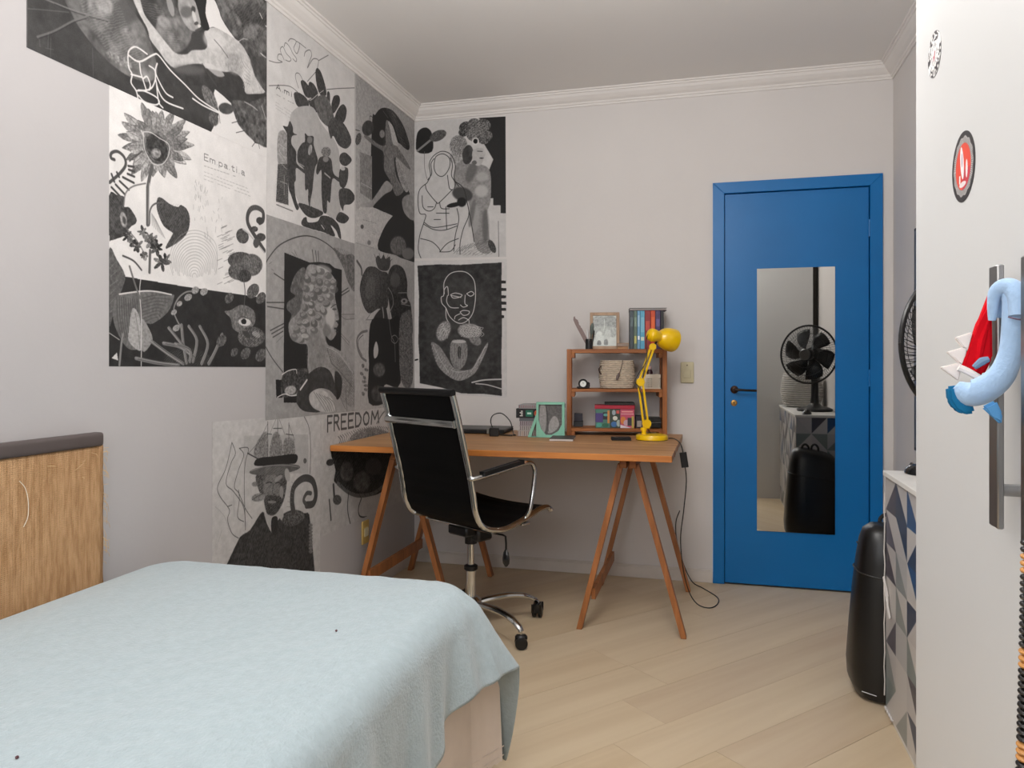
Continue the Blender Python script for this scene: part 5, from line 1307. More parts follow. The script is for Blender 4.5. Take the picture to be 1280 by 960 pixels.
["P",0.55,4.1,0.85,0.05,6,1,[-1272,1497,-1274,1505,-1266,1511,-1252,1509,-1244,1501,-1248,1494,-1260,1492]],
["P",0.33,4.9,0.75,0,30,1,[-1185,1485,-1210,1488,-1220,1502,-1207,1517,-1181,1521,-1161,1511,-1163,1495]],
["P",0.58,4.2,0.85,0.05,6,1,[-1196,1507,-1208,1502,-1221,1503,-1224,1509,-1217,1516,-1203,1519,-1194,1515]],
["L",0.34,1.8,0.7,1,[-1219,1507,-1205,1514,-1189,1507]],
["P",0.36,5,0.75,0,30,1,[-1093,1495,-1112,1482,-1144,1480,-1164,1489,-1159,1503,-1131,1511,-1102,1508]],
["P",0.61,4.3,0.85,0.05,6,1,[-1138,1490,-1156,1495,-1157,1502,-1140,1508,-1118,1506,-1107,1500,-1116,1492]],
["L",0.34,1.9,0.7,1,[-1145,1496,-1128,1504,-1111,1496]],
["P",0.3,5,0.75,0,30,1,[-1042,1483,-1057,1469,-1089,1464,-1114,1472,-1113,1486,-1088,1496,-1056,1495]],
["P",0.52,4.4,0.85,0.05,6,1,[-1086,1472,-1114,1474,-1122,1483,-1104,1493,-1073,1497,-1053,1491,-1059,1480]],
["P",0.33,4.8,0.75,0,30,1,[-1213,1447,-1236,1452,-1242,1467,-1226,1480,-1200,1482,-1183,1471,-1189,1455]],
["P",0.65,4.2,0.85,0.05,6,1,[-1231,1463,-1241,1470,-1237,1476,-1223,1477,-1208,1473,-1204,1466,-1215,1462]],
["P",0.39,4.9,0.75,0,30,1,[-1123,1443,-1148,1435,-1177,1438,-1188,1451,-1174,1464,-1145,1467,-1122,1458]],
["P",0.58,4.3,0.85,0.05,6,1,[-1176,1450,-1179,1463,-1166,1470,-1146,1466,-1134,1454,-1140,1443,-1158,1441]],
["P",0.36,5,0.75,0,30,1,[-1074,1433,-1100,1425,-1129,1430,-1140,1443,-1125,1456,-1094,1458,-1072,1448]],
["P",0.61,4.3,0.85,0.05,6,1,[-1133,1447,-1135,1460,-1122,1467,-1103,1463,-1092,1450,-1098,1438,-1116,1437]],
["P",0.34,4.8,0.75,0,30,1,[-1257,1433,-1283,1433,-1299,1444,-1294,1459,-1271,1466,-1247,1460,-1241,1446]],
["P",0.53,4.1,0.85,0.05,6,1,[-1263,1453,-1272,1441,-1288,1438,-1299,1446,-1296,1459,-1283,1467,-1268,1465]],
["P",0.35,4.8,0.75,0,30,1,[-1180,1424,-1201,1414,-1231,1415,-1247,1426,-1238,1439,-1210,1445,-1184,1438]],
["P",0.65,4.2,0.85,0.05,6,1,[-1203,1435,-1212,1425,-1229,1422,-1242,1428,-1241,1439,-1227,1447,-1210,1445]],
["L",0.34,1.8,0.7,1,[-1239,1431,-1219,1441,-1199,1431]],
["P",0.37,4.8,0.75,0,30,1,[-1249,1409,-1269,1399,-1297,1399,-1314,1409,-1306,1422,-1280,1428,-1254,1422]],
["P",0.58,4.1,0.85,0.05,6,1,[-1277,1413,-1295,1409,-1305,1413,-1299,1420,-1282,1427,-1267,1427,-1264,1421]],
["P",0.32,4.9,0.75,0,30,1,[-1126,1404,-1152,1397,-1179,1403,-1187,1417,-1171,1429,-1141,1430,-1121,1419]],
["P",0.57,4.3,0.85,0.05,6,1,[-1145,1410,-1170,1405,-1185,1410,-1179,1422,-1156,1431,-1133,1431,-1128,1421]],
["L",0.34,1.8,0.7,1,[-1174,1415,-1152,1425,-1130,1415]],
["P",0.35,4.7,0.75,0,30,1,[-1306,1365,-1331,1367,-1343,1380,-1334,1394,-1310,1399,-1289,1390,-1288,1375]],
["P",0.56,4.1,0.85,0.05,6,1,[-1318,1374,-1338,1376,-1345,1384,-1334,1393,-1313,1396,-1298,1391,-1300,1381]],
["L",0.34,1.8,0.7,1,[-1337,1382,-1316,1392,-1296,1382]],
["P",0.32,4.8,0.75,0,30,1,[-1232,1369,-1256,1362,-1282,1368,-1291,1381,-1275,1393,-1248,1393,-1228,1383]],
["P",0.64,4.2,0.85,0.05,6,1,[-1266,1377,-1292,1377,-1300,1384,-1285,1393,-1258,1397,-1239,1392,-1243,1384]],
["L",0.34,1.8,0.7,1,[-1283,1383,-1265,1392,-1246,1383]],
["P",0.3,4.9,0.75,0,30,1,[-1183,1364,-1209,1367,-1220,1381,-1209,1395,-1183,1400,-1162,1390,-1162,1374]],
["P",0.56,4.2,0.85,0.05,6,1,[-1183,1388,-1189,1380,-1200,1378,-1209,1383,-1208,1393,-1198,1399,-1187,1397]],
["L",0.34,1.8,0.7,1,[-1205,1385,-1192,1392,-1178,1384]],
["P",0.35,4.7,0.75,0,30,1,[-1304,1346,-1317,1334,-1345,1331,-1366,1339,-1365,1352,-1343,1360,-1315,1358]],
["P",0.53,4.1,0.85,0.05,6,1,[-1347,1344,-1371,1345,-1379,1353,-1366,1362,-1341,1366,-1323,1361,-1326,1351]],
["P",0.37,4.8,0.75,0,30,1,[-1271,1325,-1297,1327,-1310,1340,-1302,1354,-1278,1359,-1256,1351,-1253,1336]],
["P",0.59,4.1,0.85,0.05,6,1,[-1266,1351,-1275,1340,-1294,1337,-1308,1344,-1307,1356,-1292,1364,-1274,1362]],
["L",0.34,1.8,0.7,1,[-1306,1348,-1284,1358,-1262,1347]],
["P",0.37,4.9,0.75,0,30,1,[-1155,1348,-1175,1337,-1205,1337,-1224,1348,-1216,1362,-1189,1367,-1162,1361]],
["P",0.59,4.2,0.85,0.05,6,1,[-1214,1351,-1223,1359,-1216,1366,-1200,1366,-1186,1359,-1185,1350,-1198,1347]],
["L",0.34,1.8,0.7,1,[-1214,1354,-1198,1361,-1183,1353]],
["P",0.38,4.6,0.75,0,30,1,[-1353,1299,-1376,1303,-1386,1317,-1374,1330,-1350,1333,-1332,1323,-1333,1308]],
["P",0.54,4,0.85,0.05,6,1,[-1365,1315,-1376,1320,-1375,1326,-1363,1328,-1349,1326,-1343,1320,-1351,1315]],
["P",0.34,4.7,0.75,0,30,1,[-1283,1293,-1308,1290,-1330,1299,-1332,1313,-1313,1322,-1286,1319,-1273,1306]],
["P",0.58,4.1,0.85,0.05,6,1,[-1292,1304,-1313,1295,-1330,1298,-1331,1309,-1315,1321,-1294,1325,-1283,1317]],
["P",0.38,4.8,0.75,0,30,1,[-1235,1305,-1261,1303,-1281,1314,-1280,1328,-1259,1336,-1233,1331,-1222,1317]],
["P",0.66,4.2,0.85,0.05,6,1,[-1271,1313,-1296,1317,-1300,1326,-1281,1333,-1252,1332,-1236,1324,-1244,1316]],
["L",0.3,4.5,1,1,[-1036,1464,-1003,1480,-977,1484]],
["P",0.33,1.9,1,0,30,1,[-981,1461,-985,1458,-996,1455,-1009,1455,-1019,1456,-1023,1458,-1019,1462,-1009,1464,-996,1465,-985,1464]],
["L",0.33,3.2,1,1,[-981,1461,-957,1421]],
["P",0.25,1.9,1,0,30,1,[-970,1369,-974,1366,-983,1363,-995,1363,-1004,1364,-1007,1367,-1004,1370,-995,1373,-983,1373,-974,1372]],
["P",0.25,1.3,1,0,30,1,[-964,1353,-966,1351,-973,1350,-981,1349,-988,1350,-990,1352,-988,1354,-981,1355,-973,1356,-966,1355]],
["P",0.28,1.3,1,0,30,1,[-957,1405,-960,1402,-968,1401,-978,1400,-986,1401,-989,1403,-986,1406,-978,1407,-968,1408,-960,1407]],
["L",0.28,4.5,1,1,[-1577,1273,-1525,1222,-1448,1165]],
["P",0.45,12,0.6,0.06,30,1,[-1242,1324,-1148,1334,-1086,1280,-1111,1193,-1219,1169]],
["L",0.36,4.7,0.8,1,[-1074,1271,-957,1237,-818,1144]],
["L",0.66,4,0.7,1,[-1068,1275,-944,1242,-811,1151]],
["L",0.36,4.7,0.8,1,[-1069,1262,-957,1228,-818,1136]],
["L",0.66,4,0.7,1,[-1063,1266,-944,1233,-811,1143]],
["L",0.36,4.7,0.8,1,[-1064,1253,-957,1219,-818,1128]],
["L",0.66,4,0.7,1,[-1057,1258,-944,1224,-811,1135]],
["L",0.36,4.7,0.8,1,[-1059,1245,-957,1210,-818,1120]],
["L",0.66,4,0.7,1,[-1052,1249,-944,1215,-811,1127]],
["L",0.36,4.7,0.8,1,[-1054,1236,-957,1201,-818,1112]],
["L",0.66,4,0.7,1,[-1047,1240,-944,1206,-811,1119]],
["L",0.36,4.7,0.8,1,[-1049,1227,-957,1192,-818,1104]],
["L",0.66,4,0.7,1,[-1042,1231,-944,1197,-811,1111]],
["L",0.36,4.7,0.8,1,[-1043,1218,-957,1183,-818,1096]],
["L",0.66,4,0.7,1,[-1037,1223,-944,1188,-811,1103]],
["L",0.36,4.7,0.8,1,[-1038,1209,-957,1174,-818,1088]],
["L",0.66,4,0.7,1,[-1032,1214,-944,1179,-811,1095]],
["L",0.36,4.7,0.8,1,[-1033,1201,-957,1165,-818,1080]],
["L",0.66,4,0.7,1,[-1027,1205,-944,1170,-811,1087]],
["P",0.2,1.9,1,0,30,1,[-997,1160,-927,1127,-937,1049,-984,1032]],
["P",0.25,1.2,1,0.04,30,1,[-1253,1146,-1148,1184,-1049,1167,-997,1103,-981,1038,-1049,1073,-1148,1086,-1230,1062,-1219,1013,-1136,977,-1270,988,-1331,1020,-1347,1061,-1265,1111]],
["P",0.66,1.8,1,0.05,30,1,[-1230,1062,-1148,1083,-1049,1051,-990,975,-1099,974,-1184,993,-1219,1019]],
["L",0.38,3.1,0.8,1,[-1195,1072,-1136,1021,-1086,976]],
["L",0.38,3.1,0.8,1,[-1172,1066,-1111,1019,-1066,975]],
["L",0.38,3.1,0.8,1,[-1148,1061,-1086,1018,-1046,973]],
["L",0.38,3.2,0.8,1,[-1124,1055,-1061,1017,-1025,972]],
["L",0.38,3.2,0.8,1,[-1099,1049,-1036,1015,-1005,971]],
["L",0.38,3.2,0.8,1,[-1074,1043,-1010,1014,-984,969]],
["L",0.38,4.6,0.8,1,[-889,1087,-875,967]],
["L",0.38,4.6,0.8,1,[-944,1036,-889,975]],
["L",0.38,4.6,0.8,1,[-832,1098,-861,1033]],
["P",0.17,1.1,1,0,30,0,[-1501,1134,-1441,1132,-1451,1057,-1496,1059]],
["P",0.17,1.1,1,0,30,0,[-1441,1062,-1340,1058,-1340,1030,-1441,1036]],
["P",0.27,1.1,1,0.12,12,1,[-1448,1154,-1342,1176,-1244,1175,-1253,1127,-1320,1077,-1451,1060]],
["P",0.6,4.6,1,0.1,10,1,[-1345,1093,-1346,1080,-1364,1070,-1392,1066,-1418,1069,-1433,1079,-1432,1091,-1415,1101,-1388,1106,-1361,1103]],
["L",0.8,4.1,1,1,[-1453,1154,-1405,1170,-1346,1175,-1339,1158]],
["L",0.8,4.1,1,1,[-1488,1061,-1436,1072,-1390,1063,-1340,1063]],
["L",0.76,9.4,1,1,[-1253,1127,-1309,1086]],
["H",0.3,-48,9.8,0.45,1,[-1074,1274,-804,1144,-804,990,-944,1036,-997,1160]],
["H",0.62,75,14.2,0.25,1,[-1242,1324,-1074,1317,-1099,1193,-1242,1169]],
["H",0.3,60,11.1,0.35,1,[-1010,1752,-786,1738,-786,1569,-916,1674]],
["H",0.25,70,9.1,0.3,1,[-1276,1627,-1390,1514,-1416,1432,-1276,1382,-1265,1561]]]],
["crowned","L",[-792,1810,-792,958,-3,954,-3,1812],[["P",0.63,3.8,1,0.03,20,0,[-984,1871,295,2099,295,755,-984,872]],
["P",0.27,1.1,1,0.06,30,1,[-546,1756,-515,1784,-479,1771,-445,1798,-415,1778,-365,1799,-356,1758,-392,1717,-502,1711]],
["L",0.27,3.2,1,1,[-565,1785,-534,1757]],
["L",0.27,3.3,1,1,[-502,1799,-490,1774]],
["L",0.27,3.3,1,1,[-442,1808,-442,1775]],
["L",0.27,3.3,1,1,[-385,1805,-412,1773]],
["L",0.27,3.4,1,1,[-331,1789,-372,1762]],
["P",0.27,1.5,1,0.08,12,1,[-684,1675,-637,1707,-552,1717,-477,1704,-396,1703,-383,1654,-385,1531,-425,1501,-515,1495,-601,1466,-649,1469,-695,1503,-732,1567,-724,1619]],
["L",0.33,15.5,1,1,[-765,1721,-718,1692,-710,1659]],
["P",0.38,16.1,0.6,0.1,12,1,[-553,1600,-580,1561,-619,1538,-655,1538,-675,1560,-671,1598,-646,1636,-608,1660,-571,1661,-550,1638]],
["P",0.22,1.7,1,0.08,14,1,[-385,1696,-331,1749,-247,1766,-160,1748,-113,1682,-113,1599,-51,1532,-62,1360,-247,1354,-358,1500,-385,1609]],
["P",0.36,14.4,0.7,0,30,1,[-219,1683,-233,1657,-268,1639,-311,1635,-346,1646,-358,1668,-346,1693,-311,1711,-268,1716,-233,1705]],
["P",0.55,2.4,1,0,30,1,[-107,1569,-116,1558,-142,1550,-173,1548,-198,1552,-207,1561,-198,1571,-173,1579,-142,1582,-116,1578]],
["P",0.2,1.2,1,0,30,1,[-141,1566,-145,1561,-155,1558,-166,1557,-176,1559,-180,1563,-176,1568,-166,1571,-155,1572,-145,1570]],
["L",0.6,3.6,1,1,[-247,1605,-101,1617,-85,1595]],
["L",0.6,3.6,1,1,[-204,1545,-70,1543]],
["L",0.6,3.6,1,1,[-101,1576,-39,1557]],
["L",0.5,7.3,1,1,[-383,1621,-334,1592,-315,1537,-369,1476,-375,1387,-345,1351]],
["P",0.22,1.7,1,0,30,1,[-595,1343,-577,1432,-515,1481,-458,1504,-405,1496,-385,1350]],
["L",0.56,12,1,1,[-458,1504,-445,1444,-477,1350]],
["L",0.35,2.6,1,1,[-607,1464,-661,1425]],
["L",0.35,2.7,1,1,[-649,1428,-464,1438]],
["L",0.6,4,1,1,[-331,1417,-290,1427,-247,1421]],
["P",0.36,2.3,1,0.1,14,1,[-233,1450,-62,1519,-39,1361,-226,1355]],
["P",0.18,1.6,1,0,30,1,[-589,1434,-358,1446,-219,1454,-212,1086,-412,1083,-438,1054,-405,985,-627,991,-627,1192,-631,1282]],
["P",0.66,1.1,1,0,30,1,[-540,1318,-512,1278,-525,1240,-562,1227,-571,1272]],
["P",0.38,1.7,1,0.16,10,1,[-222,1454,-62,1462,-31,1084,-207,1103]],
["P",0.36,11,0.9,0.08,30,1,[-425,1164,-440,1141,-479,1128,-526,1129,-563,1143,-577,1165,-563,1187,-526,1201,-479,1200,-440,1186]],
["P",0.3,11,0.9,0.08,30,1,[-425,1031,-443,1006,-488,992,-542,995,-585,1013,-601,1038,-585,1063,-542,1077,-488,1075,-443,1058]],
["L",0.5,4.6,1,1,[-372,1443,-345,1360,-297,1310,-287,1208]],
["L",0.5,5.1,1,1,[-338,1349,-290,1359,-247,1337,-290,1313,-338,1326,-338,1349]],
["L",0.45,3.6,1,1,[-240,1340,-116,1356,-55,1388]],
["L",0.42,13.6,1,1,[-649,1370,-718,1357,-763,1325,-758,1279,-718,1234,-661,1213]],
["L",0.28,4.1,1,1,[-695,1348,-746,1320,-746,1280,-707,1239]],
["P",0.42,1.6,1,0.2,6,1,[-693,1176,-703,1178,-711,1183,-714,1190,-709,1196,-700,1199,-689,1197,-681,1192,-679,1185,-683,1179]],
["P",0.42,1.6,1,0.2,6,1,[-637,1160,-646,1157,-661,1158,-674,1162,-682,1167,-681,1172,-671,1175,-657,1174,-643,1170,-636,1165]],
["P",0.42,1.6,1,0.2,6,1,[-693,1138,-703,1137,-717,1138,-729,1143,-734,1149,-732,1154,-722,1156,-708,1154,-696,1149,-690,1143]],
["P",0.42,1.6,1,0.2,6,1,[-671,1114,-683,1115,-693,1119,-698,1126,-697,1132,-689,1136,-678,1135,-668,1130,-662,1124,-663,1117]],
["P",0.42,1.6,1,0.2,6,1,[-659,1103,-664,1099,-678,1096,-693,1097,-706,1101,-710,1105,-705,1110,-692,1112,-676,1111,-664,1108]],
["P",0.42,1.6,1,0.2,6,1,[-636,1081,-642,1076,-656,1075,-672,1076,-684,1080,-688,1085,-682,1089,-668,1091,-653,1089,-640,1086]],
["P",0.42,1.6,1,0.2,6,1,[-638,1058,-646,1054,-660,1054,-675,1056,-686,1061,-688,1066,-680,1069,-666,1070,-651,1068,-640,1063]],
["P",0.42,1.6,1,0.2,6,1,[-687,1031,-698,1032,-708,1037,-713,1044,-711,1050,-703,1053,-692,1052,-682,1047,-677,1041,-679,1034]],
["H",0.5,10,9.2,0.3,1,[-504,1595,-567,1518,-654,1487,-715,1518,-717,1592,-658,1668,-571,1703,-506,1673]],
["H",0.5,60,10,0.3,1,[-131,1680,-166,1619,-247,1588,-327,1604,-358,1657,-327,1716,-247,1749,-166,1735]],
["H",0.6,80,9.9,0.3,1,[-219,1451,-70,1459,-39,1099,-204,1103]]]],
["statue","B",[2,2668,574,2651,577,1826,2,1837],[["P",0.74,4.9,1,0.02,40,0,[-95,2832,662,2763,662,1734,-95,1757]],
["P",0.19,1.9,1,0,30,0,[392,2674,597,2657,597,2080,545,2083,545,2130,500,2132,500,2174,466,2176,461,2312,500,2403,442,2501,422,2643]],
["P",0.18,1.9,1,0,30,1,[18,2483,15,2581,40,2619,81,2624,114,2583,114,2478]],
["L",0.5,13.4,1,1,[20,2489,102,2546]],
["P",0.35,3.8,1,0.1,8,1,[204,2589,202,2569,181,2549,150,2537,119,2538,101,2552,103,2572,123,2592,155,2603,186,2602]],
["P",0.54,4.7,1,0.05,14,1,[283,2418,363,2384,422,2380,481,2330,483,2161,461,2087,476,1946,481,1852,402,1874,363,2017,343,2169,283,2172,253,2307]],
["P",0.68,16.9,1,0,30,1,[468,2218,460,2198,440,2186,414,2187,393,2201,385,2223,393,2243,414,2255,440,2254,460,2239]],
["P",0.66,18.7,0.8,0,30,1,[471,2302,463,2286,444,2277,420,2279,400,2290,392,2307,400,2323,420,2332,444,2331,463,2319]],
["P",0.36,18.8,0.7,0,30,1,[391,2326,371,2293,349,2276,332,2283,326,2311,335,2349,354,2382,377,2398,394,2391,399,2364]],
["P",0.3,13.2,1,0,30,1,[371,2189,353,2169,317,2165,278,2177,250,2201,244,2228,263,2248,299,2252,338,2240,366,2216]],
["P",0.17,3.8,1,0,30,1,[298,2154,291,2145,270,2137,242,2133,218,2134,208,2141,215,2150,236,2158,264,2162,288,2160]],
["P",0.17,7.6,1,0,30,1,[333,2160,327,2144,312,2134,294,2135,279,2146,273,2163,279,2180,294,2189,312,2188,327,2177]],
["P",0.62,16.9,0.8,0,30,1,[414,2050,405,2002,392,1972,378,1974,370,2006,371,2056,379,2105,393,2134,406,2132,414,2100]],
["P",0.38,16.9,0.8,0,30,1,[471,2012,467,1952,457,1915,445,1915,435,1953,432,2014,435,2074,445,2111,457,2111,467,2073]],
["P",0.4,13.2,0.7,0,30,1,[383,2089,371,2041,358,2012,348,2014,346,2046,352,2096,364,2143,378,2172,387,2170,389,2138]],
["P",0.54,3.8,1,0.14,9,1,[339,2499,328,2465,300,2445,266,2447,238,2471,227,2508,238,2543,266,2562,300,2560,328,2536]],
["P",0.62,5.7,1,0.1,9,1,[303,2426,296,2407,276,2396,251,2398,231,2411,223,2432,231,2452,251,2462,276,2461,296,2447]],
["P",0.28,2.8,1,0.18,9,1,[379,2600,370,2579,347,2567,319,2570,296,2585,287,2607,296,2628,319,2640,347,2638,370,2622]],
["P",0.36,2.8,1,0.18,9,1,[422,2620,414,2602,395,2592,370,2594,350,2607,343,2626,350,2645,370,2655,395,2653,414,2639]],
["P",0.4,2.8,1,0.18,9,1,[484,2606,475,2584,451,2572,422,2574,398,2590,389,2613,398,2635,422,2647,451,2645,475,2629]],
["P",0.4,2.8,1,0.18,9,1,[496,2544,490,2527,472,2518,450,2520,433,2532,426,2549,433,2566,450,2575,472,2573,490,2561]],
["P",0.42,2.8,1,0.18,9,1,[451,2557,440,2529,411,2514,374,2517,344,2537,333,2566,344,2593,374,2608,411,2605,440,2586]],
["P",0.36,2.8,1,0.18,9,1,[481,2526,473,2508,454,2498,429,2500,410,2513,402,2532,410,2550,429,2560,454,2559,473,2545]],
["P",0.3,2.8,1,0.18,9,1,[343,2574,337,2561,322,2553,304,2555,289,2565,283,2579,289,2593,304,2600,322,2599,337,2589]],
["P",0.28,3.8,1,0.05,30,1,[374,2436,363,2403,343,2386,322,2390,309,2414,307,2449,319,2482,339,2499,359,2495,373,2471]],
["L",0.6,4.7,1,1,[308,2417,303,2474,328,2500]],
["P",0.68,3.8,1,0.03,30,1,[375,2468,432,2476,453,2442,442,2417,424,2378,392,2376,371,2412]],
["L",0.3,4.7,1,1,[402,2459,432,2455]],
["P",0.3,1.9,1,0,30,1,[442,2415,439,2413,432,2412,424,2412,417,2414,414,2417,417,2419,424,2420,432,2419,439,2417]],
["P",0.4,7.5,1,0,30,1,[398,2391,395,2384,387,2380,378,2380,370,2386,367,2394,370,2401,378,2405,387,2405,395,2399]],
["P",0.78,1.9,1,0,30,1,[412,2517,408,2504,396,2496,382,2497,371,2507,367,2521,371,2534,382,2542,396,2541,408,2531]],
["P",0.12,1,1,0,30,1,[403,2518,401,2510,394,2505,385,2506,378,2512,376,2520,378,2528,385,2533,394,2532,401,2527]],
["L",0.4,2.9,1,1,[65,2481,66,2385,81,2317]],
["L",0.22,4.3,1,1,[81,2289,104,2335,96,2403,122,2449,173,2474,223,2460,253,2420,263,2372,255,2306,285,2257]],
["L",0.22,4.3,1,1,[86,2308,112,2344,107,2402,127,2434]],
["L",0.22,4.3,1,1,[233,2431,245,2383,238,2326,263,2278,253,2240]],
["L",0.22,4.3,1,1,[132,2429,127,2381,142,2342,173,2323,203,2338,228,2384,223,2432,183,2459,144,2449,132,2429]],
["L",0.22,4.3,1,1,[213,2328,225,2251,245,2239]],
["L",0.22,4.3,1,1,[81,2289,35,2253,23,2187,35,2109,73,2098,61,2050,35,1975,25,1889,45,1830]],
["L",0.22,4.3,1,1,[71,2280,83,2241,142,2170,163,2169,245,2241]],
["L",0.22,4.3,1,1,[50,2214,56,2146,91,2119,127,2131,144,2170]],
["L",0.22,4.3,1,1,[163,2165,175,2131,225,2126]],
["L",0.22,4.3,1,1,[263,2287,313,2246,335,2169,348,2084,313,2000,293,1916,293,1850]],
["L",0.22,4.3,1,1,[273,2125,285,2058,263,1965,253,1870]],
["L",0.22,4.3,1,1,[61,2041,122,2007,193,1999,275,2021]],
["L",0.22,4.3,1,1,[66,2050,127,2018,273,2033]],
["L",0.22,4.3,1,1,[40,1955,112,1933,157,1893,168,1869]],
["L",0.22,4.3,1,1,[163,1869,213,1919,283,1945]],
["L",0.22,4.3,1,1,[168,1869,233,1871,263,1908]],
["L",0.22,4.2,1,1,[335,2169,363,2036,381,1922]],
["L",0.22,4.3,1,1,[203,2139,208,2005]],
["L",0.22,4.3,1,1,[86,2145,122,2143]],
["L",0.22,4.3,1,1,[127,2066,168,2064]],
["L",0.22,4.3,1,1,[142,2104,223,2099]],
["P",0.28,3.7,1,0.1,7,1,[510,1897,517,1873,515,1855,504,1851,489,1861,475,1882,467,1906,470,1923,481,1928,496,1918]],
["L",0.45,3.8,0.7,1,[253,1856,293,1897]],
["L",0.45,3.8,0.7,1,[271,1861,310,1900]],
["L",0.45,3.8,0.7,1,[289,1866,327,1903]],
["L",0.45,3.8,0.7,1,[307,1871,344,1907]],
["L",0.45,3.8,0.7,1,[325,1876,361,1910]],
["L",0.45,3.8,0.7,1,[343,1881,378,1913]],
["L",0.45,3.8,0.7,1,[361,1886,394,1916]],
["L",0.45,3.8,0.7,1,[379,1891,411,1919]],
["L",0.45,3.8,0.7,1,[396,1896,428,1922]],
["L",0.45,3.8,0.7,1,[414,1901,444,1925]],
["L",0.45,3.7,0.7,1,[432,1906,461,1928]],
["L",0.45,3.7,0.7,1,[449,1911,478,1931]],
["L",0.4,3.7,1,1,[531,2037,534,1827]],
["H",0.3,60,12.8,0.45,1,[339,2490,323,2448,283,2433,244,2454,227,2498,244,2540,283,2555,323,2534]],
["H",0.75,30,14.3,0.3,1,[471,2583,448,2545,392,2533,336,2554,313,2596,336,2634,392,2646,448,2625]],
["H",0.3,-30,12.7,0.3,1,[490,2572,465,2535,402,2523,339,2544,313,2586,339,2624,402,2636,465,2614]],
["H",0.3,30,14.3,0.3,1,[253,1856,461,1937,490,1843]]]],
["hands","B",[2,1822,582,1812,582,998,2,1020],[["P",0.76,4.9,1,0.02,40,0,[-95,1953,710,1919,710,893,-95,878]],
["P",0.23,1.9,1,0.05,40,0,[20,1792,163,1795,293,1788,461,1792,551,1793,549,1599,553,1413,549,1226,552,1007,442,1018,303,1019,163,1055,35,1078,32,1246,26,1323,30,1611]],
["P",0.2,1,1,0,30,0,[547,1688,576,1685,576,1669,547,1669]],
["P",0.2,1,1,0,30,0,[547,1644,580,1641,580,1625,547,1625]],
["P",0.2,1,1,0,30,0,[547,1601,578,1598,578,1583,547,1582]],
["P",0.2,1,1,0,30,0,[547,1564,580,1561,580,1545,547,1545]],
["P",0.2,1,1,0,30,0,[547,1526,578,1524,578,1508,547,1508]],
["P",0.2,1,1,0,30,0,[547,1484,566,1481,566,1466,547,1465]],
["P",0.3,74.9,0.5,0.05,40,1,[510,1413,469,1232,361,1119,225,1118,114,1232,71,1418,114,1603,225,1715,361,1711,469,1595]],
["L",0.78,4.8,1,1,[193,1617,191,1683,223,1732,273,1749,333,1741,378,1697,389,1631,387,1565,373,1500,343,1458,303,1438,263,1448,225,1483,203,1531,178,1560,173,1596,188,1607,193,1643,213,1659,219,1607]],
["L",0.78,4.7,1,1,[213,1607,208,1569,233,1535,283,1531]],
["L",0.78,4.7,1,1,[233,1611,263,1620,305,1608,288,1594,248,1591,233,1611]],
["L",0.78,4.7,1,1,[335,1615,363,1627,380,1612,358,1599,335,1613]],
["L",0.78,4.7,1,1,[238,1606,298,1593]],
["L",0.78,4.7,1,1,[325,1606,323,1557,339,1543,313,1535,295,1548]],
["L",0.78,4.7,1,1,[293,1506,313,1515,350,1509,343,1491,313,1486,293,1506]],
["L",0.78,4.7,1,1,[258,1464,263,1482,293,1496]],
["L",0.78,4.7,1,1,[283,1458,313,1472,343,1460]],
["L",0.78,4.7,1,1,[203,1531,205,1474,225,1436]],
["L",0.78,4.7,1,1,[348,1458,355,1396]],
["P",0.52,11.4,1,0.12,8,1,[227,1378,205,1347,176,1333,152,1343,141,1372,148,1409,171,1440,199,1453,224,1443,234,1415]],
["P",0.52,9.4,1,0.1,8,1,[427,1384,411,1359,372,1347,326,1351,289,1371,277,1399,294,1424,334,1437,380,1432,416,1412]],
["P",0.48,9.4,1,0.1,8,1,[421,1313,403,1305,380,1311,359,1327,349,1348,354,1366,372,1374,395,1368,416,1351,425,1330]],
["L",0.72,3.8,0.7,1,[293,1425,311,1411,295,1392,315,1373,299,1359]],
["L",0.72,3.8,0.7,1,[309,1419,327,1411,311,1392,331,1373,315,1359]],
["L",0.72,3.8,0.7,1,[325,1413,343,1410,327,1392,347,1373,331,1359]],
["L",0.72,3.8,0.7,1,[341,1425,359,1410,343,1392,363,1373,347,1359]],
["L",0.72,3.8,0.7,1,[357,1419,375,1410,359,1391,379,1372,363,1358]],
["L",0.72,3.8,0.7,1,[373,1413,390,1410,375,1391,394,1372,379,1358]],
["L",0.72,3.8,0.7,1,[388,1424,406,1410,390,1391,410,1372,394,1358]],
["L",0.72,3.8,0.7,1,[404,1418,422,1410,406,1391,426,1372,410,1358]],
["L",0.72,3.8,0.7,1,[420,1412,438,1409,422,1391,442,1372,426,1358]],
["L",0.74,3.8,0.7,1,[163,1427,188,1436,163,1379]],
["L",0.74,3.8,0.7,1,[173,1419,194,1419,175,1371]],
["L",0.74,3.8,0.7,1,[183,1411,200,1402,187,1364]],
["L",0.74,3.8,0.7,1,[193,1404,206,1384,199,1356]],
["L",0.74,3.8,0.7,1,[203,1396,212,1367,211,1348]],
["P",0.5,5.7,1,0.07,12,1,[110,1325,163,1301,213,1231,263,1165,363,1165,402,1226,463,1322,458,1278,402,1165,363,1123,283,1094,203,1132,152,1184,127,1246]],
["P",0.47,5.7,1,0.06,12,1,[238,1329,283,1342,331,1328,335,1226,298,1165,263,1165,231,1227]],
["P",0.7,5.7,1,0,30,1,[329,1328,321,1323,299,1320,272,1320,250,1323,241,1329,250,1335,272,1338,299,1338,321,1334]],
["P",0.25,4.7,1,0,30,1,[300,1264,298,1242,292,1228,284,1228,279,1242,276,1264,279,1287,284,1300,292,1300,298,1287]],
["L",0.72,3.8,0.7,1,[233,1160,283,1146,343,1156]],
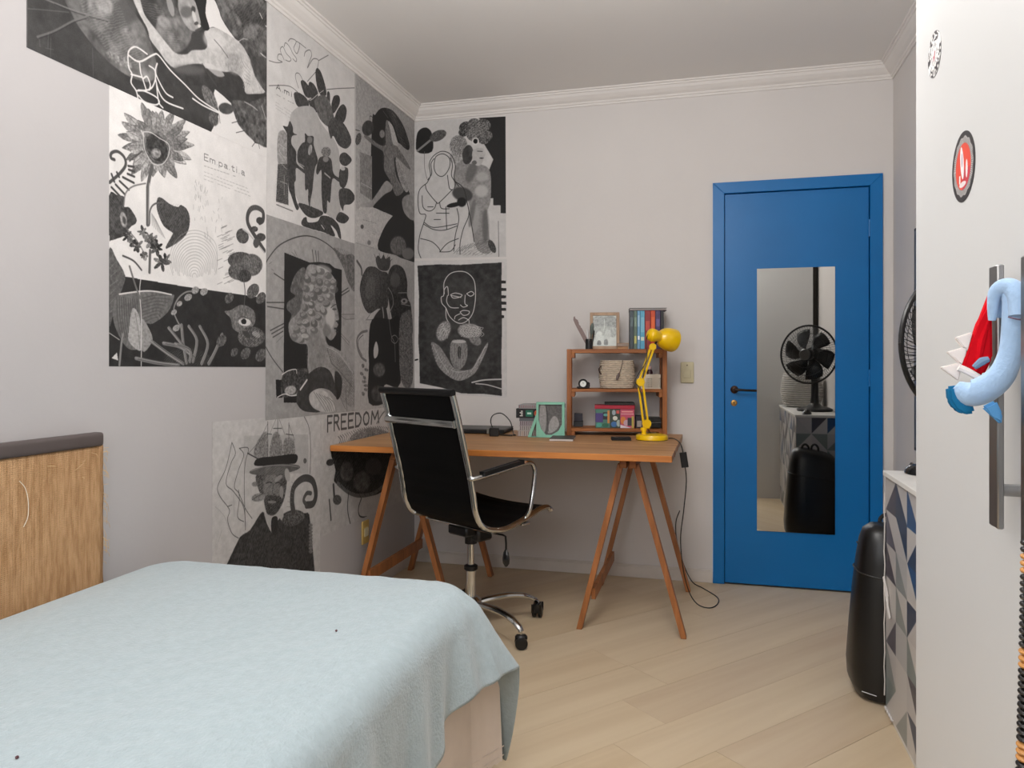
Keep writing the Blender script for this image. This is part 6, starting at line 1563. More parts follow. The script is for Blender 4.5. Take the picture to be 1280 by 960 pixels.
["L",0.72,3.8,0.7,1,[122,1313,163,1227,223,1141]],
["L",0.72,3.8,0.7,1,[451,1301,412,1226,363,1151]],
["L",0.72,8.4,1,1,[368,1085,442,1100,549,1105]],
["L",0.72,6.5,1,1,[392,1078,461,1072,549,1049]],
["L",0.18,9.6,1,1,[-22,1212,20,1222]],
["H",0.8,40,14.5,0.4,1,[226,1380,200,1346,167,1340,146,1365,150,1407,176,1441,209,1447,229,1421]],
["H",0.8,-20,12.8,0.4,1,[422,1391,402,1362,353,1350,304,1363,283,1392,304,1421,353,1433,402,1420]],
["H",0.75,55,16.2,0.3,1,[110,1325,263,1165,363,1165,463,1322,402,1165,283,1094,152,1184]],
["H",0.72,88,14.5,0.3,1,[238,1329,331,1328,335,1226,298,1165,231,1227]]]],
["ship","L",[-1907,992,-1907,130,-1136,130,-1136,972],[["P",0.7,2.8,1,0.03,30,0,[-2015,1104,-903,1061,-903,-235,-2015,188]],
["P",0.63,2.6,0.7,0.02,30,0,[-1718,924,-1239,885,-1239,710,-1718,779]],
["L",0.26,2.5,1,1,[-1792,906,-1808,861,-1832,808,-1876,754,-1862,715,-1818,670,-1806,649,-1818,620,-1792,565,-1751,537]],
["L",0.26,2.6,1,1,[-1792,906,-1770,863,-1798,828,-1827,758,-1782,720,-1720,651,-1707,572]],
["L",0.26,2.6,1,1,[-1746,879,-1718,850,-1751,797,-1777,738,-1749,708,-1709,643,-1664,594]],
["L",0.26,2.6,1,1,[-1746,879,-1688,872,-1709,817,-1715,727,-1707,559]],
["L",0.26,2.6,1,1,[-1751,721,-1746,682,-1757,620,-1718,593]],
["L",0.26,2.5,1,1,[-1818,670,-1792,671]],
["L",0.5,1.9,0.6,1,[-1890,683,-1842,643,-1813,594]],
["L",0.5,1.8,0.6,1,[-1871,552,-1852,590]],
["L",0.5,1.9,0.6,1,[-1782,713,-1777,624]],
["L",0.3,3.4,1,1,[-1556,966,-1556,824]],
["L",0.3,3.5,1,1,[-1484,998,-1484,815]],
["L",0.3,3.6,1,1,[-1399,948,-1399,811]],
["L",0.3,3.4,1,1,[-1587,921,-1528,912]],
["L",0.3,3.5,1,1,[-1516,935,-1454,930]],
["L",0.3,3.6,1,1,[-1422,903,-1363,893]],
["P",0.48,3.4,0.9,0.14,8,1,[-1649,838,-1630,892,-1563,926,-1559,827]],
["P",0.48,3.5,0.9,0.14,8,1,[-1542,825,-1525,899,-1501,920,-1466,900,-1444,816]],
["P",0.48,3.6,0.9,0.14,8,1,[-1437,816,-1431,884,-1361,874,-1354,806]],
["L",0.3,2,0.8,1,[-1556,959,-1644,861]],
["L",0.3,2,0.8,1,[-1484,988,-1540,917]],
["L",0.3,2.1,0.8,1,[-1484,988,-1429,900]],
["L",0.3,2.2,0.8,1,[-1399,943,-1353,871]],
["L",0.3,2,0.8,1,[-1688,853,-1559,919]],
["P",0.2,1.3,1,0,30,1,[-1646,816,-1610,826,-1504,819,-1342,808,-1342,771,-1416,775,-1627,795]],
["L",0.24,4.6,1,1,[-1693,854,-1621,822]],
["P",0.3,2,1,0.14,12,1,[-1627,766,-1429,752,-1426,653,-1466,597,-1516,577,-1563,594,-1581,652,-1619,699]],
["P",0.46,11.1,0.9,0.08,9,1,[-1464,680,-1476,643,-1508,625,-1547,632,-1578,661,-1589,700,-1578,736,-1547,755,-1508,749,-1476,721]],
["P",0.55,4.2,1,0,30,1,[-1450,733,-1450,727,-1461,719,-1479,714,-1496,712,-1507,715,-1507,721,-1497,729,-1479,734,-1461,736]],
["P",0.54,4.9,1,0,30,1,[-1441,659,-1444,643,-1452,634,-1461,635,-1469,647,-1471,664,-1469,680,-1461,689,-1452,687,-1444,676]],
["L",0.2,4.8,1,1,[-1569,717,-1546,719,-1525,711]],
["L",0.2,4.9,1,1,[-1501,707,-1479,707,-1456,698]],
["L",0.25,4.1,1,1,[-1516,706,-1521,669,-1504,662]],
["P",0.24,4.1,0.9,0.12,7,1,[-1581,662,-1516,660,-1454,636,-1473,594,-1516,577,-1563,598]],
["P",0.5,2.8,1,0,30,1,[-1494,628,-1500,626,-1516,627,-1535,630,-1551,635,-1556,640,-1551,642,-1535,641,-1516,637,-1500,633]],
["P",0.37,1.4,1,0.04,30,1,[-1308,748,-1345,738,-1443,739,-1559,749,-1648,764,-1682,778,-1652,787,-1566,788,-1451,780,-1350,764]],
["L",0.55,4.4,0.8,1,[-1671,782,-1563,787,-1416,770,-1316,749]],
["P",0.62,2.8,1,0,30,1,[-1390,726,-1390,709,-1397,700,-1410,701,-1423,712,-1431,729,-1431,746,-1424,756,-1411,755,-1398,744]],
["P",0.46,2,1,0.1,8,1,[-1621,722,-1626,718,-1637,716,-1651,718,-1662,723,-1666,729,-1662,734,-1651,736,-1637,734,-1626,728]],
["P",0.5,2.7,1,0.1,8,1,[-1574,667,-1580,657,-1601,653,-1630,654,-1655,662,-1667,672,-1662,681,-1641,686,-1612,684,-1586,677]],
["L",0.3,2.7,1,1,[-1664,667,-1621,676,-1573,678]],
["P",0.24,2,1,0.06,14,1,[-1593,607,-1563,554,-1516,503,-1466,562,-1363,570,-1281,540,-1222,483,-1232,52,-1881,268,-1767,515,-1677,552]],
["P",0.64,2.1,1,0,30,1,[-1581,598,-1552,548,-1528,523,-1513,558,-1479,561,-1441,536,-1451,594,-1516,575]],
["P",0.2,1.4,1,0,30,1,[-1528,567,-1485,562,-1491,498,-1528,506]],
["P",0.33,7.3,1,0.16,7,1,[-1273,533,-1279,513,-1317,501,-1371,502,-1421,515,-1449,535,-1444,554,-1409,566,-1355,566,-1303,554]],
["L",0.29,32.7,1,1,[-1363,563,-1374,615,-1357,670,-1281,694,-1203,671,-1173,609,-1195,568,-1253,571]],
["L",0.33,19.5,1,1,[-1253,570,-1279,598,-1253,623,-1217,617]],
["L",0.48,2.8,0.6,1,[-1379,587,-1416,594]],
["L",0.48,2.8,0.6,1,[-1374,605,-1408,614]],
["L",0.48,2.8,0.6,1,[-1369,623,-1400,634]],
["L",0.48,2.9,0.6,1,[-1363,640,-1392,654]],
["L",0.48,2.9,0.6,1,[-1358,658,-1384,674]],
["L",0.48,2.9,0.6,1,[-1353,676,-1377,694]],
["L",0.42,4.5,1,1,[-1281,974,-1232,911,-1219,812,-1225,708]],
["P",0.4,1.5,1,0,30,1,[-1253,768,-1256,761,-1263,758,-1272,759,-1279,764,-1281,772,-1279,778,-1272,782,-1263,780,-1256,775]],
["P",0.45,2.3,1,0.1,6,1,[-1201,471,-1205,467,-1213,466,-1224,469,-1233,473,-1236,478,-1233,482,-1224,483,-1213,481,-1205,476]],
["P",0.45,2.3,1,0.1,6,1,[-1201,456,-1205,452,-1213,451,-1224,454,-1233,458,-1236,463,-1233,467,-1224,468,-1213,466,-1205,461]],
["P",0.45,2.3,1,0.1,6,1,[-1201,441,-1205,437,-1213,436,-1224,439,-1233,443,-1236,449,-1233,452,-1224,453,-1213,451,-1205,446]],
["P",0.45,2.3,1,0.1,6,1,[-1201,426,-1205,422,-1213,421,-1224,424,-1233,429,-1236,434,-1233,437,-1224,438,-1213,436,-1205,431]],
["P",0.45,2.3,1,0.1,6,1,[-1201,411,-1205,407,-1213,406,-1224,409,-1233,414,-1236,419,-1233,422,-1224,423,-1213,421,-1205,416]],
["P",0.45,2.3,1,0.1,6,1,[-1201,396,-1205,392,-1213,391,-1224,394,-1233,399,-1236,404,-1233,407,-1224,408,-1213,406,-1205,401]],
["P",0.45,2.3,1,0.1,6,1,[-1201,381,-1205,377,-1213,376,-1224,379,-1233,384,-1236,389,-1233,392,-1224,393,-1213,391,-1205,386]],
["P",0.45,2.3,1,0.1,6,1,[-1201,366,-1205,362,-1213,361,-1224,364,-1233,369,-1236,374,-1233,378,-1224,378,-1213,376,-1205,371]],
["P",0.45,2.3,1,0.1,6,1,[-1201,350,-1205,347,-1213,346,-1224,349,-1233,354,-1236,359,-1233,363,-1224,363,-1213,361,-1205,356]],
["L",0.32,2,0.7,1,[-1627,842,-1596,906]],
["L",0.32,2,0.7,1,[-1617,841,-1589,902]],
["L",0.32,2,0.7,1,[-1606,840,-1582,899]],
["L",0.32,2,0.7,1,[-1596,839,-1575,895]],
["L",0.32,2,0.7,1,[-1586,837,-1568,892]],
["L",0.32,2,0.7,1,[-1575,836,-1561,889]],
["L",0.32,2.1,0.7,1,[-1528,830,-1516,904]],
["L",0.32,2.1,0.7,1,[-1515,829,-1505,901]],
["L",0.32,2.1,0.7,1,[-1501,827,-1494,898]],
["L",0.32,2.1,0.7,1,[-1488,826,-1483,895]],
["L",0.32,2.1,0.7,1,[-1474,824,-1471,892]],
["L",0.32,2.1,0.7,1,[-1425,820,-1422,878]],
["L",0.32,2.1,0.7,1,[-1412,819,-1411,877]],
["L",0.32,2.1,0.7,1,[-1399,817,-1399,875]],
["L",0.32,2.1,0.7,1,[-1386,816,-1387,874]],
["L",0.32,2.1,0.7,1,[-1373,814,-1375,873]],
["H",0.5,60,11.8,0.2,1,[-1677,552,-1563,554,-1363,570,-1225,483,-1232,291,-1767,433]],
["H",0.6,20,9.2,0.3,1,[-1621,765,-1429,752,-1466,597,-1563,595]],
["H",0.6,75,10.2,0.15,1,[-1166,608,-1209,557,-1309,552,-1404,593,-1441,655,-1404,704,-1309,713,-1209,674]]]],
["freedom","L",[-1136,972,-1136,400,-3,400,-3,953],[["P",0.68,3.5,1,0.03,30,0,[-1276,1075,295,1014,295,-71,-1276,332]],
["L",0.3,11,1,0,[-1066,881,-1066,953]],
["L",0.3,11.1,1,0,[-1066,953,-1023,952]],
["L",0.3,11.1,1,0,[-1066,920,-1030,920]],
["L",0.3,11.2,1,0,[-1002,881,-1002,952]],
["L",0.3,11.2,1,0,[-1002,952,-967,950,-957,936,-967,919,-1002,918]],
["L",0.3,11.3,1,0,[-982,918,-952,881]],
["L",0.3,11.4,1,0,[-931,881,-931,951]],
["L",0.3,11.5,1,0,[-931,951,-879,950]],
["L",0.3,11.5,1,0,[-931,916,-890,915]],
["L",0.3,11.5,1,0,[-931,881,-879,880]],
["L",0.3,11.6,1,0,[-857,880,-857,949]],
["L",0.3,11.8,1,0,[-857,949,-803,949]],
["L",0.3,11.7,1,0,[-857,915,-814,915]],
["L",0.3,11.8,1,0,[-857,880,-803,880]],
["L",0.3,11.8,1,0,[-780,880,-780,948]],
["L",0.3,11.8,1,0,[-780,948,-741,944,-718,920,-724,897,-747,881,-780,880]],
["L",0.3,12.2,1,0,[-659,946,-685,933,-692,910,-680,887,-659,880,-636,888,-626,913,-636,936,-659,946]],
["L",0.3,12.6,1,0,[-599,880,-589,945,-555,902,-517,944,-507,880]],
["L",0.33,4.8,0.9,1,[-960,807,-940,829,-964,849]],
["L",0.33,4.9,0.9,1,[-939,809,-918,831,-942,851]],
["L",0.4,4.9,0.9,1,[-916,811,-896,833,-920,853]],
["L",0.44,4.9,0.9,1,[-894,813,-873,835,-897,855]],
["L",0.47,4.9,0.9,1,[-871,814,-850,837,-875,858]],
["L",0.44,5,0.9,1,[-848,816,-827,839,-852,859]],
["L",0.49,5,0.9,1,[-825,818,-804,840,-829,861]],
["L",0.4,5,0.9,1,[-802,819,-780,842,-805,863]],
["L",0.49,5.1,0.9,1,[-778,820,-756,843,-782,864]],
["L",0.32,5.1,0.9,1,[-754,821,-731,844,-758,865]],
["L",0.34,5.1,0.9,1,[-730,822,-707,845,-733,866]],
["L",0.41,5.2,0.9,1,[-705,822,-682,846,-709,867]],
["L",0.36,5.2,0.9,1,[-680,822,-657,846,-684,867]],
["L",0.45,5.2,0.9,1,[-655,821,-631,846,-659,867]],
["L",0.43,5.3,0.9,1,[-629,821,-605,845,-633,867]],
["L",0.4,5.3,0.9,1,[-603,820,-579,844,-607,866]],
["L",0.47,5.3,0.9,1,[-577,818,-552,843,-581,865]],
["L",0.41,5.4,0.9,1,[-550,816,-525,841,-554,863]],
["L",0.36,5.4,0.9,1,[-523,814,-498,838,-527,861]],
["L",0.38,5.4,0.9,1,[-496,811,-470,836,-500,858]],
["L",0.47,5.5,0.9,1,[-468,808,-442,833,-473,855]],
["L",0.48,5.5,0.9,1,[-440,804,-414,829,-445,852]],
["L",0.34,5.5,0.9,1,[-412,799,-385,825,-416,848]],
["L",0.47,5.6,0.9,1,[-383,795,-356,820,-388,843]],
["L",0.49,5.6,0.9,1,[-354,790,-327,815,-358,839]],
["L",0.4,5.7,0.9,1,[-324,784,-297,810,-329,833]],
["P",0.48,4.1,1,0.14,9,1,[-875,806,-785,851,-593,860,-403,821,-313,775,-313,709,-910,777]],
["P",0.19,2.4,1,0.06,18,1,[-1034,777,-960,791,-313,718,-381,586,-447,504,-593,497,-767,532,-892,586,-1002,636,-990,690]],
["P",0.36,11.7,0.8,0.1,30,1,[-804,656,-817,628,-853,615,-896,622,-931,645,-944,676,-931,702,-896,716,-853,710,-817,687]],
["P",0.38,12.3,0.8,0.1,30,1,[-615,568,-645,544,-701,539,-758,553,-796,581,-802,612,-774,636,-721,643,-662,630,-621,601]],
["P",0.3,12.7,0.8,0,30,1,[-468,635,-489,611,-541,603,-604,612,-654,635,-672,663,-654,686,-604,696,-541,688,-489,665]],
["P",0.24,1.6,1,0,30,1,[-1006,735,-1006,725,-1021,718,-1043,717,-1065,722,-1078,731,-1077,741,-1064,748,-1041,749,-1019,744]],
["L",0.38,20.1,1,1,[-969,623,-857,560,-730,521,-573,507,-458,524]],
["L",0.2,3.3,1,1,[-944,619,-923,591]],
["L",0.2,3.3,1,1,[-896,600,-875,573]],
["L",0.2,3.3,1,1,[-847,580,-825,555]],
["L",0.2,3.4,1,1,[-796,560,-774,536]],
["L",0.2,3.4,1,1,[-745,536,-722,511]],
["L",0.2,3.5,1,1,[-692,533,-668,509]],
["L",0.2,3.5,1,1,[-637,529,-613,506]],
["L",0.2,3.6,1,1,[-581,525,-556,503]],
["L",0.2,3.6,1,1,[-523,520,-498,501]],
["L",0.27,7.5,1,1,[-857,556,-866,475,-836,396]],
["L",0.27,7.9,1,1,[-714,506,-748,460,-726,413,-603,389]],
["L",0.3,17.5,1,1,[-1010,621,-1000,548]],
["L",0.3,11.1,1,1,[-1050,557,-1034,459]],
["P",0.34,2.4,1,0.1,7,1,[-930,536,-938,523,-960,518,-987,523,-1008,536,-1016,551,-1008,564,-987,569,-960,564,-938,551]],
["L",0.4,9.5,1,1,[-532,877,-436,934,-313,945]],
["H",0.5,35,14.9,0.28,1,[-1026,774,-403,719,-447,504,-767,528,-994,627]],
["H",0.25,60,11.1,0.4,1,[-875,806,-593,860,-313,775,-313,709,-910,777]]]]]
PLAB = {
 'arm': ('dark collage poster with a reaching arm and white line hand, topmost at the left', .0016),
 'sunflower': ('poster with a large sunflower, dark leaves and the word Em.pa.ti.a', .0010),
 'arch': ('poster of three standing animal-headed figures in an arch ringed by cactus pads', .0010),
 'dancer': ('poster of a leaping dancer before a black arch in the room corner', .0010),
 'bust': ('poster of a curly-haired stone bust in profile over a clock face', .0016),
 'crowned': ('poster of two dark heads with a small crown, above the office chair in the corner', .0010),
 'statue': ('poster of a flower-crowned statue beside a line drawn woman on the back wall', .0010),
 'hands': ('dark poster of a white line drawn head above open hands on the back wall', .0010),
 'ship': ('poster of a suited man wearing a sailing ship on his hat, above the bed', .0008),
 'freedom': ('poster with FREEDOM lettering and a dark face, behind the desk end', .0008)}
for key, wall, out, ops in POSTERS:
    g, u0, u1, v0, v1 = raster(key, out, ops)
    g = np.clip(g * 1.13 - .055, 0, .93)
    lin = np.where(g <= .04045, g / 12.92, ((g + .055) / 1.055) ** 2.4)
    rgb = np.stack([lin * 1.02, lin * .985, lin * .965], -1)
    srgb = np.where(rgb <= .0031308, rgb * 12.92, 1.055 * np.power(np.maximum(rgb, 0), 1 / 2.4) - .055)
    m = img_mat('print_' + key, np.clip(srgb, 0, 1), .6); m.node_tree.nodes['Principled BSDF'].inputs['Specular IOR Level'].default_value = .25
    nt = m.node_tree
    bm = bmesh.new(); th = PLAB[key][1]
    pts = [(out[i] / 1000, out[i + 1] / 1000) for i in range(0, len(out), 2)]
    if wall == 'L': prism(bm, pts, .0003, th, plane='YZ')
    else: prism(bm, pts, -th, -.0003, plane='XZ')
    uvl = bm.loops.layers.uv.new('UVMap')
    for f in bm.faces:
        for lp in f.loops:
            c_ = lp.vert.co; u = c_.y if wall == 'L' else c_.x
            lp[uvl].uv = ((u * 1000 - u0) / (u1 - u0), (c_.z * 1000 - v0) / (v1 - v0))
    o = obj('poster', bm, m)
    tag(o, PLAB[key][0], 'poster', 'black and white posters pasted across the corner walls')

# ------------------------------------------------------------------ desk on trestles
DZ = .815
desk = thing('desktop', 'long wooden desktop resting on two trestles in the corner', 'desk', (0, 0, DZ - .028))
for k in range(5):       # glued boards
    y0 = -1.04 + k * .194
    y1 = y0 + .194
    x1 = 1.583 + (k + .5) * .002
    obj('board', B(.004, x1, y0 + .0004, y1 - .0004, 0, .028 - (.0006 if k % 2 else 0), .0015), M_desk, desk)
obj('edge_strip', B(.004, 1.583, -1.049, -1.0405, .0005, .0275, .0015), M_deske, desk, label='orange-brown varnished front edge')

def trestle(x0, x1, xm, label):
    t = thing('trestle', label, 'trestle', ((x0 + x1) / 2, -.54, 0), group='wooden trestles under the desk')
    ox = (x0 + x1) / 2
    TZ = DZ - .0300
    yf, yr = -.875 + .54, -.19 + .54
    for sgn, xx in ((-1, x0 - ox), (1, x1 - ox)):
        for yy in (yf, yr):
            bm = bmesh.new()
            top = (xm - ox + sgn * .035, yy, TZ - .035)
            bar(bm, (xx, yy, .008), top, .022, .042, up=(0, 1, 0), bev=.0015)
            lo = min(v.co.z for v in bm.verts)
            for v in bm.verts:
                if v.co.z < .02: v.co.z = .0012 if v.co.z < .012 else v.co.z
            obj('leg', bm, M_tres, t)
        bm = bmesh.new(); bar(bm, (xm - ox + sgn * .021, yf - .035, TZ - .024), (xm - ox + sgn * .021, yr + .035, TZ - .024), .030, .046, bev=.002)
        obj('top_rail', bm, M_shelf, t)
    fr = .16 / (TZ - .035)
    xs = (x0 - ox) + (xm - ox - .035 - (x0 - ox)) * fr
    bm = bmesh.new(); bar(bm, (xs + .022, yf, .16), (xs + .022, yr, .16), .018, .050, bev=.0015)
    obj('stretcher', bm, M_tres, t)
    return t
trestle(.055, .54, .29, 'wooden trestle under the left end of the desk, behind the office chair')
trestle(1.165, 1.625, 1.385, 'wooden trestle under the right end of the desk, nearest the blue door')

# ------------------------------------------------------------------ bed
BZ = .605
M_blanket = mat('fleece_blanket', 'a5b3b8', .95, vary=.05, vscale=60, bump=.004, bscale=150, spec=.1, sheen=.35)
M_sheet = mat('blush_valance', 'e2d5ca', .85, vary=.03, vscale=14, bump=.0015, bscale=30, spec=.2)
M_bedbase = mat('bed_base_fabric', '5b4c48', .9, vary=.15, vscale=30, bump=.002, bscale=90)
bed = thing('bed', 'low single bed with blush pink valance along the left wall', 'bed', (.58, -3.16, 0))
bx0, bx1, by0, by1 = .075 - .58, 1.105 - .58, -4.10 + 3.16, -2.225 + 3.16
obj('bed_base', B(bx0, bx1 - .02, by0, by1 - .02, .03, .32, .02, seg=2), M_bedbase, bed, True)
for a, b in ((bx0 + .1, by0 + .1), (bx1 - .12, by0 + .1), (bx0 + .1, by1 - .12), (bx1 - .12, by1 - .12)):
    bm = bmesh.new(); lathe(bm, [(.02, .0008), (.026, .0305)], 12, Matrix.Translation((a, b, 0))); obj('bed_foot', bm, M_blackm, bed, True)
obj('mattress', B(bx0, bx1 - .05, by0, by1 - .05, .321, .588, .05, seg=4), mat('mattress_ticking', 'd8d2c8', .9), bed, True)
# valance: cloth panels hanging down the sides of the base
def cloth_panel(a, b, z0, z1, nrm, wav, n=40, th=.004):
    a = Vector(a); b = Vector(b); nrm = Vector(nrm); bm = bmesh.new(); rows = []
    for side in (0, 1):
        for j in range(9):
            z = z0 + (z1 - z0) * (j if side == 0 else 8 - j) / 8
            q = 1 - (z - z0) / (z1 - z0)
            row = []
            for i in range(n + 1):
                s_ = i / n
                p = a.lerp(b, s_) + nrm * (side * -th + q * (wav * (.5 * math.sin(s_ * 19 + .7) + .6 * math.sin(s_ * 7)) + .012))
                p.z = z - (q * .004 * math.sin(s_ * 31))
                row.append(p)
            rows.append(row)
    V = [[bm.verts.new(p) for p in r] for r in rows]
    V.append(V[0])
    for r0, r1 in zip(V, V[1:]):
        for i in range(n): bm.faces.new((r0[i], r0[i + 1], r1[i + 1], r1[i]))
    for e in (0, n):
        bm.faces.new([r[e] for r in V[:-1]])
    return bm
obj('valance', cloth_panel((bx1, by0, 0), (bx1, by1 - .085, 0), .012, .48, (1, 0, 0), .006), M_sheet, bed, True)
obj('valance', cloth_panel((bx1 - .004, by1 - .098, 0), (bx1 + .056, by1 + .020, 0), .085, .355, (.9, -.4, 0), .003, 14), M_sheet, bed, True, label='corner flap of the valance with a stitched hem')
obj('valance', cloth_panel((bx1 - .035, by1, 0), (bx0, by1, 0), .03, .48, (0, 1, 0), .004, 30), M_sheet, bed, True)
bm = bmesh.new()
for zz in (.100, .125): tube(bm, [(bx1 + .008, by1 - .098, zz), (bx1 + .040, by1 - .036, zz - .001), (bx1 + .070, by1 + .024, zz)], .0016, 6)
obj('hem_stitching', bm, M_sheet, bed, True)

bm = bmesh.new(); rings = []
for k in range(6):
    z = .001 + .088 * k / 5; rings.append([(bx1 - .05 + .085 * math.cos(a) * (1 - .1 * math.sin(z * 60)) + .004 * math.sin(a * 5 + k), by1 - .035 + .075 * math.sin(a) + .004 * math.cos(a * 4 + k), z) for a in [2 * PI * j / 26 for j in range(26)]])
loft(bm, rings); obj('base_cover', bm, M_bedbase, bed, True, label='dark rumpled cloth under the corner flap')
# blanket: one cloth draped over the bed; rings run round the bed outline
def blanket():
    X0, X1, Y0, Y1, rc = .118, 1.055, -4.06, -2.275, .07
    path = []   # (x, y, nx, ny, side parameter)
    def seg(ax, ay, bx, by, nx, ny, n, t0, t1):
        for i in range(n):
            s_ = i / n; path.append((ax + (bx - ax) * s_, ay + (by - ay) * s_, nx, ny, t0 + (t1 - t0) * s_))
    def arc(cx, cy, a0, n, t0, t1):
        for i in range(n):
            a = R(a0 + 90 * i / n); path.append((cx + rc * math.cos(a), cy + rc * math.sin(a), math.cos(a), math.sin(a), t0 + (t1 - t0) * i / n))
    seg(X1, Y0 + rc, X1, Y1 - rc, 1, 0, 150, 0, 1)         # room side
    arc(X1 - rc, Y1 - rc, 0, 34, 1, 2)                      # far corner
    seg(X1 - rc, Y1, X0 + rc, Y1, 0, 1, 80, 2, 3)           # far side
    arc(X0 + rc, Y1 - rc, 90, 10, 3, 4)
    seg(X0, Y1 - rc, X0, Y0 + rc, -1, 0, 60, 4, 5)
    arc(X0 + rc, Y0 + rc, 180, 8, 5, 6)
    seg(X0 + rc, Y0, X1 - rc, Y0, 0, -1, 50, 6, 7)
    arc(X1 - rc, Y0 + rc, 270, 10, 7, 8)
    cx, cy = (X0 + X1) / 2, (Y0 + Y1) / 2
    rr = .062; arcl = rr * PI / 2
    def drop(t):
        if t <= 1:
            return .285 - .015 * t - .115 * min(1, max(0, t - .76) / .17) + .006 * math.sin(t * 40)
        if t <= 2:
            q = t - 1
            return min(.47, .158 + .004 * min(1, q / .25) + max(0, q - .29) * 1.5)
        if t <= 3: return .47 - .08 * (t - 2)
        if t <= 4: return .39 - .34 * (t - 3)
        if t <= 5: return .050
        if t <= 6: return .05 + .25 * (t - 5)
        return .30
    def flare(t):
        b = .018
        if t < 1: b += .05 * max(0, t - .82) / .18
        elif t < 2:
            q = t - 1
            b += (.05 + .085 * math.exp(-((q - .24) / .16) ** 2)) if q < .24 else (.135 - .055 * (q - .24) / .76)
        elif t < 3: b = .012 + .080 * max(0, 1 - (t - 2) / .35)
        elif t < 5: b = 0
        return b
    rings = []
    for k in range(44):                                     # the top, centre to outline
        f = (k + .4) / 44
        ring = []
        for (x, y, nx, ny, t) in path:
            X = cx + (x - cx) * f; Y = cy + (y - cy) * f
            z = BZ + .0035 * mnoise(Vector((X * 3.2, Y * 3.2, 1.3))) + .0022 * mnoise(Vector((X * 9, Y * 7, 4.1)))
            z += .0016 * mnoise(Vector((X * 30, Y * 30, 2)))
            z -= .010 * max(0, f - .82) / .18
            ring.append((X, Y, z))
        rings.append(ring)
    NQ = 34
    for k in range(NQ + 1):
        q = k / NQ; ring = []
        for i, (x, y, nx, ny, t) in enumerate(path):
            L = drop(t) + arcl; d = q * L
            if d < arcl:
                a = d / rr; o = rr * math.sin(a); dn = rr * (1 - math.cos(a))
            else: o = rr; dn = rr + (d - arcl)
            w_ = max(0, (d - arcl * .5) / (L - arcl * .5))
            per = x * .3 + y if t < 1 else (t * .34 - 2.35 if t < 2 else -x * 1.0 - 1.6)
            pl = .016 * math.sin(per * 21 + 1.1) + .010 * math.sin(per * 47 + .4 + 2 * w_) + .008 * mnoise(Vector((per * 8, d * 5, 0)))
            o += w_ * flare(t) + (w_ ** 1.2) * (pl if 0 < t < 3 else pl * .0) * (1.0 if t < 2.2 else .6)
            if 0 < t < 3: o = max(o, rr + .004 if d > arcl else o)
            z = BZ - .010 - dn + .002 * mnoise(Vector((per * 30, d * 30, 5)))
            if z < .012: z = .012
            ring.append((x + nx * o, y + ny * o, z))
        rings.append(ring)
    bm = bmesh.new(); loft(bm, rings, True, False)
    bm.verts.ensure_lookup_table()
    bm.faces.new([bm.verts[i] for i in range(len(path))][::-1])
    return bm
bl = obj('blanket', blanket(), M_blanket, None, True)
so = bl.modifiers.new('thickness', 'SOLIDIFY'); so.thickness = .006; so.offset = -1
tag(bl, 'pale blue fleece blanket draped over the bed', 'blanket')
# fluff balls on the blanket
for i, (x, y) in enumerate([(.93, -2.72), (.72, -3.33)]):
    bm = bmesh.new(); bmesh.ops.create_icosphere(bm, subdivisions=1, radius=.0030)
    o = obj('lint_speck', bm, mat('lint', '5c3a3e', .9), None, True, loc=(x, y, BZ + .003))
    tag(o, ['small dark speck of lint on the blanket towards the desk', 'small dark speck of lint on the blanket nearest the viewer'][i], 'lint', 'lint specks on the blanket')

# straw headboard
M_straw = wood('woven_straw', 'c29a70', 'a57c52', 'Z', .85, 1.0)
ntm = M_straw.node_tree
[n for n in ntm.nodes if n.type == 'MAPPING'][0].inputs['Scale'].default_value = (30, 62, 9)
for n in ntm.nodes:
    if n.type == 'TEX_NOISE': n.inputs['Distortion'].default_value = .15; n.inputs['Detail'].default_value = 4
tc_ = [n for n in ntm.nodes if n.type == 'TEX_COORD'][0]
wv = ntm.nodes.new('ShaderNodeTexWave'); wv.wave_type = 'BANDS'; wv.bands_direction = 'Z'; wv.inputs['Scale'].default_value = 62; wv.inputs['Distortion'].default_value = 1.2; wv.inputs['Detail'].default_value = 2
wv2 = ntm.nodes.new('ShaderNodeTexWave'); wv2.bands_direction = 'Y'; wv2.inputs['Scale'].default_value = 40; wv2.inputs['Distortion'].default_value = 1.5
ntm.links.new(tc_.outputs['Object'], wv.inputs[0]); ntm.links.new(tc_.outputs['Object'], wv2.inputs[0])
mm_ = ntm.nodes.new('ShaderNodeMath'); mm_.operation = 'MULTIPLY'; ntm.links.new(wv.outputs[1], mm_.inputs[0]); ntm.links.new(wv2.outputs[1], mm_.inputs[1])
bp_ = ntm.nodes.new('ShaderNodeBump'); bp_.inputs['Strength'].default_value = .6; bp_.inputs['Distance'].default_value = .003
ntm.links.new(mm_.outputs[0], bp_.inputs['Height']); ntm.links.new(bp_.outputs[0], ntm.nodes['Principled BSDF'].inputs['Normal'])
hb_ = thing('headboard', 'woven straw headboard with dark grey-brown top rail on the left wall', 'headboard', (0, -3.27, 0))
hy0, hy1 = -.83, .832
M_hrail = mat('dark_rail_paint', '544b49', .55, vary=.06, vscale=14)
obj('top_rail', B(.004, .040, hy0, hy1 - .004, .966, 1.006, .011, seg=3), M_hrail, hb_, True)
obj('back_frame', B(.003, .024, hy0 + .01, hy1 - .012, .32, .968), M_hrail, hb_)
bm = bmesh.new()
ny, nz = 90, 60; V = []
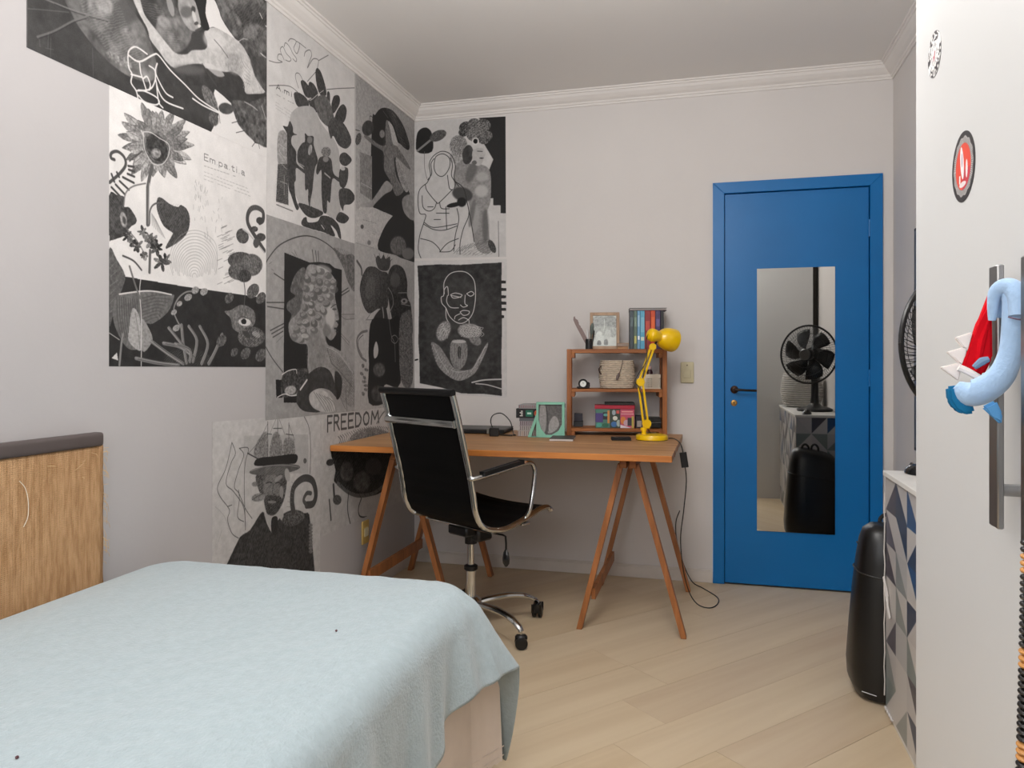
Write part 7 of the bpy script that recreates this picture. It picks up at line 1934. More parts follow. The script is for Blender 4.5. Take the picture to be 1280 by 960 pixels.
for j in range(nz + 1):
    row = []
    for i in range(ny + 1):
        y = hy0 + (hy1 - hy0) * i / ny; z = .31 + (.967 - .31) * j / nz
        if i == ny: y += .004 * mnoise(Vector((0, 3, z * 14)))
        row.append(bm.verts.new((.030 + .0018 * mnoise(Vector((y * 14, z * 20, 0))), y, z)))
    V.append(row)
for a, b in zip(V, V[1:]):
    for i in range(ny): bm.faces.new((a[i], a[i + 1], b[i + 1], b[i]))
sp = obj('straw_panel', bm, M_straw, hb_, True)
sm_ = sp.modifiers.new('thickness', 'SOLIDIFY'); sm_.thickness = .006; sm_.offset = -1
random.seed(21); bm = bmesh.new()
for i in range(70):
    if i < 34:
        z = random.uniform(.62, .96); y = hy1; dy, dz = random.uniform(.004, .022), random.uniform(-.05, .005)
    else:
        z = random.uniform(.86, .96); y = random.uniform(hy0 + .3, hy1 - .02); dy, dz = random.uniform(-.04, .04), random.uniform(-.035, .005)
    tube(bm, catmull([(.031, y - .002, z), (.036, y + dy * .6, z + dz * .4), (.033, y + dy, z + dz)], 3), .0006, 4)
fb = obj('frayed_straw', bm, mat('pale_straw', 'd8b98c', .8), hb_, label='frayed straw ends'); fb['kind'] = 'stuff'
bm = bmesh.new(); tube(bm, catmull([(.034, -2.715 + 3.27, .905), (.036, -2.700 + 3.27, .885), (.037, -2.692 + 3.27, .85), (.037, -2.693 + 3.27, .81), (.034, -2.703 + 3.27, .785)], 5), .0009, 6)
obj('loose_strand', bm, mat('white_thread', 'e6dccb', .8), hb_, label='loose white strand')

# ------------------------------------------------------------------ office chair
def office_chair():
    t = thing('office_chair', 'black sling office chair with chrome frame pulled up to the desk', 'chair', (.686, -1.0, 0), R(-30))
    side = [(-.315, 1.075), (-.292, 1.0), (-.255, .86), (-.222, .74), (-.205, .66), (-.19, .585), (-.155, .525), (-.09, .497), (0, .492), (.11, .518), (.20, .545), (.25, .548), (.275, .532)]
    for sx in (-1, 1):
        bm = bmesh.new(); tube(bm, catmull([(sx * .240, y, z) for y, z in side], 5), .0155, 10, flat=.75)
        obj('side_rail', bm, M_chrome, t, True)
    # sling
    P = catmull([(0, y, z) for y, z in side], 5)
    bm = bmesh.new(); rows = []
    th = .007
    for sgn in (1, -1):
        L_ = P if sgn == 1 else P[::-1]
        for i, p in enumerate(L_):
            j = i if sgn == 1 else len(P) - 1 - i
            tg = (P[min(j + 1, len(P) - 1)] - P[max(j - 1, 0)]).normalized(); nn = Vector((0, -tg.z, tg.y))
            rib = .0015 * math.sin(j * 1.9)
            row = []
            for k in range(13):
                x = -.232 + .464 * k / 12
                sag = -.010 * (1 - (x / .224) ** 2)
                q = p + nn * (sgn * th / 2 + rib + sag + .003); row.append(bm.verts.new((x, q.y, q.z)))
            rows.append(row)
    rows.append(rows[0])
    for a, b in zip(rows, rows[1:]):
        for k in range(12): bm.faces.new((a[k], a[k + 1], b[k + 1], b[k]))
    bm.faces.new([r[0] for r in rows[:-1]]); bm.faces.new([r[12] for r in rows[:-1]])
    obj('sling', bm, mat('black_sling', '060607', .6, spec=.15, bump=.0006, bscale=400), t, True)
    bm = bmesh.new(); tube(bm, [(-.246, -.318, 1.083), (.246, -.318, 1.083)], .015, 12); obj('top_roll', bm, M_black, t, True)
    bm = bmesh.new(); tube(bm, [(-.232, -.296, .955), (.232, -.296, .955)], .017, 14)
    obj('back_crossbar', bm, M_chrome, t)
    bm = bmesh.new(); bar(bm, (-.225, -.06, .480), (.225, -.06, .480), .05, .010, bev=.003); bar(bm, (-.225, .13, .486), (.225, .13, .486), .05, .010, bev=.003)
    obj('seat_crossbars', bm, M_chrome, t)
    for sx in (-1, 1):
        x = sx * .262
        bm = bmesh.new()
        pts = [(sx * .238, -.224, .730), (x, -.218, .730), (x, -.12, .739), (x, 0, .755), (x, .085, .766), (x, .128, .758), (x, .145, .724), (x, .138, .66), (x, .122, .585), (x * .98, .112, .545), (sx * .238, .108, .520)]
        tube(bm, catmull(pts, 5), .010, 10); ar = obj('armrest', bm, M_chrome, t, True)
        bm = bmesh.new(); bar(bm, (x, -.17, .745), (x, .06, .774), .030, .010, bev=.004); obj('arm_pad', bm, M_black, ar, True)
    bm = bmesh.new(); box(bm, -.065, .065, -.085, .145, .432, .478, .008); box(bm, .03, .085, -.03, .06, .405, .47, .01)
    obj('tilt_mechanism', bm, M_black, t, True)
    bm = bmesh.new(); tube(bm, [(.06, .0, .452), (.195, .012, .452), (.211, .013, .448), (.214, .013, .42), (.214, .013, .385)], .0045, 8)
    lv_ = obj('tilt_lever', bm, M_black, t, True)
    bm = bmesh.new(); lathe(bm, [(.006, 0), (.018, .014), (.020, .034), (.014, .062), (.006, .074)], 12, Matrix.Translation((.214, .013, .317)), sy=.6)
    obj('lever_paddle', bm, mat('dark_gloss', '1a1a1c', .15), lv_, True)
    bm = bmesh.new(); lathe(bm, [(.028, .385), (.028, .44)], 20); obj('column_collar', bm, M_black, t, True)
    bm = bmesh.new(); lathe(bm, [(.0225, .10), (.0225, .27), (.0155, .275), (.0155, .40)], 20); obj('gas_column', bm, M_chrome, t, True)
    bm = bmesh.new(); lathe(bm, [(.024, .262), (.031, .268), (.031, .284), (.020, .290)], 20); obj('column_ring', bm, M_black, t, True)
    bm = bmesh.new(); lathe(bm, [(.05, .082), (.055, .095), (.048, .13), (.030, .145)], 20); obj('base_hub', bm, M_chrome, t, True)
    for k in range(5):
        a = R(39 + 30 + 72 * k) ; ux, uy = math.cos(a), math.sin(a)
        bm = bmesh.new()
        pts = [(ux * r_, uy * r_, z) for r_, z in ((.03, .112), (.10, .122), (.19, .124), (.27, .112), (.322, .088), (.336, .072))]
        tube(bm, catmull(pts, 4), [.020] * 9 + [.018] * 4 + [.016] * 4 + [.014] * 4, 10, flat=.7)
        bl_ = obj('base_arm', bm, M_chrome, t, True)
        wa = a + .9; wx, wy = -math.sin(wa), math.cos(wa)
        bm = bmesh.new(); Cc = Vector((ux * .336, uy * .336, 0))
        tube(bm, [Cc + Vector((0, 0, .046)), Cc + Vector((0, 0, .080))], .006, 8, mi=1)
        for sg in (-1, 1):
            m = Matrix.Translation(Cc + Vector((wx, wy, 0)) * (sg * .006 - (0 if sg > 0 else .017))  + Vector((0, 0, .0272))) @ Matrix.Rotation(wa + PI / 2, 4, 'Z') @ Matrix.Rotation(R(90), 4, 'Y')
            lathe(bm, [(.020, 0), (.0265, .003), (.0265, .014), (.020, .017)], 20, m)
        m2 = Matrix.Translation(Cc + Vector((0, 0, .030))) @ Matrix.Rotation(wa, 4, 'Z')
        box(bm, -.026, .026, -.016, .016, .006, .030, .008, 0, m2)
        obj('caster', bm, [M_black, M_chrome], bl_, True)
    return t
office_chair()

# ------------------------------------------------------------------ small wooden bookcase on the desk
BO = Vector((.995, -.295, 0)); BR = R(8.5)
def bk(u, v, z): # bookcase coordinates to the room
    return (BO.x + u * math.cos(BR) - v * math.sin(BR), BO.y + u * math.sin(BR) + v * math.cos(BR), z)
BW, BD, BH = .528, .19, .462
bc = thing('bookcase', 'small open wooden bookcase standing on the right of the desk', 'bookcase', (BO.x, BO.y, DZ), BR)
for u in (0, BW - .024):
    for v in (0, BD - .045):
        obj('post', B(u, u + .024, v, v + (.022 if v == 0 and u == 0 else .045), .0006, BH - (.0 if v == 0 else .002), .0012), M_shelfz, bc)
obj('side_panel', B(BW - .018, BW - .006, .045, BD - .045, .02, BH - .004), M_shelfz, bc)
SZ = [.022, .233, .441]
for i, z in enumerate(SZ):
    if i == 2: bm = B(.0245, BW - .0245, .0, BD, z, z + .0205, .0012)
    else: bm = B(.0245, BW - .0245, .004, BD, z, z + .016, .0012)
    obj('shelf', bm, M_shelf, bc)
    for u in (.0245, BW - .0425):
        obj('cleat', B(u, u + .018, .0, BD, z - .026, z - .0005, .001) if i else B(u, u + .018, .0, BD, .0008, z - .0005, .001), M_shelf, bc)
S0, S1, S2 = DZ + SZ[0] + .0165, DZ + SZ[1] + .0165, DZ + SZ[2] + .021
def U(px): return (px - 708) / 125.0 * BW

# lettering with the built-in font, turned into a thin mesh
def text_obj(txt, size, m, parent, loc, rot, name='lettering', depth=.0002):
    cu = bpy.data.curves.new(name, 'FONT'); cu.body = txt; cu.size = size; cu.extrude = depth; cu.align_x = 'CENTER'; cu.align_y = 'CENTER'
    o = bpy.data.objects.new(name, cu); C.objects.link(o)
    dg = bpy.context.evaluated_depsgraph_get(); me = bpy.data.meshes.new_from_object(o.evaluated_get(dg))
    bpy.data.objects.remove(o)
    me.materials.clear(); me.materials.append(m)
    q = bpy.data.objects.new(name, me); C.objects.link(q); q.parent = parent; q.location = loc; q.rotation_euler = rot
    return q

# boxed row of books on top
M_page = mat('book_paper', 'e6dfd0', .8)
def book(name, label, cat, w_, d, h, hexs, loc, rz, group, rough=.45, bands=()):
    """upright book: cover wrapping a page block, spine towards the viewer"""
    t = thing(name, label, cat, loc, rz, group)
    cm = mat('cover_' + hexs, hexs, rough)
    bm = bmesh.new(); box(bm, 0, w_, 0, .0025, 0, h, .0008); box(bm, 0, .002, .0025, d, 0, h); box(bm, w_ - .002, w_, .0025, d, 0, h)
    obj('cover', bm, cm, t)
    obj('pages', B(.0022, w_ - .0022, .0030, d - .004, .003, h - .003), M_page, t)
    for (z0, z1, hx) in bands:
        obj('spine_label', B(w_ * .14, w_ * .86, -.0005, .0001, z0, z1), mat('cover_' + hx, hx, rough), t)
    return t
bks = [(.020, '3f4a50', 'slate grey book, first from the left in the row on the bookcase', [(.12, .17, '5a6a6e')]),
       (.018, '5a6f62', 'grey-green book, second from the left in the row on the bookcase', [(.03, .07, 'b8b46a'), (.12, .17, '7d9382')]),
       (.015, '6fa0c4', 'pale blue book with white mark, third from the left on the bookcase', [(.05, .07, 'e6ecf0'), (.12, .18, '9cc0d8')]),
       (.024, '58a3c2', 'wide sky blue book with round pale emblem in the row on the bookcase', [(.045, .065, 'd6dfc8'), (.09, .17, '7fb9d0')]),
       (.030, '8e2b2c', 'dark red book behind the yellow lamp head on the bookcase', [(.10, .15, 'c04a3c')]),
       (.024, 'c8481f', 'orange-red book behind the yellow lamp head on the bookcase', [(.10, .17, 'e0642c')]),
       (.026, '46365e', 'purple book right of the orange-red one on the bookcase', [(.12, .16, '6b5a8c')]),
       (.018, '1b1a1e', 'black book, last on the right in the row on the bookcase', [])]
u = U(787.5)
for w_, hx, lab, bd in bks:
    p = bk(u, .035, S2)
    book('book', lab, 'book', w_ - .001, .13, .205, hx, p, BR, 'row of upright books on top of the bookcase', .45, bd); u += w_ + .0006
t = thing('thin_book', 'thin dark maroon and grey book lying flat across the upright books', 'book', bk(U(787), .032, S2 + .2058), BR)
obj('cover', B(0, .196, 0, .145, 0, .0022), mat('cover_maroon', '4a1f2c', .5), t)
obj('pages', B(.002, .192, .002, .142, .0023, .011), mat('grey_pages', '9c9694', .7), t)
obj('cover', B(0, .196, 0, .145, .0112, .0134), mat('cover_dkgrey', '2a2729', .5), t)

# framed photograph
pf = thing('picture_frame', 'pale wooden photo frame leaning on top of the bookcase', 'picture frame', bk(U(737), .075, S2 + .001), BR)
pf.rotation_euler = (R(-9), 0, BR)
M_ash = wood('ash_frame', 'ab8c6e', '94765a', 'Z', .5)
fw, fh, fb_ = .160, .204, .017
obj('frame_side', B(0, fb_, 0, .014, 0, fh, .0012), M_ash, pf); obj('frame_side', B(fw - fb_, fw, 0, .014, 0, fh, .0012), M_ash, pf)
obj('frame_rail', B(fb_, fw - fb_, 0, .014, 0, fb_, .0012), M_ash, pf); obj('frame_rail', B(fb_, fw - fb_, 0, .014, fh - fb_, fh, .0012), M_ash, pf)
ops = [['P', .78, 1, 1, .02, 20, 0, [0, 0, 126, 0, 126, 170, 0, 170]], ['P', .52, 4, 1, .12, 12, 1, [6, 100, 120, 96, 122, 160, 60, 166, 4, 160]], ['P', .62, 6, 1, .1, 9, 1, [10, 40, 60, 60, 118, 50, 120, 100, 60, 112, 6, 104]],
       ['P', .80, 4, 1, .05, 9, 1, [20, 20, 44, 26, 50, 70, 30, 84, 14, 60]], ['P', .72, 4, 1, .05, 9, 1, [60, 40, 90, 44, 96, 84, 70, 90]], ['P', .34, 4, 1, .1, 8, 1, [22, 8, 44, 8, 40, 30, 26, 30]], ['P', .42, 4, 1, .1, 8, 1, [60, 8, 80, 8, 78, 36, 62, 34]], ['L', .86, 4, .8, 1, [60, 150, 64, 120, 58, 90]]]
g_, *_r = raster('x', [0, 0, 126, 0, 126, 170, 0, 170], ops, .7)
bm = bmesh.new(); v4 = [bm.verts.new(q) for q in ((fb_, .006, fb_), (fw - fb_, .006, fb_), (fw - fb_, .006, fh - fb_), (fb_, .006, fh - fb_))]
f4 = bm.faces.new(v4); uvl = bm.loops.layers.uv.new('UVMap')
for lp, uv in zip(f4.loops, ((0, 0), (1, 0), (1, 1), (0, 1))): lp[uvl].uv = uv
r_ = bmesh.ops.extrude_face_region(bm, geom=[f4]); 
for v in [e for e in r_['geom'] if isinstance(e, bmesh.types.BMVert)]: v.co.y += .004
pm = img_mat('photo_print', np.stack([g_ * .97, g_, g_ * .97], -1), .35)
obj('photograph', bm, pm, pf, label='grey-toned photograph of people')

# small wooden block
t = thing('wooden_block', 'small wooden box with grey end beside the photo frame', 'box', bk(U(771), .055, S2), BR)
obj('box_base', B(.004, .062, 0, .05, 0, .013, .001), M_desk, t); obj('box_lid', B(0, .064, -.002, .052, .0135, .034, .0015), M_ash, t)
obj('end_label', B(.003, .060, -.0027, -.0018, .017, .031), mat('grey_label', '97867a', .6), t)

# pencil cup with what stands in it
cp = thing('pencil_cup', 'dark glass pencil cup on the left of the bookcase top', 'cup', bk(U(736), .06, S2), BR)
bm = bmesh.new(); lathe(bm, [(.020, 0), (.021, .055), (.0185, .055), (.018, .004), (.001, .004)], 20); obj('cup_body', bm, mat('smoked_glass', '2b2a2b', .12), cp, True)
def leaning(name, label, cat, build, u, v, z, ax, ay, grp='tools standing in the pencil cup'):
    o = build(); o.location = bk(u, v, z); o.rotation_euler = (ax, ay, BR); tag(o, label, cat, grp); return o
def m_saw():
    pts = [(-.010, 0), (.010, 0), (.011, .115), (.008, .122), (.010, .128), (.006, .140), (.009, .148), (.011, .165), (.004, .178), (.006, .192), (-.002, .190), (-.010, .176), (-.012, .15), (-.012, .12)]
    bm = bmesh.new(); prism(bm, pts, -.002, .002)
    return obj('back_scratcher', bm, mat('grey_wood', '83706c', .6))
leaning('back_scratcher', 'long grey-brown wooden spatula with hooked end leaning out of the pencil cup', 'spatula', m_saw, U(736) + .004, .06, S2 + .006, 0, R(-27))
def m_brush():
    bm = bmesh.new(); tube(bm, [(0, 0, 0), (0, 0, .07), (0, 0, .085), (0, 0, .12), (0, 0, .135)], [.003, .004, .009, .010, .004], 10)
    return obj('brush', bm, mat('grey_green', '59645f', .6), None, True)
leaning('brush', 'grey-green brush standing in the pencil cup in front of the photo', 'brush', m_brush, U(737), .052, S2 + .006, R(3), R(6))
def m_pen(hx, L_):
    def f():
        bm = bmesh.new(); tube(bm, [(0, 0, 0), (0, 0, L_ - .008), (0, 0, L_)], [.0035, .0035, .0012], 8)
        return obj('pen', bm, mat('pen_' + hx, hx, .35), None, True)
    return f
leaning('pen', 'white pen in the pencil cup', 'pen', m_pen('dcdcdc', .105), U(735), .066, S2 + .006, R(-4), R(-4))
leaning('pen', 'black pen in the pencil cup', 'pen', m_pen('141416', .10), U(739), .068, S2 + .006, R(-5), R(9))

# middle shelf: round clock, wicker basket, perforated basket
ck = thing('desk_clock', 'small black round-faced clock at the left of the middle shelf', 'clock', bk(U(728.5), .035, S1), BR)
bm = bmesh.new(); Mc = Matrix.Translation((0, 0, .0262)) @ Matrix.Rotation(R(90), 4, 'X')
lathe(bm, [(.020, -.014), (.026, -.010), (.026, .010), (.022, .014)], 24, Mc); box(bm, -.034, .034, -.012, .012, 0, .012, .004); box(bm, .018, .036, -.01, .01, .004, .036, .006)
obj('clock_body', bm, M_black, ck, True)
bm = bmesh.new(); lathe(bm, [(.0165, .0142), (.0165, .0156)], 24, Mc); obj('clock_face', bm, mat('clock_white', 'e9eeea', .3), ck)
bm = bmesh.new(); bar(bm, (0, -.0162, .0262), (.006, -.0162, .034), .0012, .0006, up=(0, 1, 0)); bar(bm, (0, -.0162, .0262), (-.003, -.0162, .036), .0012, .0006, up=(0, 1, 0)); obj('clock_hands', bm, M_black, ck)

def wicker(name, label, u, v, z, wx, wy, h, hx, rows, cols):
    t = thing(name, label, 'basket', bk(u, v, z), BR)
    m = mat('wicker_' + hx, hx, .8, vary=.15, vscale=60)
    # ring rows that bulge over and under the stakes
    rings = []
    bm = bmesh.new()
    for r_ in range(rows):
        z0 = h * (r_ + .5) / rows; q = (r_ + .5) / rows; fl_ = 1 - .10 * (2 * q - 1) ** 2 * 1.0
        pts = []
        N = cols * 4
        for k in range(N + 1):
            a = 2 * PI * k / N
            e = 3.0; cx_ = math.copysign(abs(math.cos(a)) ** (2 / e), math.cos(a)); cy_ = math.copysign(abs(math.sin(a)) ** (2 / e), math.sin(a))
            wob = 1 + .018 * math.sin(a * cols * 1.0 + PI * r_)
            pts.append((wx / 2 * fl_ * cx_ * wob, wy / 2 * fl_ * cy_ * wob, z0))
        tube(bm, pts[:-1] + [pts[0]], h / rows * .5, 5)
    f = obj('woven_wall', bm, m, t, True); f['kind'] = 'stuff'
    bm = bmesh.new(); pr_ = []
    for k in range(24):
        a = 2 * PI * k / 24; e = 3.0
        pr_.append((math.copysign(abs(math.cos(a)) ** (2 / e), math.cos(a)) * wx * .455, math.copysign(abs(math.sin(a)) ** (2 / e), math.sin(a)) * wy * .455))
    prism(bm, pr_, .001, h - .006, plane='XY'); obj('inner_lining', bm, mat('lining_' + hx, hx, .9), t)
    return t
wb = wicker('wicker_basket', 'large pale wicker basket on the middle shelf of the bookcase', U(771.5), .085, S1 + .0022, .186, .13, .150, 'c6b7a4', 15, 22)
bm = bmesh.new(); tube(bm, catmull([(.028, -.070, .150), (.022, -.073, .115), (.012, -.074, .085)], 4), .0018, 6)
obj('tassel_cord', bm, mat('tassel', '6d605c', .8), wb, True)
bm = bmesh.new(); tube(bm, [(.012, -.075, .086), (.004, -.077, .066), (-.004, -.077, .045)], [.003, .009, .005], 8); obj('tassel', bm, mat('tassel', '6d605c', .8), wb, True)
bm = bmesh.new(); tube(bm, catmull([(-.085, -.045, .12), (-.098, -.045, .10), (-.085, -.045, .075)], 4), .004, 6); obj('handle', bm, mat('dark_handle', '3a2c28', .7), wb, True)
pb = thing('perforated_basket', 'cream perforated plastic basket at the right of the middle shelf', 'basket', bk(.446, .045, S1), BR)
bm = bmesh.new()
W2, D2, H2 = .104, .10, .078
box(bm, -W2 / 2, W2 / 2, 0, D2, 0, .003); M_cream = mat('cream_plastic', 'd5cbb9', .5)
# front wall as a real grid of slats and bars with holes between
for k in range(13):
    x = -W2 / 2 + k * (W2 - .004) / 12; box(bm, x, x + .0042, 0, .002, .003, H2 - .018)
for k in range(6):
    z = .003 + k * .0105; box(bm, -W2 / 2, W2 / 2, .0001, .0021, z, z + .0055)
box(bm, -W2 / 2, W2 / 2, -.001, .003, H2 - .020, H2)
box(bm, -W2 / 2, -W2 / 2 + .002, 0, D2, .003, H2); box(bm, W2 / 2 - .002, W2 / 2, 0, D2, .003, H2); box(bm, -W2 / 2, W2 / 2, D2 - .002, D2, .003, H2)
obj('basket_wall', bm, M_cream, pb)
bt = thing('small_bottle', 'small dark bottle with pink cap standing in the cream basket', 'bottle', bk(.443, .075, S1 + .0035), BR)
bm = bmesh.new(); lathe(bm, [(.015, 0), (.016, .085), (.009, .10)], 14); obj('bottle_body', bm, mat('dark_plum', '3c1f28', .4), bt, True)
bm = bmesh.new(); lathe(bm, [(.010, .1005), (.009, .118)], 14); obj('cap', bm, mat('cap_pink', 'c9a9a6', .5), bt, True)

# bottom shelf: stacked comic box, small box, black device
def blocks(w_, h, items, base):
    a = np.zeros((h, w_, 3), np.float32) + np.array(base, np.float32)
    for kind, x0, y0, x1, y1, c_ in items:
        yy, xx = np.mgrid[0:h, 0:w_]
        if kind == 'r': m = (xx >= x0) & (xx < x1) & (yy >= y0) & (yy < y1)
        elif kind == 'e': m = ((xx - (x0 + x1) / 2) / ((x1 - x0) / 2)) ** 2 + ((yy - (y0 + y1) / 2) / ((y1 - y0) / 2)) ** 2 < 1
        else: m = ((xx - x0) / (x1 - x0 + 1e-6) + (yy - y0) / (y1 - y0 + 1e-6) < 1) & (xx >= min(x0, x1)) & (xx < max(x0, x1)) & (yy >= min(y0, y1)) & (yy < max(y0, y1))
        a[m] = c_
    return a
def hx(h): return [int(h[i:i + 2], 16) / 255 for i in (0, 2, 4)]
def printed_front(name, parent, x0, x1, y, z0, z1, im, rough=.45):
    bm = bmesh.new(); q = [bm.verts.new(p) for p in ((x0, y, z0), (x1, y, z0), (x1, y, z1), (x0, y, z1))]
    f = bm.faces.new(q); l = bm.loops.layers.uv.new('UVMap')
    for lp, uv in zip(f.loops, ((0, 0), (1, 0), (1, 1), (0, 1))): lp[l].uv = uv
    r_ = bmesh.ops.extrude_face_region(bm, geom=[f])
    for v in [e for e in r_['geom'] if isinstance(e, bmesh.types.BMVert)]: v.co.y += .0008
    return obj(name, bm, img_mat(name + '_print', im, rough), parent)
cb = thing('comic_box', 'colourful printed box with red lid on the bottom shelf', 'box', bk(U(744), .04, S0), BR)
obj('box_body', B(0, .208, 0, .12, 0, .102, .001), mat('box_dark', '3a3436', .5), cb)
obj('lid', B(-.004, .210, -.003, .123, .1025, .122, .0015), mat('box_red', 'b01f38', .4), cb)
obj('lid_top', B(.05, .208, -.002, .12, .1225, .136, .001), mat('box_black', '151210', .5), cb)
im = blocks(208, 102, [('r', 0, 0, 78, 102, hx('4a7a6c')), ('r', 0, 30, 40, 80, hx('4a3a7a')), ('r', 40, 45, 70, 85, hx('2a2c34')), ('e', 42, 62, 68, 78, hx('5aa09a')), ('r', 64, 25, 76, 95, hx('cc8a4a')), ('e', 4, 4, 34, 26, hx('4aa090')), ('e', 34, 2, 70, 24, hx('2c6a50')),
    ('r', 80, 0, 130, 102, hx('3c463c')), ('e', 82, 4, 116, 34, hx('3f6fa8')), ('e', 92, 40, 118, 64, hx('d8d8cc')), ('e', 88, 68, 108, 98, hx('9aa8b0')), ('r', 112, 78, 128, 96, hx('c05048')), ('e', 112, 6, 136, 44, hx('a8b8b0')),
    ('r', 132, 0, 208, 102, hx('c2506a')), ('r', 140, 86, 200, 92, hx('e8a8a0')), ('r', 136, 74, 206, 78, hx('e2b0b0')), ('e', 134, 20, 162, 62, hx('d8823c')), ('e', 150, 10, 180, 44, hx('c8a8b4')), ('r', 172, 12, 194, 56, hx('36303c')), ('r', 194, 0, 206, 64, hx('b8a850')), ('t', 130, 0, 190, 18, hx('dad2dc')), ('r', 78, 0, 81, 102, hx('2a2626')), ('r', 130, 0, 133, 102, hx('2a2626'))], hx('6a5a5a'))
printed_front('box_print', cb, .001, .207, -.0012, .001, .101, im)
t = thing('small_carton', 'small dark carton between the colourful box and the lamp arm', 'box', bk(U(795), .04, S0), BR)
obj('carton_body', B(0, .042, 0, .08, 0, .066, .001), mat('carton_dark', '26202c', .5), t); obj('carton_label', B(.006, .030, -.0006, .0003, .008, .040), mat('carton_label', 'a39a94', .5), t)
t = thing('media_player', 'stack-like black electronic box at the right of the bottom shelf', 'electronics', bk(.424, .03, S0), BR)
for k, z in enumerate((0, .0285)): obj('casing', B(0, .076, 0, .12, z + .003, z + .028, .003), M_black, t, True)
obj('silver_strip', B(.0, .076, -.001, .0, .0305, .0325), M_steel, t); obj('rubber_feet', B(.004, .072, .01, .11, .0, .003), M_blackm, t)
t = thing('stored_books', 'dark books seen through the left end of the bottom shelf', 'books', bk(U(716), .10, S0), BR)
obj('cover', B(0, .05, 0, .075, 0, .03, .001), mat('cover_1b1a1e', '1b1a1e', .5), t); obj('cover', B(.002, .048, .001, .074, .031, .070, .001), mat('cover_night', '23202c', .5), t)

# things on the desktop
t = thing('wallet', 'flat black wallet on the desk in front of the bookcase', 'wallet', (1.262, -.50, DZ), R(12))
obj('outer_fold', B(0, .098, 0, .075, 0, .007, .002), M_blackm, t); obj('upper_fold', B(.001, .097, .002, .074, .0075, .015, .002), M_blackm, t)
# round-cornered notebook
t = thing('notebook', 'dark grey notebook with pale edges lying before the bookcase', 'notebook', (.965, -.60, DZ), R(6))
obj('pages', B(0, .118, 0, .165, .001, .010, .001), mat('notebook_pages', 'c9c4bf', .7), t); obj('cover', B(-.001, .119, -.001, .166, .0102, .0125, .001), mat('notebook_cover', '4b4745', .5, vary=.1, vscale=50), t)
t = thing('closed_laptop', 'closed dark laptop at the back of the desk behind the chair', 'laptop', (.30, -.345, DZ), R(2))
obj('laptop_base', B(0, .355, 0, .24, .003, .016, .003), M_blackm, t); obj('laptop_lid', B(0, .355, 0, .24, .0165, .026, .003), mat('laptop_lid', '3a3a3a', .4), t)
obj('rubber_feet', B(.02, .33, .02, .22, .0003, .003), M_blackm, t)
ch_ = thing('laptop_charger', 'black power adapter with looping cable on the desk by the chair', 'charger', (.60, -.47, DZ), R(14))
obj('adapter', B(.014, .064, 0, .05, .001, .045, .004), M_black, ch_, True)
obj('plug', B(0, .013, .008, .042, .012, .04, .003), mat('plug_grey', '77766f', .4), ch_, True)
bm = bmesh.new(); tube(bm, catmull([(.03, .045, .040), (.018, .08, .075), (.03, .12, .105), (.075, .15, .112), (.12, .15, .07), (.135, .13, .02), (.14, .09, .006), (.15, .04, .0045), (.10, .05, .0045), (.06, .075, .0045), (.10, .03, .0045), (.135, .02, .0045)], 6), .0028, 6)
obj('cable', bm, M_black, ch_, True)
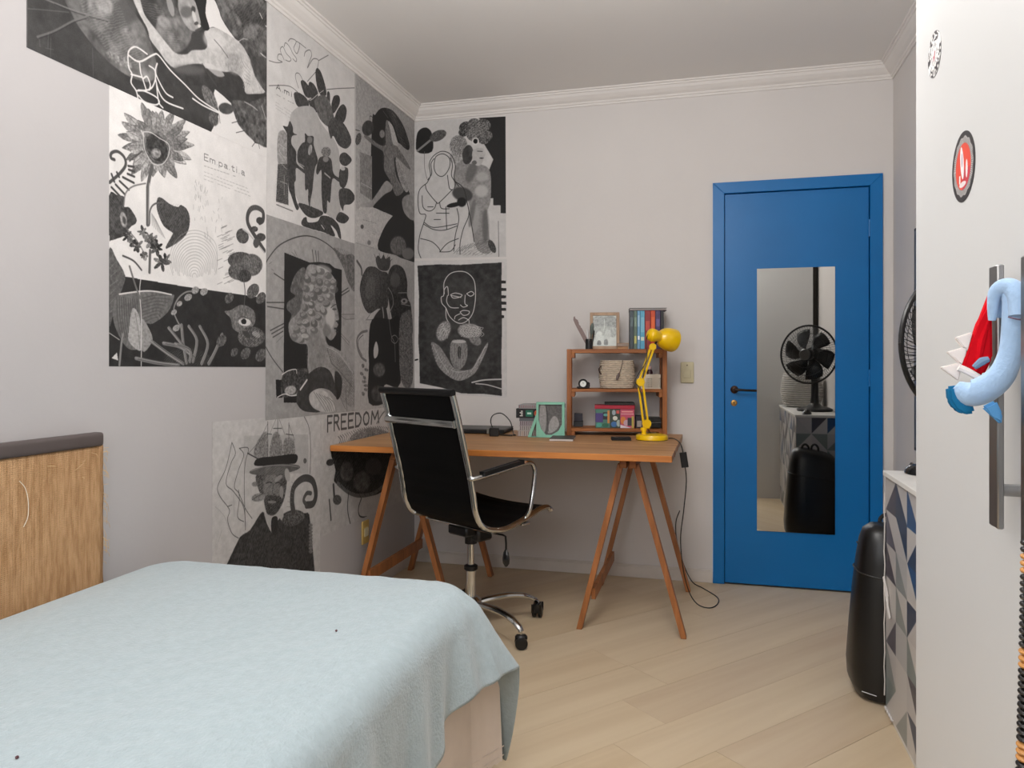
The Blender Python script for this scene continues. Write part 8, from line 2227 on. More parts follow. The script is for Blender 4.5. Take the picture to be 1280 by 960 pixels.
# stack of books and magazines
lay = [('magazine', .748, .236, .029, 'b9aea8', 'coloured magazine at the bottom of the desk stack', ['7a3a40', '4a4a5a', 'a8805a', '5a3038']),
       ('spiral_notebook', .760, .215, .026, 'b3aaa6', 'spiral notebook second from the bottom of the desk stack', ['3c3a40']),
       ('spiral_notebook', .760, .218, .026, '9d9498', 'spiral notebook third from the bottom of the desk stack', ['5a3a40']),
       ('thin_book', .760, .215, .015, '5d6064', 'thin grey book under the thick black book in the desk stack', []),
       ('thick_book', .742, .240, .050, '161314', 'thick black book with green and orange badge in the desk stack', []),
       ('ring_binder', .755, .230, .020, '8b8a8c', 'grey spiral notebook on top of the desk stack', ['9a4040'])]
z = DZ + .0003
for name, x, w_, h, hxs, lab, rg in lay:
    t = thing(name, lab, 'notebook' if 'note' in name or 'binder' in name else 'book', (x, -.40, z), R(3), 'books stacked on the desk')
    obj('pages', B(.002, w_ - .002, .002, .158, .002, h - .0025), mat('pages_dark', '2a2626', .6) if name == 'thick_book' else (mat('cov_' + hxs, hxs, .5) if rg else M_page), t)
    bm = bmesh.new(); box(bm, 0, w_, 0, .16, 0, .0018); box(bm, 0, w_, 0, .16, h - .0022, h - .0004)
    if not rg or name == 'ring_binder': box(bm, 0, w_, 0, .002, .0018, h - .0022)
    obj('cover', bm, mat('cov_' + hxs, hxs, .5), t)
    if rg:
        n = int(w_ / .011)
        bm = bmesh.new()
        for k in range(n):
            x_ = .006 + k * (w_ - .012) / (n - 1)
            tube(bm, [(x_ , .004, .001), (x_, -.003, h * .3), (x_, -.003, h * .7), (x_, .004, h - .001)], .0013, 5, mi=k % len(rg))
        s_ = obj('spiral_binding', bm, [mat('ring_' + q, q, .4) for q in rg], t, True); s_['kind'] = 'stuff'
    if name == 'thick_book':
        obj('badge', B(.052, .090, -.0008, .0002, .008, .042), mat('badge_green', '0f6a52', .4), t, label='dark green label'); obj('badge', B(.060, .082, -.0012, -.0006, .020, .030), mat('badge_pale', 'bfe0cf', .4), t, label='pale mark on the green label')
        bm = bmesh.new(); lathe(bm, [(.0185, 0), (.0185, .0008)], 24, Matrix.Translation((.116, .0002, .0255)) @ Matrix.Rotation(R(90), 4, 'X')); obj('round_badge', bm, mat('badge_orange', 'd0572a', .4), t)
        text_obj('2', .034, mat('badge_white', 'f2efe9', .4), t, (.116, -.0012, .0255), (R(90), 0, 0), 'numeral')
        obj('white_mark', B(.143, .160, -.0008, .0002, .012, .038), mat('badge_white', 'f2efe9', .4), t)
        bm = bmesh.new()
        for k in range(4): box(bm, .020 + .006 * (k % 2), .036, -.0008, .0002, .010 + k * .008, .014 + k * .008)
        obj('side_lettering', bm, mat('badge_white', 'f2efe9', .4), t)
    z += h
# mint green tablet easel with a grey print
M_mint = mat('mint_paint', '86c2aa', .5)
es = thing('mint_stand', 'mint green stand holding a dark grey print before the book stack', 'stand', (.862, -.445, DZ), R(6))
obj('side_plate', B(.0, .012, -.0, .012, .001, .185, .001), M_mint, es); obj('side_plate', B(.134, .148, 0, .012, .001, .185, .001), M_mint, es)
bm = bmesh.new(); prism(bm, [(.012, .172), (.134, .172), (.134, .185), (.012, .185)], 0, .010); obj('top_bar', bm, M_mint, es)
bm = bmesh.new(); prism(bm, [(.012, .001), (.134, .001), (.134, .07), (.115, .035), (.08, .014), (.05, .014), (.025, .045), (.012, .09)], 0, .010); obj('curved_lip', bm, M_mint, es)
bm = bmesh.new(); prism(bm, [(-.045, .001), (-.028, .001), (.0, .085), (.0, .125)], .002, .012); obj('slanted_leg', bm, M_mint, es)
obj('base_plate', B(-.045, .148, .012, .034, .0, .004), M_mint, es)
ops = [['P', .36, 1, 1, .06, 10, 0, [0, 0, 124, 0, 124, 160, 0, 160]], ['P', .58, 2, 1, .04, 12, 1, [0, 10, 8, 150, 22, 168, 36, 150, 40, 80, 34, 20, 16, 0]], ['P', .60, 2, 1, .05, 10, 1, [50, 10, 52, 50, 66, 84, 84, 100, 102, 84, 108, 50, 84, 20]], ['L', .2, 4, 1, 1, [40, 150, 48, 90, 50, 20]]]
g_, *_r = raster('y', [0, 0, 124, 0, 124, 160, 0, 160], ops, .8)
printed_front('grey_print', es, .012, .134, .0105, .012, .172, np.stack([g_, g_ * .98, g_ * .97], -1), .5)

# ------------------------------------------------------------------ yellow architect lamp
lp_ = thing('desk_lamp', 'yellow jointed desk lamp standing before the bookcase', 'lamp', (1.452, -.405, DZ), R(14.9))
bm = bmesh.new(); lathe(bm, [(.076, 0), (.080, .003), (.080, .020), (.076, .026), (.060, .029), (.0, .0295)], 40); obj('lamp_base', bm, M_yellow, lp_, True)
bm = bmesh.new(); lathe(bm, [(.079, -.0), (.0795, .003)], 40, Matrix.Translation((0, 0, .0003)))
obj('base_felt', bm, M_blackm, lp_)
px_ = -.040
bm = bmesh.new(); lathe(bm, [(.0115, .028), (.0115, .056)], 16, Matrix.Translation((px_, 0, 0))); box(bm, px_ - .017, px_ + .013, -.010, .010, .046, .062, .003); obj('swivel_post', bm, M_yellow, lp_, True)
J1 = Vector((px_ + .010, 0, .076)); J2 = Vector((-.058, 0, .292)); J3 = Vector((.004, 0, .470))
def plate(bm, c0, r, y0, y1): lathe(bm, [(r, 0), (r, y1 - y0)], 16, Matrix.Translation((c0.x, y1, c0.z)) @ Matrix.Rotation(R(90), 4, 'X'))
bm = bmesh.new(); plate(bm, J1 + Vector((.004, 0, .006)), .022, -.010, -.006); plate(bm, J1 + Vector((.004, 0, .006)), .022, .006, .010); box(bm, J1.x - .016, J1.x + .02, -.006, .006, J1.z - .020, J1.z + .02, .003)
obj('lower_joint', bm, M_yellow, lp_, True)
def arm(name, a, b, gap):
    d = (b - a).normalized(); n = Vector((-d.z, 0, d.x)); bm = bmesh.new()
    for sg in (-1, 1): bar(bm, a + n * sg * gap, b + n * sg * gap, .0075, .0075, up=(0, 1, 0), bev=.001)
    o = obj(name, bm, M_yellow, lp_)
    bm = bmesh.new(); L_ = (b - a).length; pts = []
    for k in range(121):
        t_ = .12 + .22 * k / 120; p = a + d * (L_ * t_) + n * (.0045 * math.cos(k * .9)) + Vector((0, -.0045 + .0045 * math.sin(k * .9) - .006, 0)); pts.append(p)
    tube(bm, pts, .0008, 4); obj('spring', bm, M_steel, o)
arm('lower_arm', J1, J2, .0115); arm('upper_arm', J2, J3, .0085)
bm = bmesh.new(); plate(bm, J2, .021, -.010, -.006); plate(bm, J2, .021, .006, .010); box(bm, J2.x - .014, J2.x + .014, -.006, .006, J2.z - .014, J2.z + .014, .003); obj('elbow_joint', bm, M_yellow, lp_, True)
bm = bmesh.new(); plate(bm, J3, .017, -.009, -.005); plate(bm, J3, .017, .005, .009); box(bm, J3.x - .012, J3.x + .018, -.005, .005, J3.z - .012, J3.z + .012, .003); obj('head_joint', bm, M_yellow, lp_, True)
# head: socket cap, neck, bell
hdir = Vector((1, .55, -.22)).normalized(); h0 = Vector((-.018, -.018, .533))
q = hdir.to_track_quat('Z', 'Y').to_matrix().to_4x4(); q.translation = h0
bm = bmesh.new(); lathe(bm, [(.004, -.003), (.022, .0), (.031, .008), (.034, .022), (.032, .040), (.027, .052), (.027, .066), (.036, .074), (.050, .092), (.0575, .118), (.060, .148), (.0595, .160), (.0575, .160), (.055, .120), (.045, .095), (.03, .08), (.004, .078)], 36, q)
obj('lamp_shade', bm, M_yellow, lp_, True)
bm = bmesh.new(); lathe(bm, [(.008, .085), (.020, .105), (.026, .125), (.020, .143), (.004, .150)], 20, q); obj('bulb', bm, mat('bulb_glass', 'f4f0e6', .25), lp_, True)
bm = bmesh.new(); bar(bm, J3 + Vector((.006, 0, 0)), h0 + hdir * .05 + Vector((0, 0, -.026)), .010, .006, up=(0, 1, 0)); obj('head_bracket', bm, M_blackm, lp_)
# springs and the cord along the arms
bm = bmesh.new()
pts = [(h0.x - .002, h0.y, h0.z), (-.030, -.01, .50), (-.03, -.014, .40), (-.072, -.014, .33), (-.086, -.014, .292), (-.066, -.014, .262), (-.046, -.014, .18), (-.036, .013, .12), (-.02, .03, .06), (.03, .045, .006), (.085, .035, .004)]
tube(bm, catmull(pts, 6), .0022, 6); obj('arm_cord', bm, M_black, lp_, True)
# power cord from the base, over the desk edge, to the floor and back to the wall
cd = thing('power_cord', 'black power cord hanging from the desk edge to a loop on the floor', 'cord', (1.62, -.5, 0))
wpt = [(1.5333, -.348, .819), (1.562, -.40, .823), (1.592, -.52, .819), (1.607, -.585, .800), (1.614, -.60, .772)]
bm = bmesh.new(); tube(bm, catmull([Vector(p) - Vector((1.62, -.5, 0)) for p in wpt], 6), .0028, 6); obj('upper_cord', bm, M_black, cd, True)
sB = bmesh.new(); bar(sB, Vector((1.6125, -.60, .776)) - cd.location, Vector((1.622, -.602, .712)) - cd.location, .026, .018, up=(0, 1, 0), bev=.003); obj('inline_switch', sB, M_blackm, cd)
wpt = [(1.622, -.602, .714), (1.628, -.60, .64), (1.615, -.59, .5), (1.600, -.57, .36), (1.612, -.53, .2), (1.64, -.47, .075), (1.68, -.44, .012), (1.735, -.45, .004), (1.772, -.38, .004), (1.772, -.27, .004), (1.70, -.13, .004), (1.64, -.07, .02), (1.59, -.05, .12), (1.558, -.04, .24), (1.555, -.03, .33), (1.575, -.022, .39)]
bm = bmesh.new(); tube(bm, catmull([Vector(p) - cd.location for p in wpt], 7), .0028, 6); obj('lower_cord', bm, M_black, cd, True)

# ------------------------------------------------------------------ dresser covered in triangle-patterned film
random.seed(8)
def tri_print(nc, nr, seed, cell=48):
    rs = random.Random(seed); a = np.zeros((nr * cell, nc * cell, 3), np.float32)
    pal = [hx('c6c2bf'), hx('bdb9b8'), hx('b4b3b3'), hx('7b8584'), hx('8b908f'), hx('2b3a54'), hx('45424e'), hx('5b5863'), hx('1f4a78')]
    wts = [2, 2, 2, 5, 4, 5, 4, 3, 3]
    yy, xx = np.mgrid[0:cell, 0:cell] / cell
    for r_ in range(nr):
        for c_ in range(nc):
            A = rs.choice(pal[:3]); Bc = rs.choices(pal, wts)[0]
            m = (xx + yy > 1) if rs.random() < .5 else (xx > yy)
            if rs.random() < .5: m = ~m
            if rs.random() < .05: Bc = A
            t_ = a[r_ * cell:(r_ + 1) * cell, c_ * cell:(c_ + 1) * cell]; t_[:] = A; t_[m] = Bc
    return a
def printed_face(name, parent, P4, off, im, rough=.35):
    bm = bmesh.new(); q = [bm.verts.new(p) for p in P4]
    f = bm.faces.new(q); l = bm.loops.layers.uv.new('UVMap')
    for lp, uv in zip(f.loops, ((0, 0), (1, 0), (1, 1), (0, 1))): lp[l].uv = uv
    r_ = bmesh.ops.extrude_face_region(bm, geom=[f])
    for v in [e for e in r_['geom'] if isinstance(e, bmesh.types.BMVert)]: v.co += Vector(off)
    return obj(name, bm, img_mat(name + '_print', im, rough), parent)
dx0, dy0, dy1, dz1 = 2.325, -2.70, -1.405, .815
dr = thing('dresser', 'white-topped dresser wrapped in grey and navy triangle film by the wardrobe', 'dresser', (2.48, -2.05, 0))
ox, oy = dr.location.x, dr.location.y
obj('dresser_body', B(dx0 - ox + .002, RW - .016 - ox, dy0 - oy, dy1 - oy - .002, .0006, dz1, .001), M_wpaint, dr)
obj('dresser_top', B(dx0 - ox - .008, RW - .002 - ox, dy0 - oy, dy1 - oy + .008, dz1 + .0005, dz1 + .018, .002), M_wpaint, dr)
printed_face('front_film', dr, [(dx0 - ox, dy1 - oy, .018), (dx0 - ox, dy0 - oy, .018), (dx0 - ox, dy0 - oy, dz1 - .001), (dx0 - ox, dy1 - oy, dz1 - .001)], (.0015, 0, 0), tri_print(9, 7, 4))
printed_face('end_film', dr, [(RW - .016 - ox, dy1 - oy, .018), (dx0 - ox, dy1 - oy, .018), (dx0 - ox, dy1 - oy, dz1 - .001), (RW - .016 - ox, dy1 - oy, dz1 - .001)], (0, -.0015, 0), tri_print(3, 7, 12))
bm = bmesh.new(); pts = []
for k in range(14): pts.append((dx0 - ox - .0035, dy1 - oy - .004 - .11 * k / 13, .018 + .004 * math.sin(k * 2.1)))
tube(bm, pts, .0035, 6)
pts = [(dx0 - ox - .004, dy1 - oy + .001, .055 + .05 * k + .0) for k in range(15)]
tube(bm, [(p[0] + .0015 * math.sin(i * 2.3), p[1] + .001 * math.cos(i * 1.7), p[2]) for i, p in enumerate(pts)], .0022, 6)
obj('peeling_film_edge', bm, mat('film_edge', 'd5d0cc', .4), dr, True, label='crumpled peeling edge of the film')
bm = bmesh.new()
for k in range(10):
    a = k * .7; p0 = Vector((dx0 - ox - .005, dy1 - oy - .015 - .007 * k, .455 - .010 * k)); bar(bm, p0 + Vector((-.003, .008, .012)), p0 + Vector((-.001 + .002 * math.sin(a), -.010, -.014)), .008, .003, up=(1, .3, .2), bev=.001)
obj('torn_film', bm, mat('film_edge', 'd5d0cc', .4), dr, label='torn wrinkled patch of film')

# black case standing against the end of the dresser
def tapered_case():
    t = thing('upright_case', 'tall black tapered case standing between the blue door and the dresser', 'case', (2.42, -1.248, 0))
    bm = bmesh.new(); rings = []
    prof = [(.0008, .155, .100), (.012, .172, .124), (.05, .188, .140), (.11, .192, .142), (.25, .183, .130), (.38, .172, .117), (.48, .160, .105), (.54, .150, .095), (.575, .138, .082), (.597, .112, .062), (.607, .07, .035)]
    for z, a, b in prof:
        ring = []
        for k in range(36):
            th = 2 * PI * k / 36; e = 3.2
            cx_ = math.copysign(abs(math.cos(th)) ** (2 / e), math.cos(th)); cy_ = math.copysign(abs(math.sin(th)) ** (2 / e), math.sin(th))
            sl = -.035 * (a * cx_ / .19) * (z / .6) ** 4
            ring.append((a * cx_, b * cy_, z + sl))
        rings.append(ring)
    loft(bm, rings); obj('shell', bm, mat('case_vinyl', '0c0c0d', .36), t, True)
    bm = bmesh.new(); pts = []
    for k in range(37):
        th = 2 * PI * k / 36; e = 3.2; cx_ = math.copysign(abs(math.cos(th)) ** (2 / e), math.cos(th)); cy_ = math.copysign(abs(math.sin(th)) ** (2 / e), math.sin(th))
        pts.append((.167 * cx_, .112 * cy_, .43 - .02 * cx_))
    tube(bm, pts, .0035, 6); obj('lid_seam', bm, M_black, t, True)
    bm = bmesh.new(); tube(bm, catmull([(-.13, -.02, .585), (-.10, -.06, .560), (-.07, -.095, .50), (-.05, -.108, .44)], 5), .004, 6, flat=.5); tube(bm, catmull([(-.155, .03, .54), (-.14, -.04, .52), (-.11, -.09, .46)], 5), .003, 6); obj('shoulder_seam', bm, mat('seam_gloss', '333335', .3), t, True)
    for x in (-.055, .005):
        bm = bmesh.new(); tube(bm, catmull([(x - .022, .03, .595), (x - .02, .03, .63), (x, .03, .645), (x + .02, .03, .625), (x + .022, .03, .59)], 4), .007, 8); obj('handle_loop', bm, M_blackm, t, True)
    bm = bmesh.new(); tube(bm, [(-.165, -.12, .046), (-.12, -.135, .040)], .0016, 6); obj('foot_trim', bm, M_steel, t, True)
    return t
tapered_case()

# fan on the dresser
fa = thing('table_fan', 'black table fan standing on the dresser beside the wardrobe', 'fan', (2.505, -1.86, .8336), R(212))
bm = bmesh.new(); lathe(bm, [(.125, 0), (.130, .006), (.128, .016), (.105, .028), (.055, .040), (.034, .060), (.028, .12), (.026, .22), (.030, .24)], 36); obj('fan_base', bm, M_black, fa, True)
FC = Vector((0, -.105, .430)); Mf = Matrix.Translation(FC) @ Matrix.Rotation(R(90), 4, 'X')     # local +Z of Mf points to -Y, the front
bm = bmesh.new(); lathe(bm, [(.035, -.17), (.055, -.15), (.060, -.08), (.050, -.045)], 24, Mf); box(bm, -.022, .022, -.02, .05, .225 , .40, .008); obj('motor_housing', bm, M_black, fa, True)
def cage(front):
    bm = bmesh.new(); R0 = .215
    for k in range(80 if front else 64):
        a = 2 * PI * k / (80 if front else 64); pts = []
        for j in range(7):
            q = j / 6; r_ = .036 + (R0 - .036) * q; zz = (.060 * (1 - q ** 3) if front else -.045 * (1 - q ** 4)); aa = a + .35 * q
            pts.append(Mf @ Vector((r_ * math.cos(aa), r_ * math.sin(aa), zz)))
        tube(bm, pts, .0011, 4)
    for r_, z_ in ((.10, .054), (.16, .036)):
        zz = z_ if front else -z_ * .7
        pts = [Mf @ Vector((r_ * math.cos(2 * PI * k / 40), r_ * math.sin(2 * PI * k / 40), zz)) for k in range(41)]
        tube(bm, pts, .0013, 4)
    return bm
gf = obj('front_grille', cage(True), M_black, fa, True); gr_ = obj('rear_grille', cage(False), M_black, fa, True)
bm = bmesh.new(); pts = [Mf @ Vector((.217 * math.cos(2 * PI * k / 60), .217 * math.sin(2 * PI * k / 60), 0)) for k in range(61)]; tube(bm, pts, .0075, 8, flat=1); obj('grille_rim', bm, M_black, fa, True)
bm = bmesh.new(); lathe(bm, [(.042, .050), (.042, .062), (.036, .067)], 28, Mf); hubo = obj('grille_hub', bm, mat('hub_grey', '6d6d6c', .3, .5), fa, True, label='round grey badge')
for k in range(6):
    bm = bmesh.new(); a0 = 2 * PI * k / 6; rows = []
    for j in range(7):
        r_ = .045 + .145 * j / 6; half = .20 + .26 * math.sin(PI * (j / 6) ** .8 * .85); row = []
        for i in range(6):
            aa = a0 + (i / 5 - .5) * 2 * half + .3 * j / 6; row.append(bm.verts.new(Mf @ Vector((r_ * math.cos(aa), r_ * math.sin(aa), -.008 + .018 * (i / 5 - .5) * 2 + .004))))
        rows.append(row)
    for a, b in zip(rows, rows[1:]):
        for i in range(5): bm.faces.new((a[i], a[i + 1], b[i + 1], b[i]))
    o = obj('fan_blade', bm, mat('blade_black', '141416', .25), fa, True); s_ = o.modifiers.new('t', 'SOLIDIFY'); s_.thickness = .002
bm = bmesh.new(); lathe(bm, [(.030, -.044), (.040, -.025), (.040, .020), (.02, .030)], 24, Mf); obj('blade_hub', bm, M_black, fa, True)

ms = thing('computer_mouse', 'small dark glossy computer mouse at the front corner of the dresser top', 'mouse', (2.405, -1.475, .8336), R(20))
bm = bmesh.new(); rings = []
for k in range(7):
    q = k / 6; rings.append([(.030 * math.cos(a) * math.cos(q * 1.45), .052 * math.sin(a) * math.cos(q * 1.45), .0003 + .034 * math.sin(q * 1.5)) for a in [2 * PI * j / 20 for j in range(20)]])
loft(bm, rings); obj('mouse_shell', bm, mat('dark_gloss', '1a1a1c', .15), ms, True)
bm = bmesh.new(); lathe(bm, [(.007, -.003), (.007, .003)], 12, Matrix.Translation((0, .026, .029)) @ Matrix.Rotation(R(90), 4, 'Y')); obj('scroll_wheel', bm, M_steel, ms, True)

# white wire basket behind the fan (seen in the door mirror)
M_wire = mat('white_wicker', 'c9c6c1', .7, vary=.1, vscale=40)
wk = thing('round_basket', 'white ribbed basket on the dresser behind the fan, seen in the mirror', 'basket', (2.47, -2.40, .8339))
bm = bmesh.new(); rows = 16
for r_ in range(rows):
    q = (r_ + .5) / rows; rad = .135 + .025 * math.sin(PI * q ** .9); pts = []
    for k in range(49):
        a = 2 * PI * k / 48; e = 2.8
        pts.append((math.copysign(abs(math.cos(a)) ** (2 / e), math.cos(a)) * rad, math.copysign(abs(math.sin(a)) ** (2 / e), math.sin(a)) * rad * .95, .009 + .27 * q))
    tube(bm, pts, .0068, 5)
o = obj('ribbed_wall', bm, M_wire, wk, True); o['kind'] = 'stuff'
bm = bmesh.new(); lathe(bm, [(.12, .002), (.135, .10), (.135, .25)], 24); obj('lining', bm, mat('basket_lining', 'a8a49e', .9), wk, True)
gl = thing('drinking_glass', 'clear glass with a straw standing in the basket, seen in the mirror', 'glass', (2.385, -2.37, 1.086))
bm = bmesh.new(); lathe(bm, [(.024, 0), (.032, .075), (.030, .075), (.0225, .004), (.001, .004)], 20); obj('glass_body', bm, mat('clear_glass', 'f2f4f4', .03, trans=1.0), gl, True)
bm = bmesh.new(); tube(bm, [(.01, 0, .006), (-.03, 0, .125)], .0028, 8); obj('straw', bm, mat('straw_white', 'e4e2de', .5), gl, True)

# dark-framed panel on the right wall
wpn = thing('framed_panel', 'dark-edged flat panel on the right wall, only its edge in view', 'panel', (RW - .0006, -.84, 1.31))
obj('panel_frame', B(-.022, 0, -.33, .335, -.50, .50, .002), mat('panel_dark', '2f2a29', .5), wpn); obj('panel_face', B(-.024, -.0222, -.315, .32, -.485, .485), mat('panel_face', '4a4644', .3), wpn)

# ------------------------------------------------------------------ wardrobe
XW, YW, HW = 2.10, -2.735, 2.62
wr = thing('wardrobe', 'tall white wardrobe with steel bar handles along the right wall', 'wardrobe', (2.36, -3.8, 0))
ox, oy = wr.location.x, wr.location.y
obj('side_panel', B(XW + .019 - ox, 2.600 - ox, YW - .018 - oy, YW - oy, .0006, HW), M_white, wr)
obj('carcass', B(XW + .021 - ox, 2.598 - ox, -4.90 - oy, YW - .0185 - oy, .0006, HW - .002), M_gap, wr)
obj('top_panel', B(XW + .019 - ox, 2.600 - ox, -4.90 - oy, YW - oy, HW + .0003, HW + .018), M_white, wr)
obj('gap_shade_filler', B(2.605 - ox, RW - .002 - ox, -4.90 - oy, YW - .06 - oy, .0006, HW), M_gap, wr, label='dark filler added as shade in the gap towards the wall')  # dark block put in so the gap beside the wardrobe looks shaded
splits = [YW, -3.262, -3.79, -4.32, -4.88]
hy = {0: -3.2115, 1: -3.3085, 2: -4.26}
for i in range(4):
    a, b = splits[i + 1] + .0015, splits[i] - (.0015 if i else 0)
    d_ = obj('door', B(XW - ox, XW + .018 - ox, a - oy, b - oy, .05, HW + .01, .0015), M_white, wr)
    if i in hy:
        y = hy[i] - oy; bm = bmesh.new()
        box(bm, XW - .030 - ox, XW - .0225 - ox, y - .0145, y + .0145, 1.010, 1.326, .0015)
        for z in (1.055, 1.283): tube(bm, [(XW - .024 - ox, y, z), (XW - .0002 - ox, y, z)], .0075, 12)
        obj('handle', bm, M_steel, d_, True)
obj('plinth', B(XW + .03 - ox, XW + .045 - ox, -4.88 - oy, YW - .02 - oy, .0006, .049), M_gap, wr)

# round stickers on the first door
def disc(name, label, y, z, rad, im, cat='sticker'):
    bm = bmesh.new(); n = 48
    A = [bm.verts.new((XW - .0008, y + rad * math.cos(2 * PI * k / n), z + rad * math.sin(2 * PI * k / n))) for k in range(n)]
    f = bm.faces.new(A); l = bm.loops.layers.uv.new('UVMap')
    for lp in f.loops: lp[l].uv = (.5 - (lp.vert.co.y - y) / rad / 2, .5 + (lp.vert.co.z - z) / rad / 2)
    r_ = bmesh.ops.extrude_face_region(bm, geom=[f])
    for v in [e for e in r_['geom'] if isinstance(e, bmesh.types.BMVert)]: v.co.x += .0006
    o = obj(name, bm, img_mat(name + label[:9].replace(' ', '_'), im, .4)); tag(o, label, cat, 'round stickers on the wardrobe door'); return o
N = 160; yy, xx = np.mgrid[0:N, 0:N]; X_ = (xx - N / 2) / (N / 2); Y_ = (yy - N / 2) / (N / 2); RR = np.hypot(X_, Y_); AA = np.arctan2(Y_, X_)
im = np.zeros((N, N, 3), np.float32) + np.array(hx('2a282a'))
zig = .74 + .06 * np.abs(((AA * 14 / PI) % 2) - 1)
im[RR < zig + .07] = hx('b5b2b0'); im[(RR < zig + .04) & (((AA * 20) % 1.5) < .5)] = hx('5a5656')
im[RR < .66] = hx('e2452f'); im[(RR < .66) & (Y_ < -.1) & (X_ > -.1)] = hx('cc2c3c')
im[(((X_ + .08 + .15 * Y_) / .15) ** 2 + ((Y_ - .12) / .48) ** 2) < 1] = hx('efe9ea'); im[(((X_ + .1) / .06) ** 2 + ((Y_ - .2) / .2) ** 2) < 1] = hx('b8a8b8')
im[(((X_ - .30) / .09) ** 2 + ((Y_ + .12) / .26) ** 2) < 1] = hx('ece0e0'); im[(np.abs(X_ + .3) < .05) & (Y_ < -.2) & (Y_ > -.45) & (RR < .66)] = hx('f0e8e8')
im[(((X_ + .05) / .3) ** 2 + ((Y_ + .5) / .08) ** 2) < 1] = hx('e8dcdc')
disc('sticker', 'red round sticker with a white figure in a dark ring on the wardrobe', -3.000, 1.497, .0515, im)
im = np.zeros((N, N, 3), np.float32) + np.array(hx('e9e7e4'))
rs_ = np.random.RandomState(3); blk = rs_.rand(5, 44) > .45
ring = (RR > .58) & (RR < .97); ai = ((AA + PI) / (2 * PI) * 44).astype(int) % 44; ri = np.clip(((RR - .58) / .08).astype(int), 0, 4)
im[ring & blk[ri, ai]] = hx('343036'); im[(RR > .97)] = hx('8a8888'); im[(RR < .5) & blk[np.clip((RR * 9).astype(int), 0, 4), ai] & (RR > .3)] = hx('b4b2b4')
gapm = (np.abs(((AA - .5 + PI) % (2 * PI)) - PI) < .3) | (np.abs(((AA + 2.6 + PI) % (2 * PI)) - PI) < .22); im[gapm & (RR > .5)] = hx('ecebe8')
im[(np.abs(X_ - .05 - Y_ * .4) < .07) & (Y_ > -.22) & (Y_ < .12)] = hx('b03048'); im[(np.abs(X_ + .12 + Y_ * .2) < .05) & (Y_ > -.28) & (Y_ < -.05)] = hx('b03048')
disc('sticker', 'small black and white round sticker high on the wardrobe door', -2.853, 1.721, .0375, im)

# ------------------------------------------------------------------ shark plush hanging on the handle
M_fleece = mat('light_blue_fleece', 'a9c6e6', .95, vary=.05, vscale=60, bump=.002, bscale=220, spec=.1, sheen=.3)
M_red = mat('red_felt', 'd20f1e', .9, vary=.05, vscale=50, bump=.001, bscale=200, spec=.1)
M_tooth = mat('white_felt', 'ece4df', .9, spec=.1)
M_fin = mat('blue_felt', '1f6f9c', .9, vary=.05, vscale=50, spec=.1); M_fin2 = mat('mid_blue_felt', '5a97cc', .9, spec=.1)
sk = thing('shark_plush', 'light blue shark hand puppet with red mouth hanging on the wardrobe handle', 'plush toy', (2.04, -3.25, 1.2))
def L3(x, z, y=-3.25): return Vector((x - 2.04, y + 3.25, z - 1.2))
def rads(keys, n):
    out = []
    for i in range(n):
        t_ = i / (n - 1) * (len(keys) - 1); k = min(int(t_), len(keys) - 2); out.append(keys[k] + (keys[k + 1] - keys[k]) * (t_ - k))
    return out
bm = bmesh.new(); pts = catmull([L3(2.067, 1.262, -3.238), L3(2.069, 1.286, -3.244), L3(2.075, 1.286, -3.262), L3(2.0745, 1.255, -3.262), L3(2.073, 1.222, -3.258), L3(2.066, 1.195, -3.252), L3(2.050, 1.178, -3.248), L3(2.034, 1.173, -3.244), L3(2.022, 1.182, -3.240)], 6)
tube(bm, pts, rads([.006, .009, .0135, .0125, .0125, .0150, .0170, .0165, .006], len(pts)), 18, flat=.85); obj('body', bm, M_fleece, sk, True)
bm = bmesh.new(); pts = catmull([L3(2.056, 1.258, -3.252), L3(2.057, 1.288, -3.258), L3(2.066, 1.296, -3.266), L3(2.0745, 1.286, -3.274), L3(2.0755, 1.262, -3.276)], 6)
tube(bm, pts, rads([.004, .0075, .010, .0125, .0115], len(pts)), 14, flat=.9); obj('folded_cuff', bm, M_fleece, sk, True, label='folded fleece cuff')
bm = bmesh.new(); tube(bm, catmull([L3(2.062, 1.2600, -3.283), L3(2.070, 1.2570, -3.288), L3(2.083, 1.2560, -3.284)], 5), .0010, 6); obj('cuff_seam', bm, mat('seam_plum', '6a5668', .8), sk, True)
bm = bmesh.new(); prism(bm, [(2.066 - 2.04, .096), (2.052 - 2.04, .056), (2.033 - 2.04, .003), (2.047 - 2.04, -.008), (2.058 - 2.04, -.006), (2.067 - 2.04, .014)], .028, .042)
bmesh.ops.bevel(bm, geom=list(bm.edges), offset=.003, segments=2, affect='EDGES'); obj('mouth', bm, M_red, sk, True, label='red felt mouth')
bm = bmesh.new(); tube(bm, [L3(2.063, 1.262, -3.221), L3(2.055, 1.236, -3.220), L3(2.049, 1.198, -3.221)], [.0015, .005, .003], 8); obj('mouth_fold', bm, M_red, sk, True)
for tri in (((2.046, 1.246), (2.027, 1.239), (2.040, 1.221)), ((2.041, 1.229), (2.018, 1.2215), (2.035, 1.205)), ((2.035, 1.2095), (2.011, 1.203), (2.031, 1.187))):
    bm = bmesh.new(); prism(bm, [(p[0] - 2.04, p[1] - 1.2) for p in tri], .030, .038); bmesh.ops.bevel(bm, geom=list(bm.edges), offset=.0012, segments=2, affect='EDGES'); obj('tooth', bm, M_tooth, sk, True)
bm = bmesh.new(); tube(bm, catmull([L3(2.028, 1.203, -3.228), L3(2.038, 1.198, -3.229), L3(2.048, 1.191, -3.232)], 4), .0042, 8); obj('jaw_band', bm, M_tooth, sk, True)
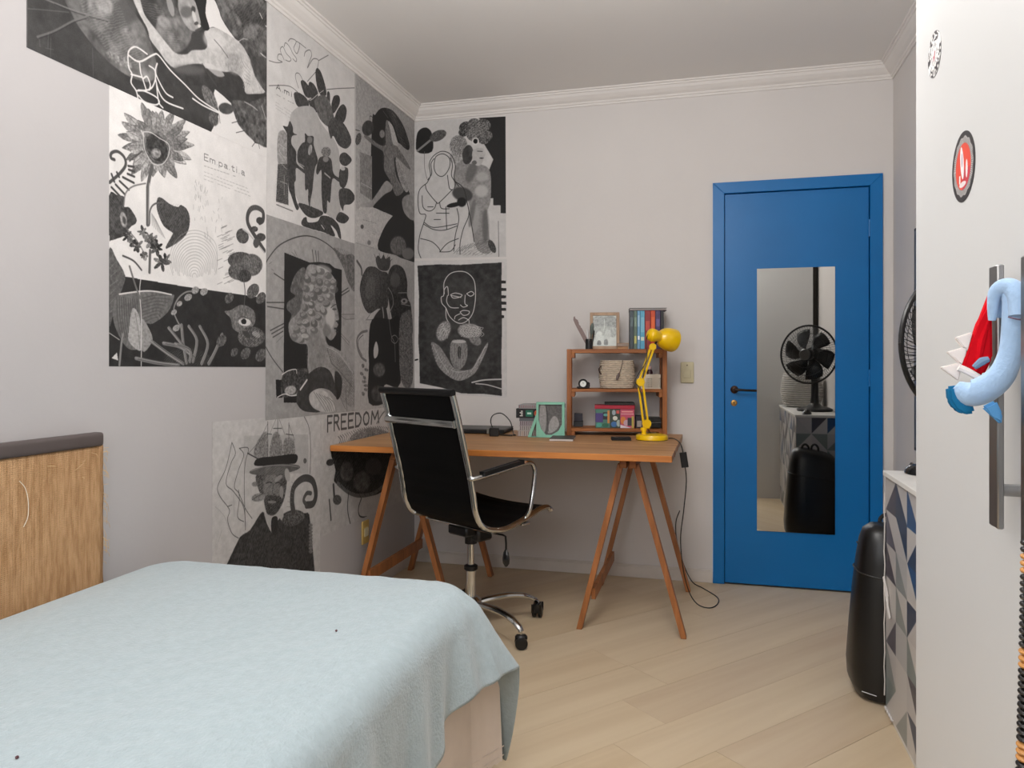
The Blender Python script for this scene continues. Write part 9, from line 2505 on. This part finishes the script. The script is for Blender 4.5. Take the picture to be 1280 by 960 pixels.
bm = bmesh.new(); prism(bm, [(-.027, -.020), (-.026, -.036), (-.020, -.047), (-.010, -.053), (.002, -.051), (-.004, -.030), (-.012, -.018)], .006, .022); bmesh.ops.bevel(bm, geom=list(bm.edges), offset=.003, segments=2, affect='EDGES'); obj('dorsal_fin', bm, M_fin, sk, True, label='dark blue fin')
bm = bmesh.new(); prism(bm, [(-.001, -.042), (.013, -.034), (.0195, -.049), (.0185, -.062), (.009, -.052)], -.026, -.017); bmesh.ops.bevel(bm, geom=list(bm.edges), offset=.0025, segments=2, affect='EDGES'); obj('side_fin', bm, M_fin2, sk, True)
bm = bmesh.new(); tube(bm, catmull([L3(2.041, 1.203, -3.240), L3(2.049, 1.210, -3.241), L3(2.056, 1.213, -3.242)], 4), rads([.003, .005, .003], 9), 8); obj('small_tuft', bm, mat('grey_blue', '7089a4', .9), sk, True)


# string of wooden beads hanging on the second handle
bs = thing('bead_string', 'string of black and tan wooden beads hanging from the wardrobe handle', 'beads', (2.055, -3.36, 1.0))
bm = bmesh.new(); lathe(bm, [(.004, -.0034), (.0068, -.002), (.0078, 0), (.0068, .002), (.004, .0034)], 12); bead = obj('bead', bm, mat('black_bead', '15110f', .3), bs, True)
bm = bmesh.new(); lathe(bm, [(.004, -.0034), (.0068, -.002), (.0078, 0), (.0068, .002), (.004, .0034)], 12); beadt = obj('bead', bm, mat('tan_bead', 'c58a4a', .35), bs, True, label='tan bead')
nb = 62
for k in range(nb):
    z = .022 - k * .0071; q = k / nb
    y = .010 + .026 * q ** 1.6; x = .003 - .002 * q
    tan = (k % 14) in (2, 3, 4)
    src = beadt if tan else bead
    if k == 0: o = bead
    elif k == 2: o = beadt
    else: o = src.copy(); C.objects.link(o)
    o.location = (x, y, z); o.rotation_euler = (R(8 * q), R(3 * math.sin(k)), 0)
bm = bmesh.new(); tube(bm, [(.002, .010 + .026 * (k / nb) ** 1.6, .026 - k * .0071) for k in range(0, nb, 3)], .0012, 5); obj('cord', bm, M_blackm, bs)
bm = bmesh.new(); tube(bm, catmull([(.003, .010, .024), (.012, .020, .12), (.0235, .036, .25), (.030, .0525, .2925)], 4), .0012, 5); obj('hanging_loop', bm, M_blackm, bs)

# made-up fixture for the added fill light, above the view's field
cl = thing('added_ceiling_lamp', 'unseen white pendant lamp added to brighten the room, above the view', 'lamp', (1.42, -2.35, H))
bm = bmesh.new(); lathe(bm, [(.05, -.03), (.06, -.0005)], 24); obj('lamp_canopy', bm, M_wpaint, cl, True)
bm = bmesh.new(); tube(bm, [(0, 0, -.03), (0, 0, -.20)], .004, 8); obj('lamp_stem', bm, M_wpaint, cl, True)

print('objects', len(bpy.data.objects), 'planks', rn, 'tris', sum(len(m.polygons) for m in bpy.data.meshes))
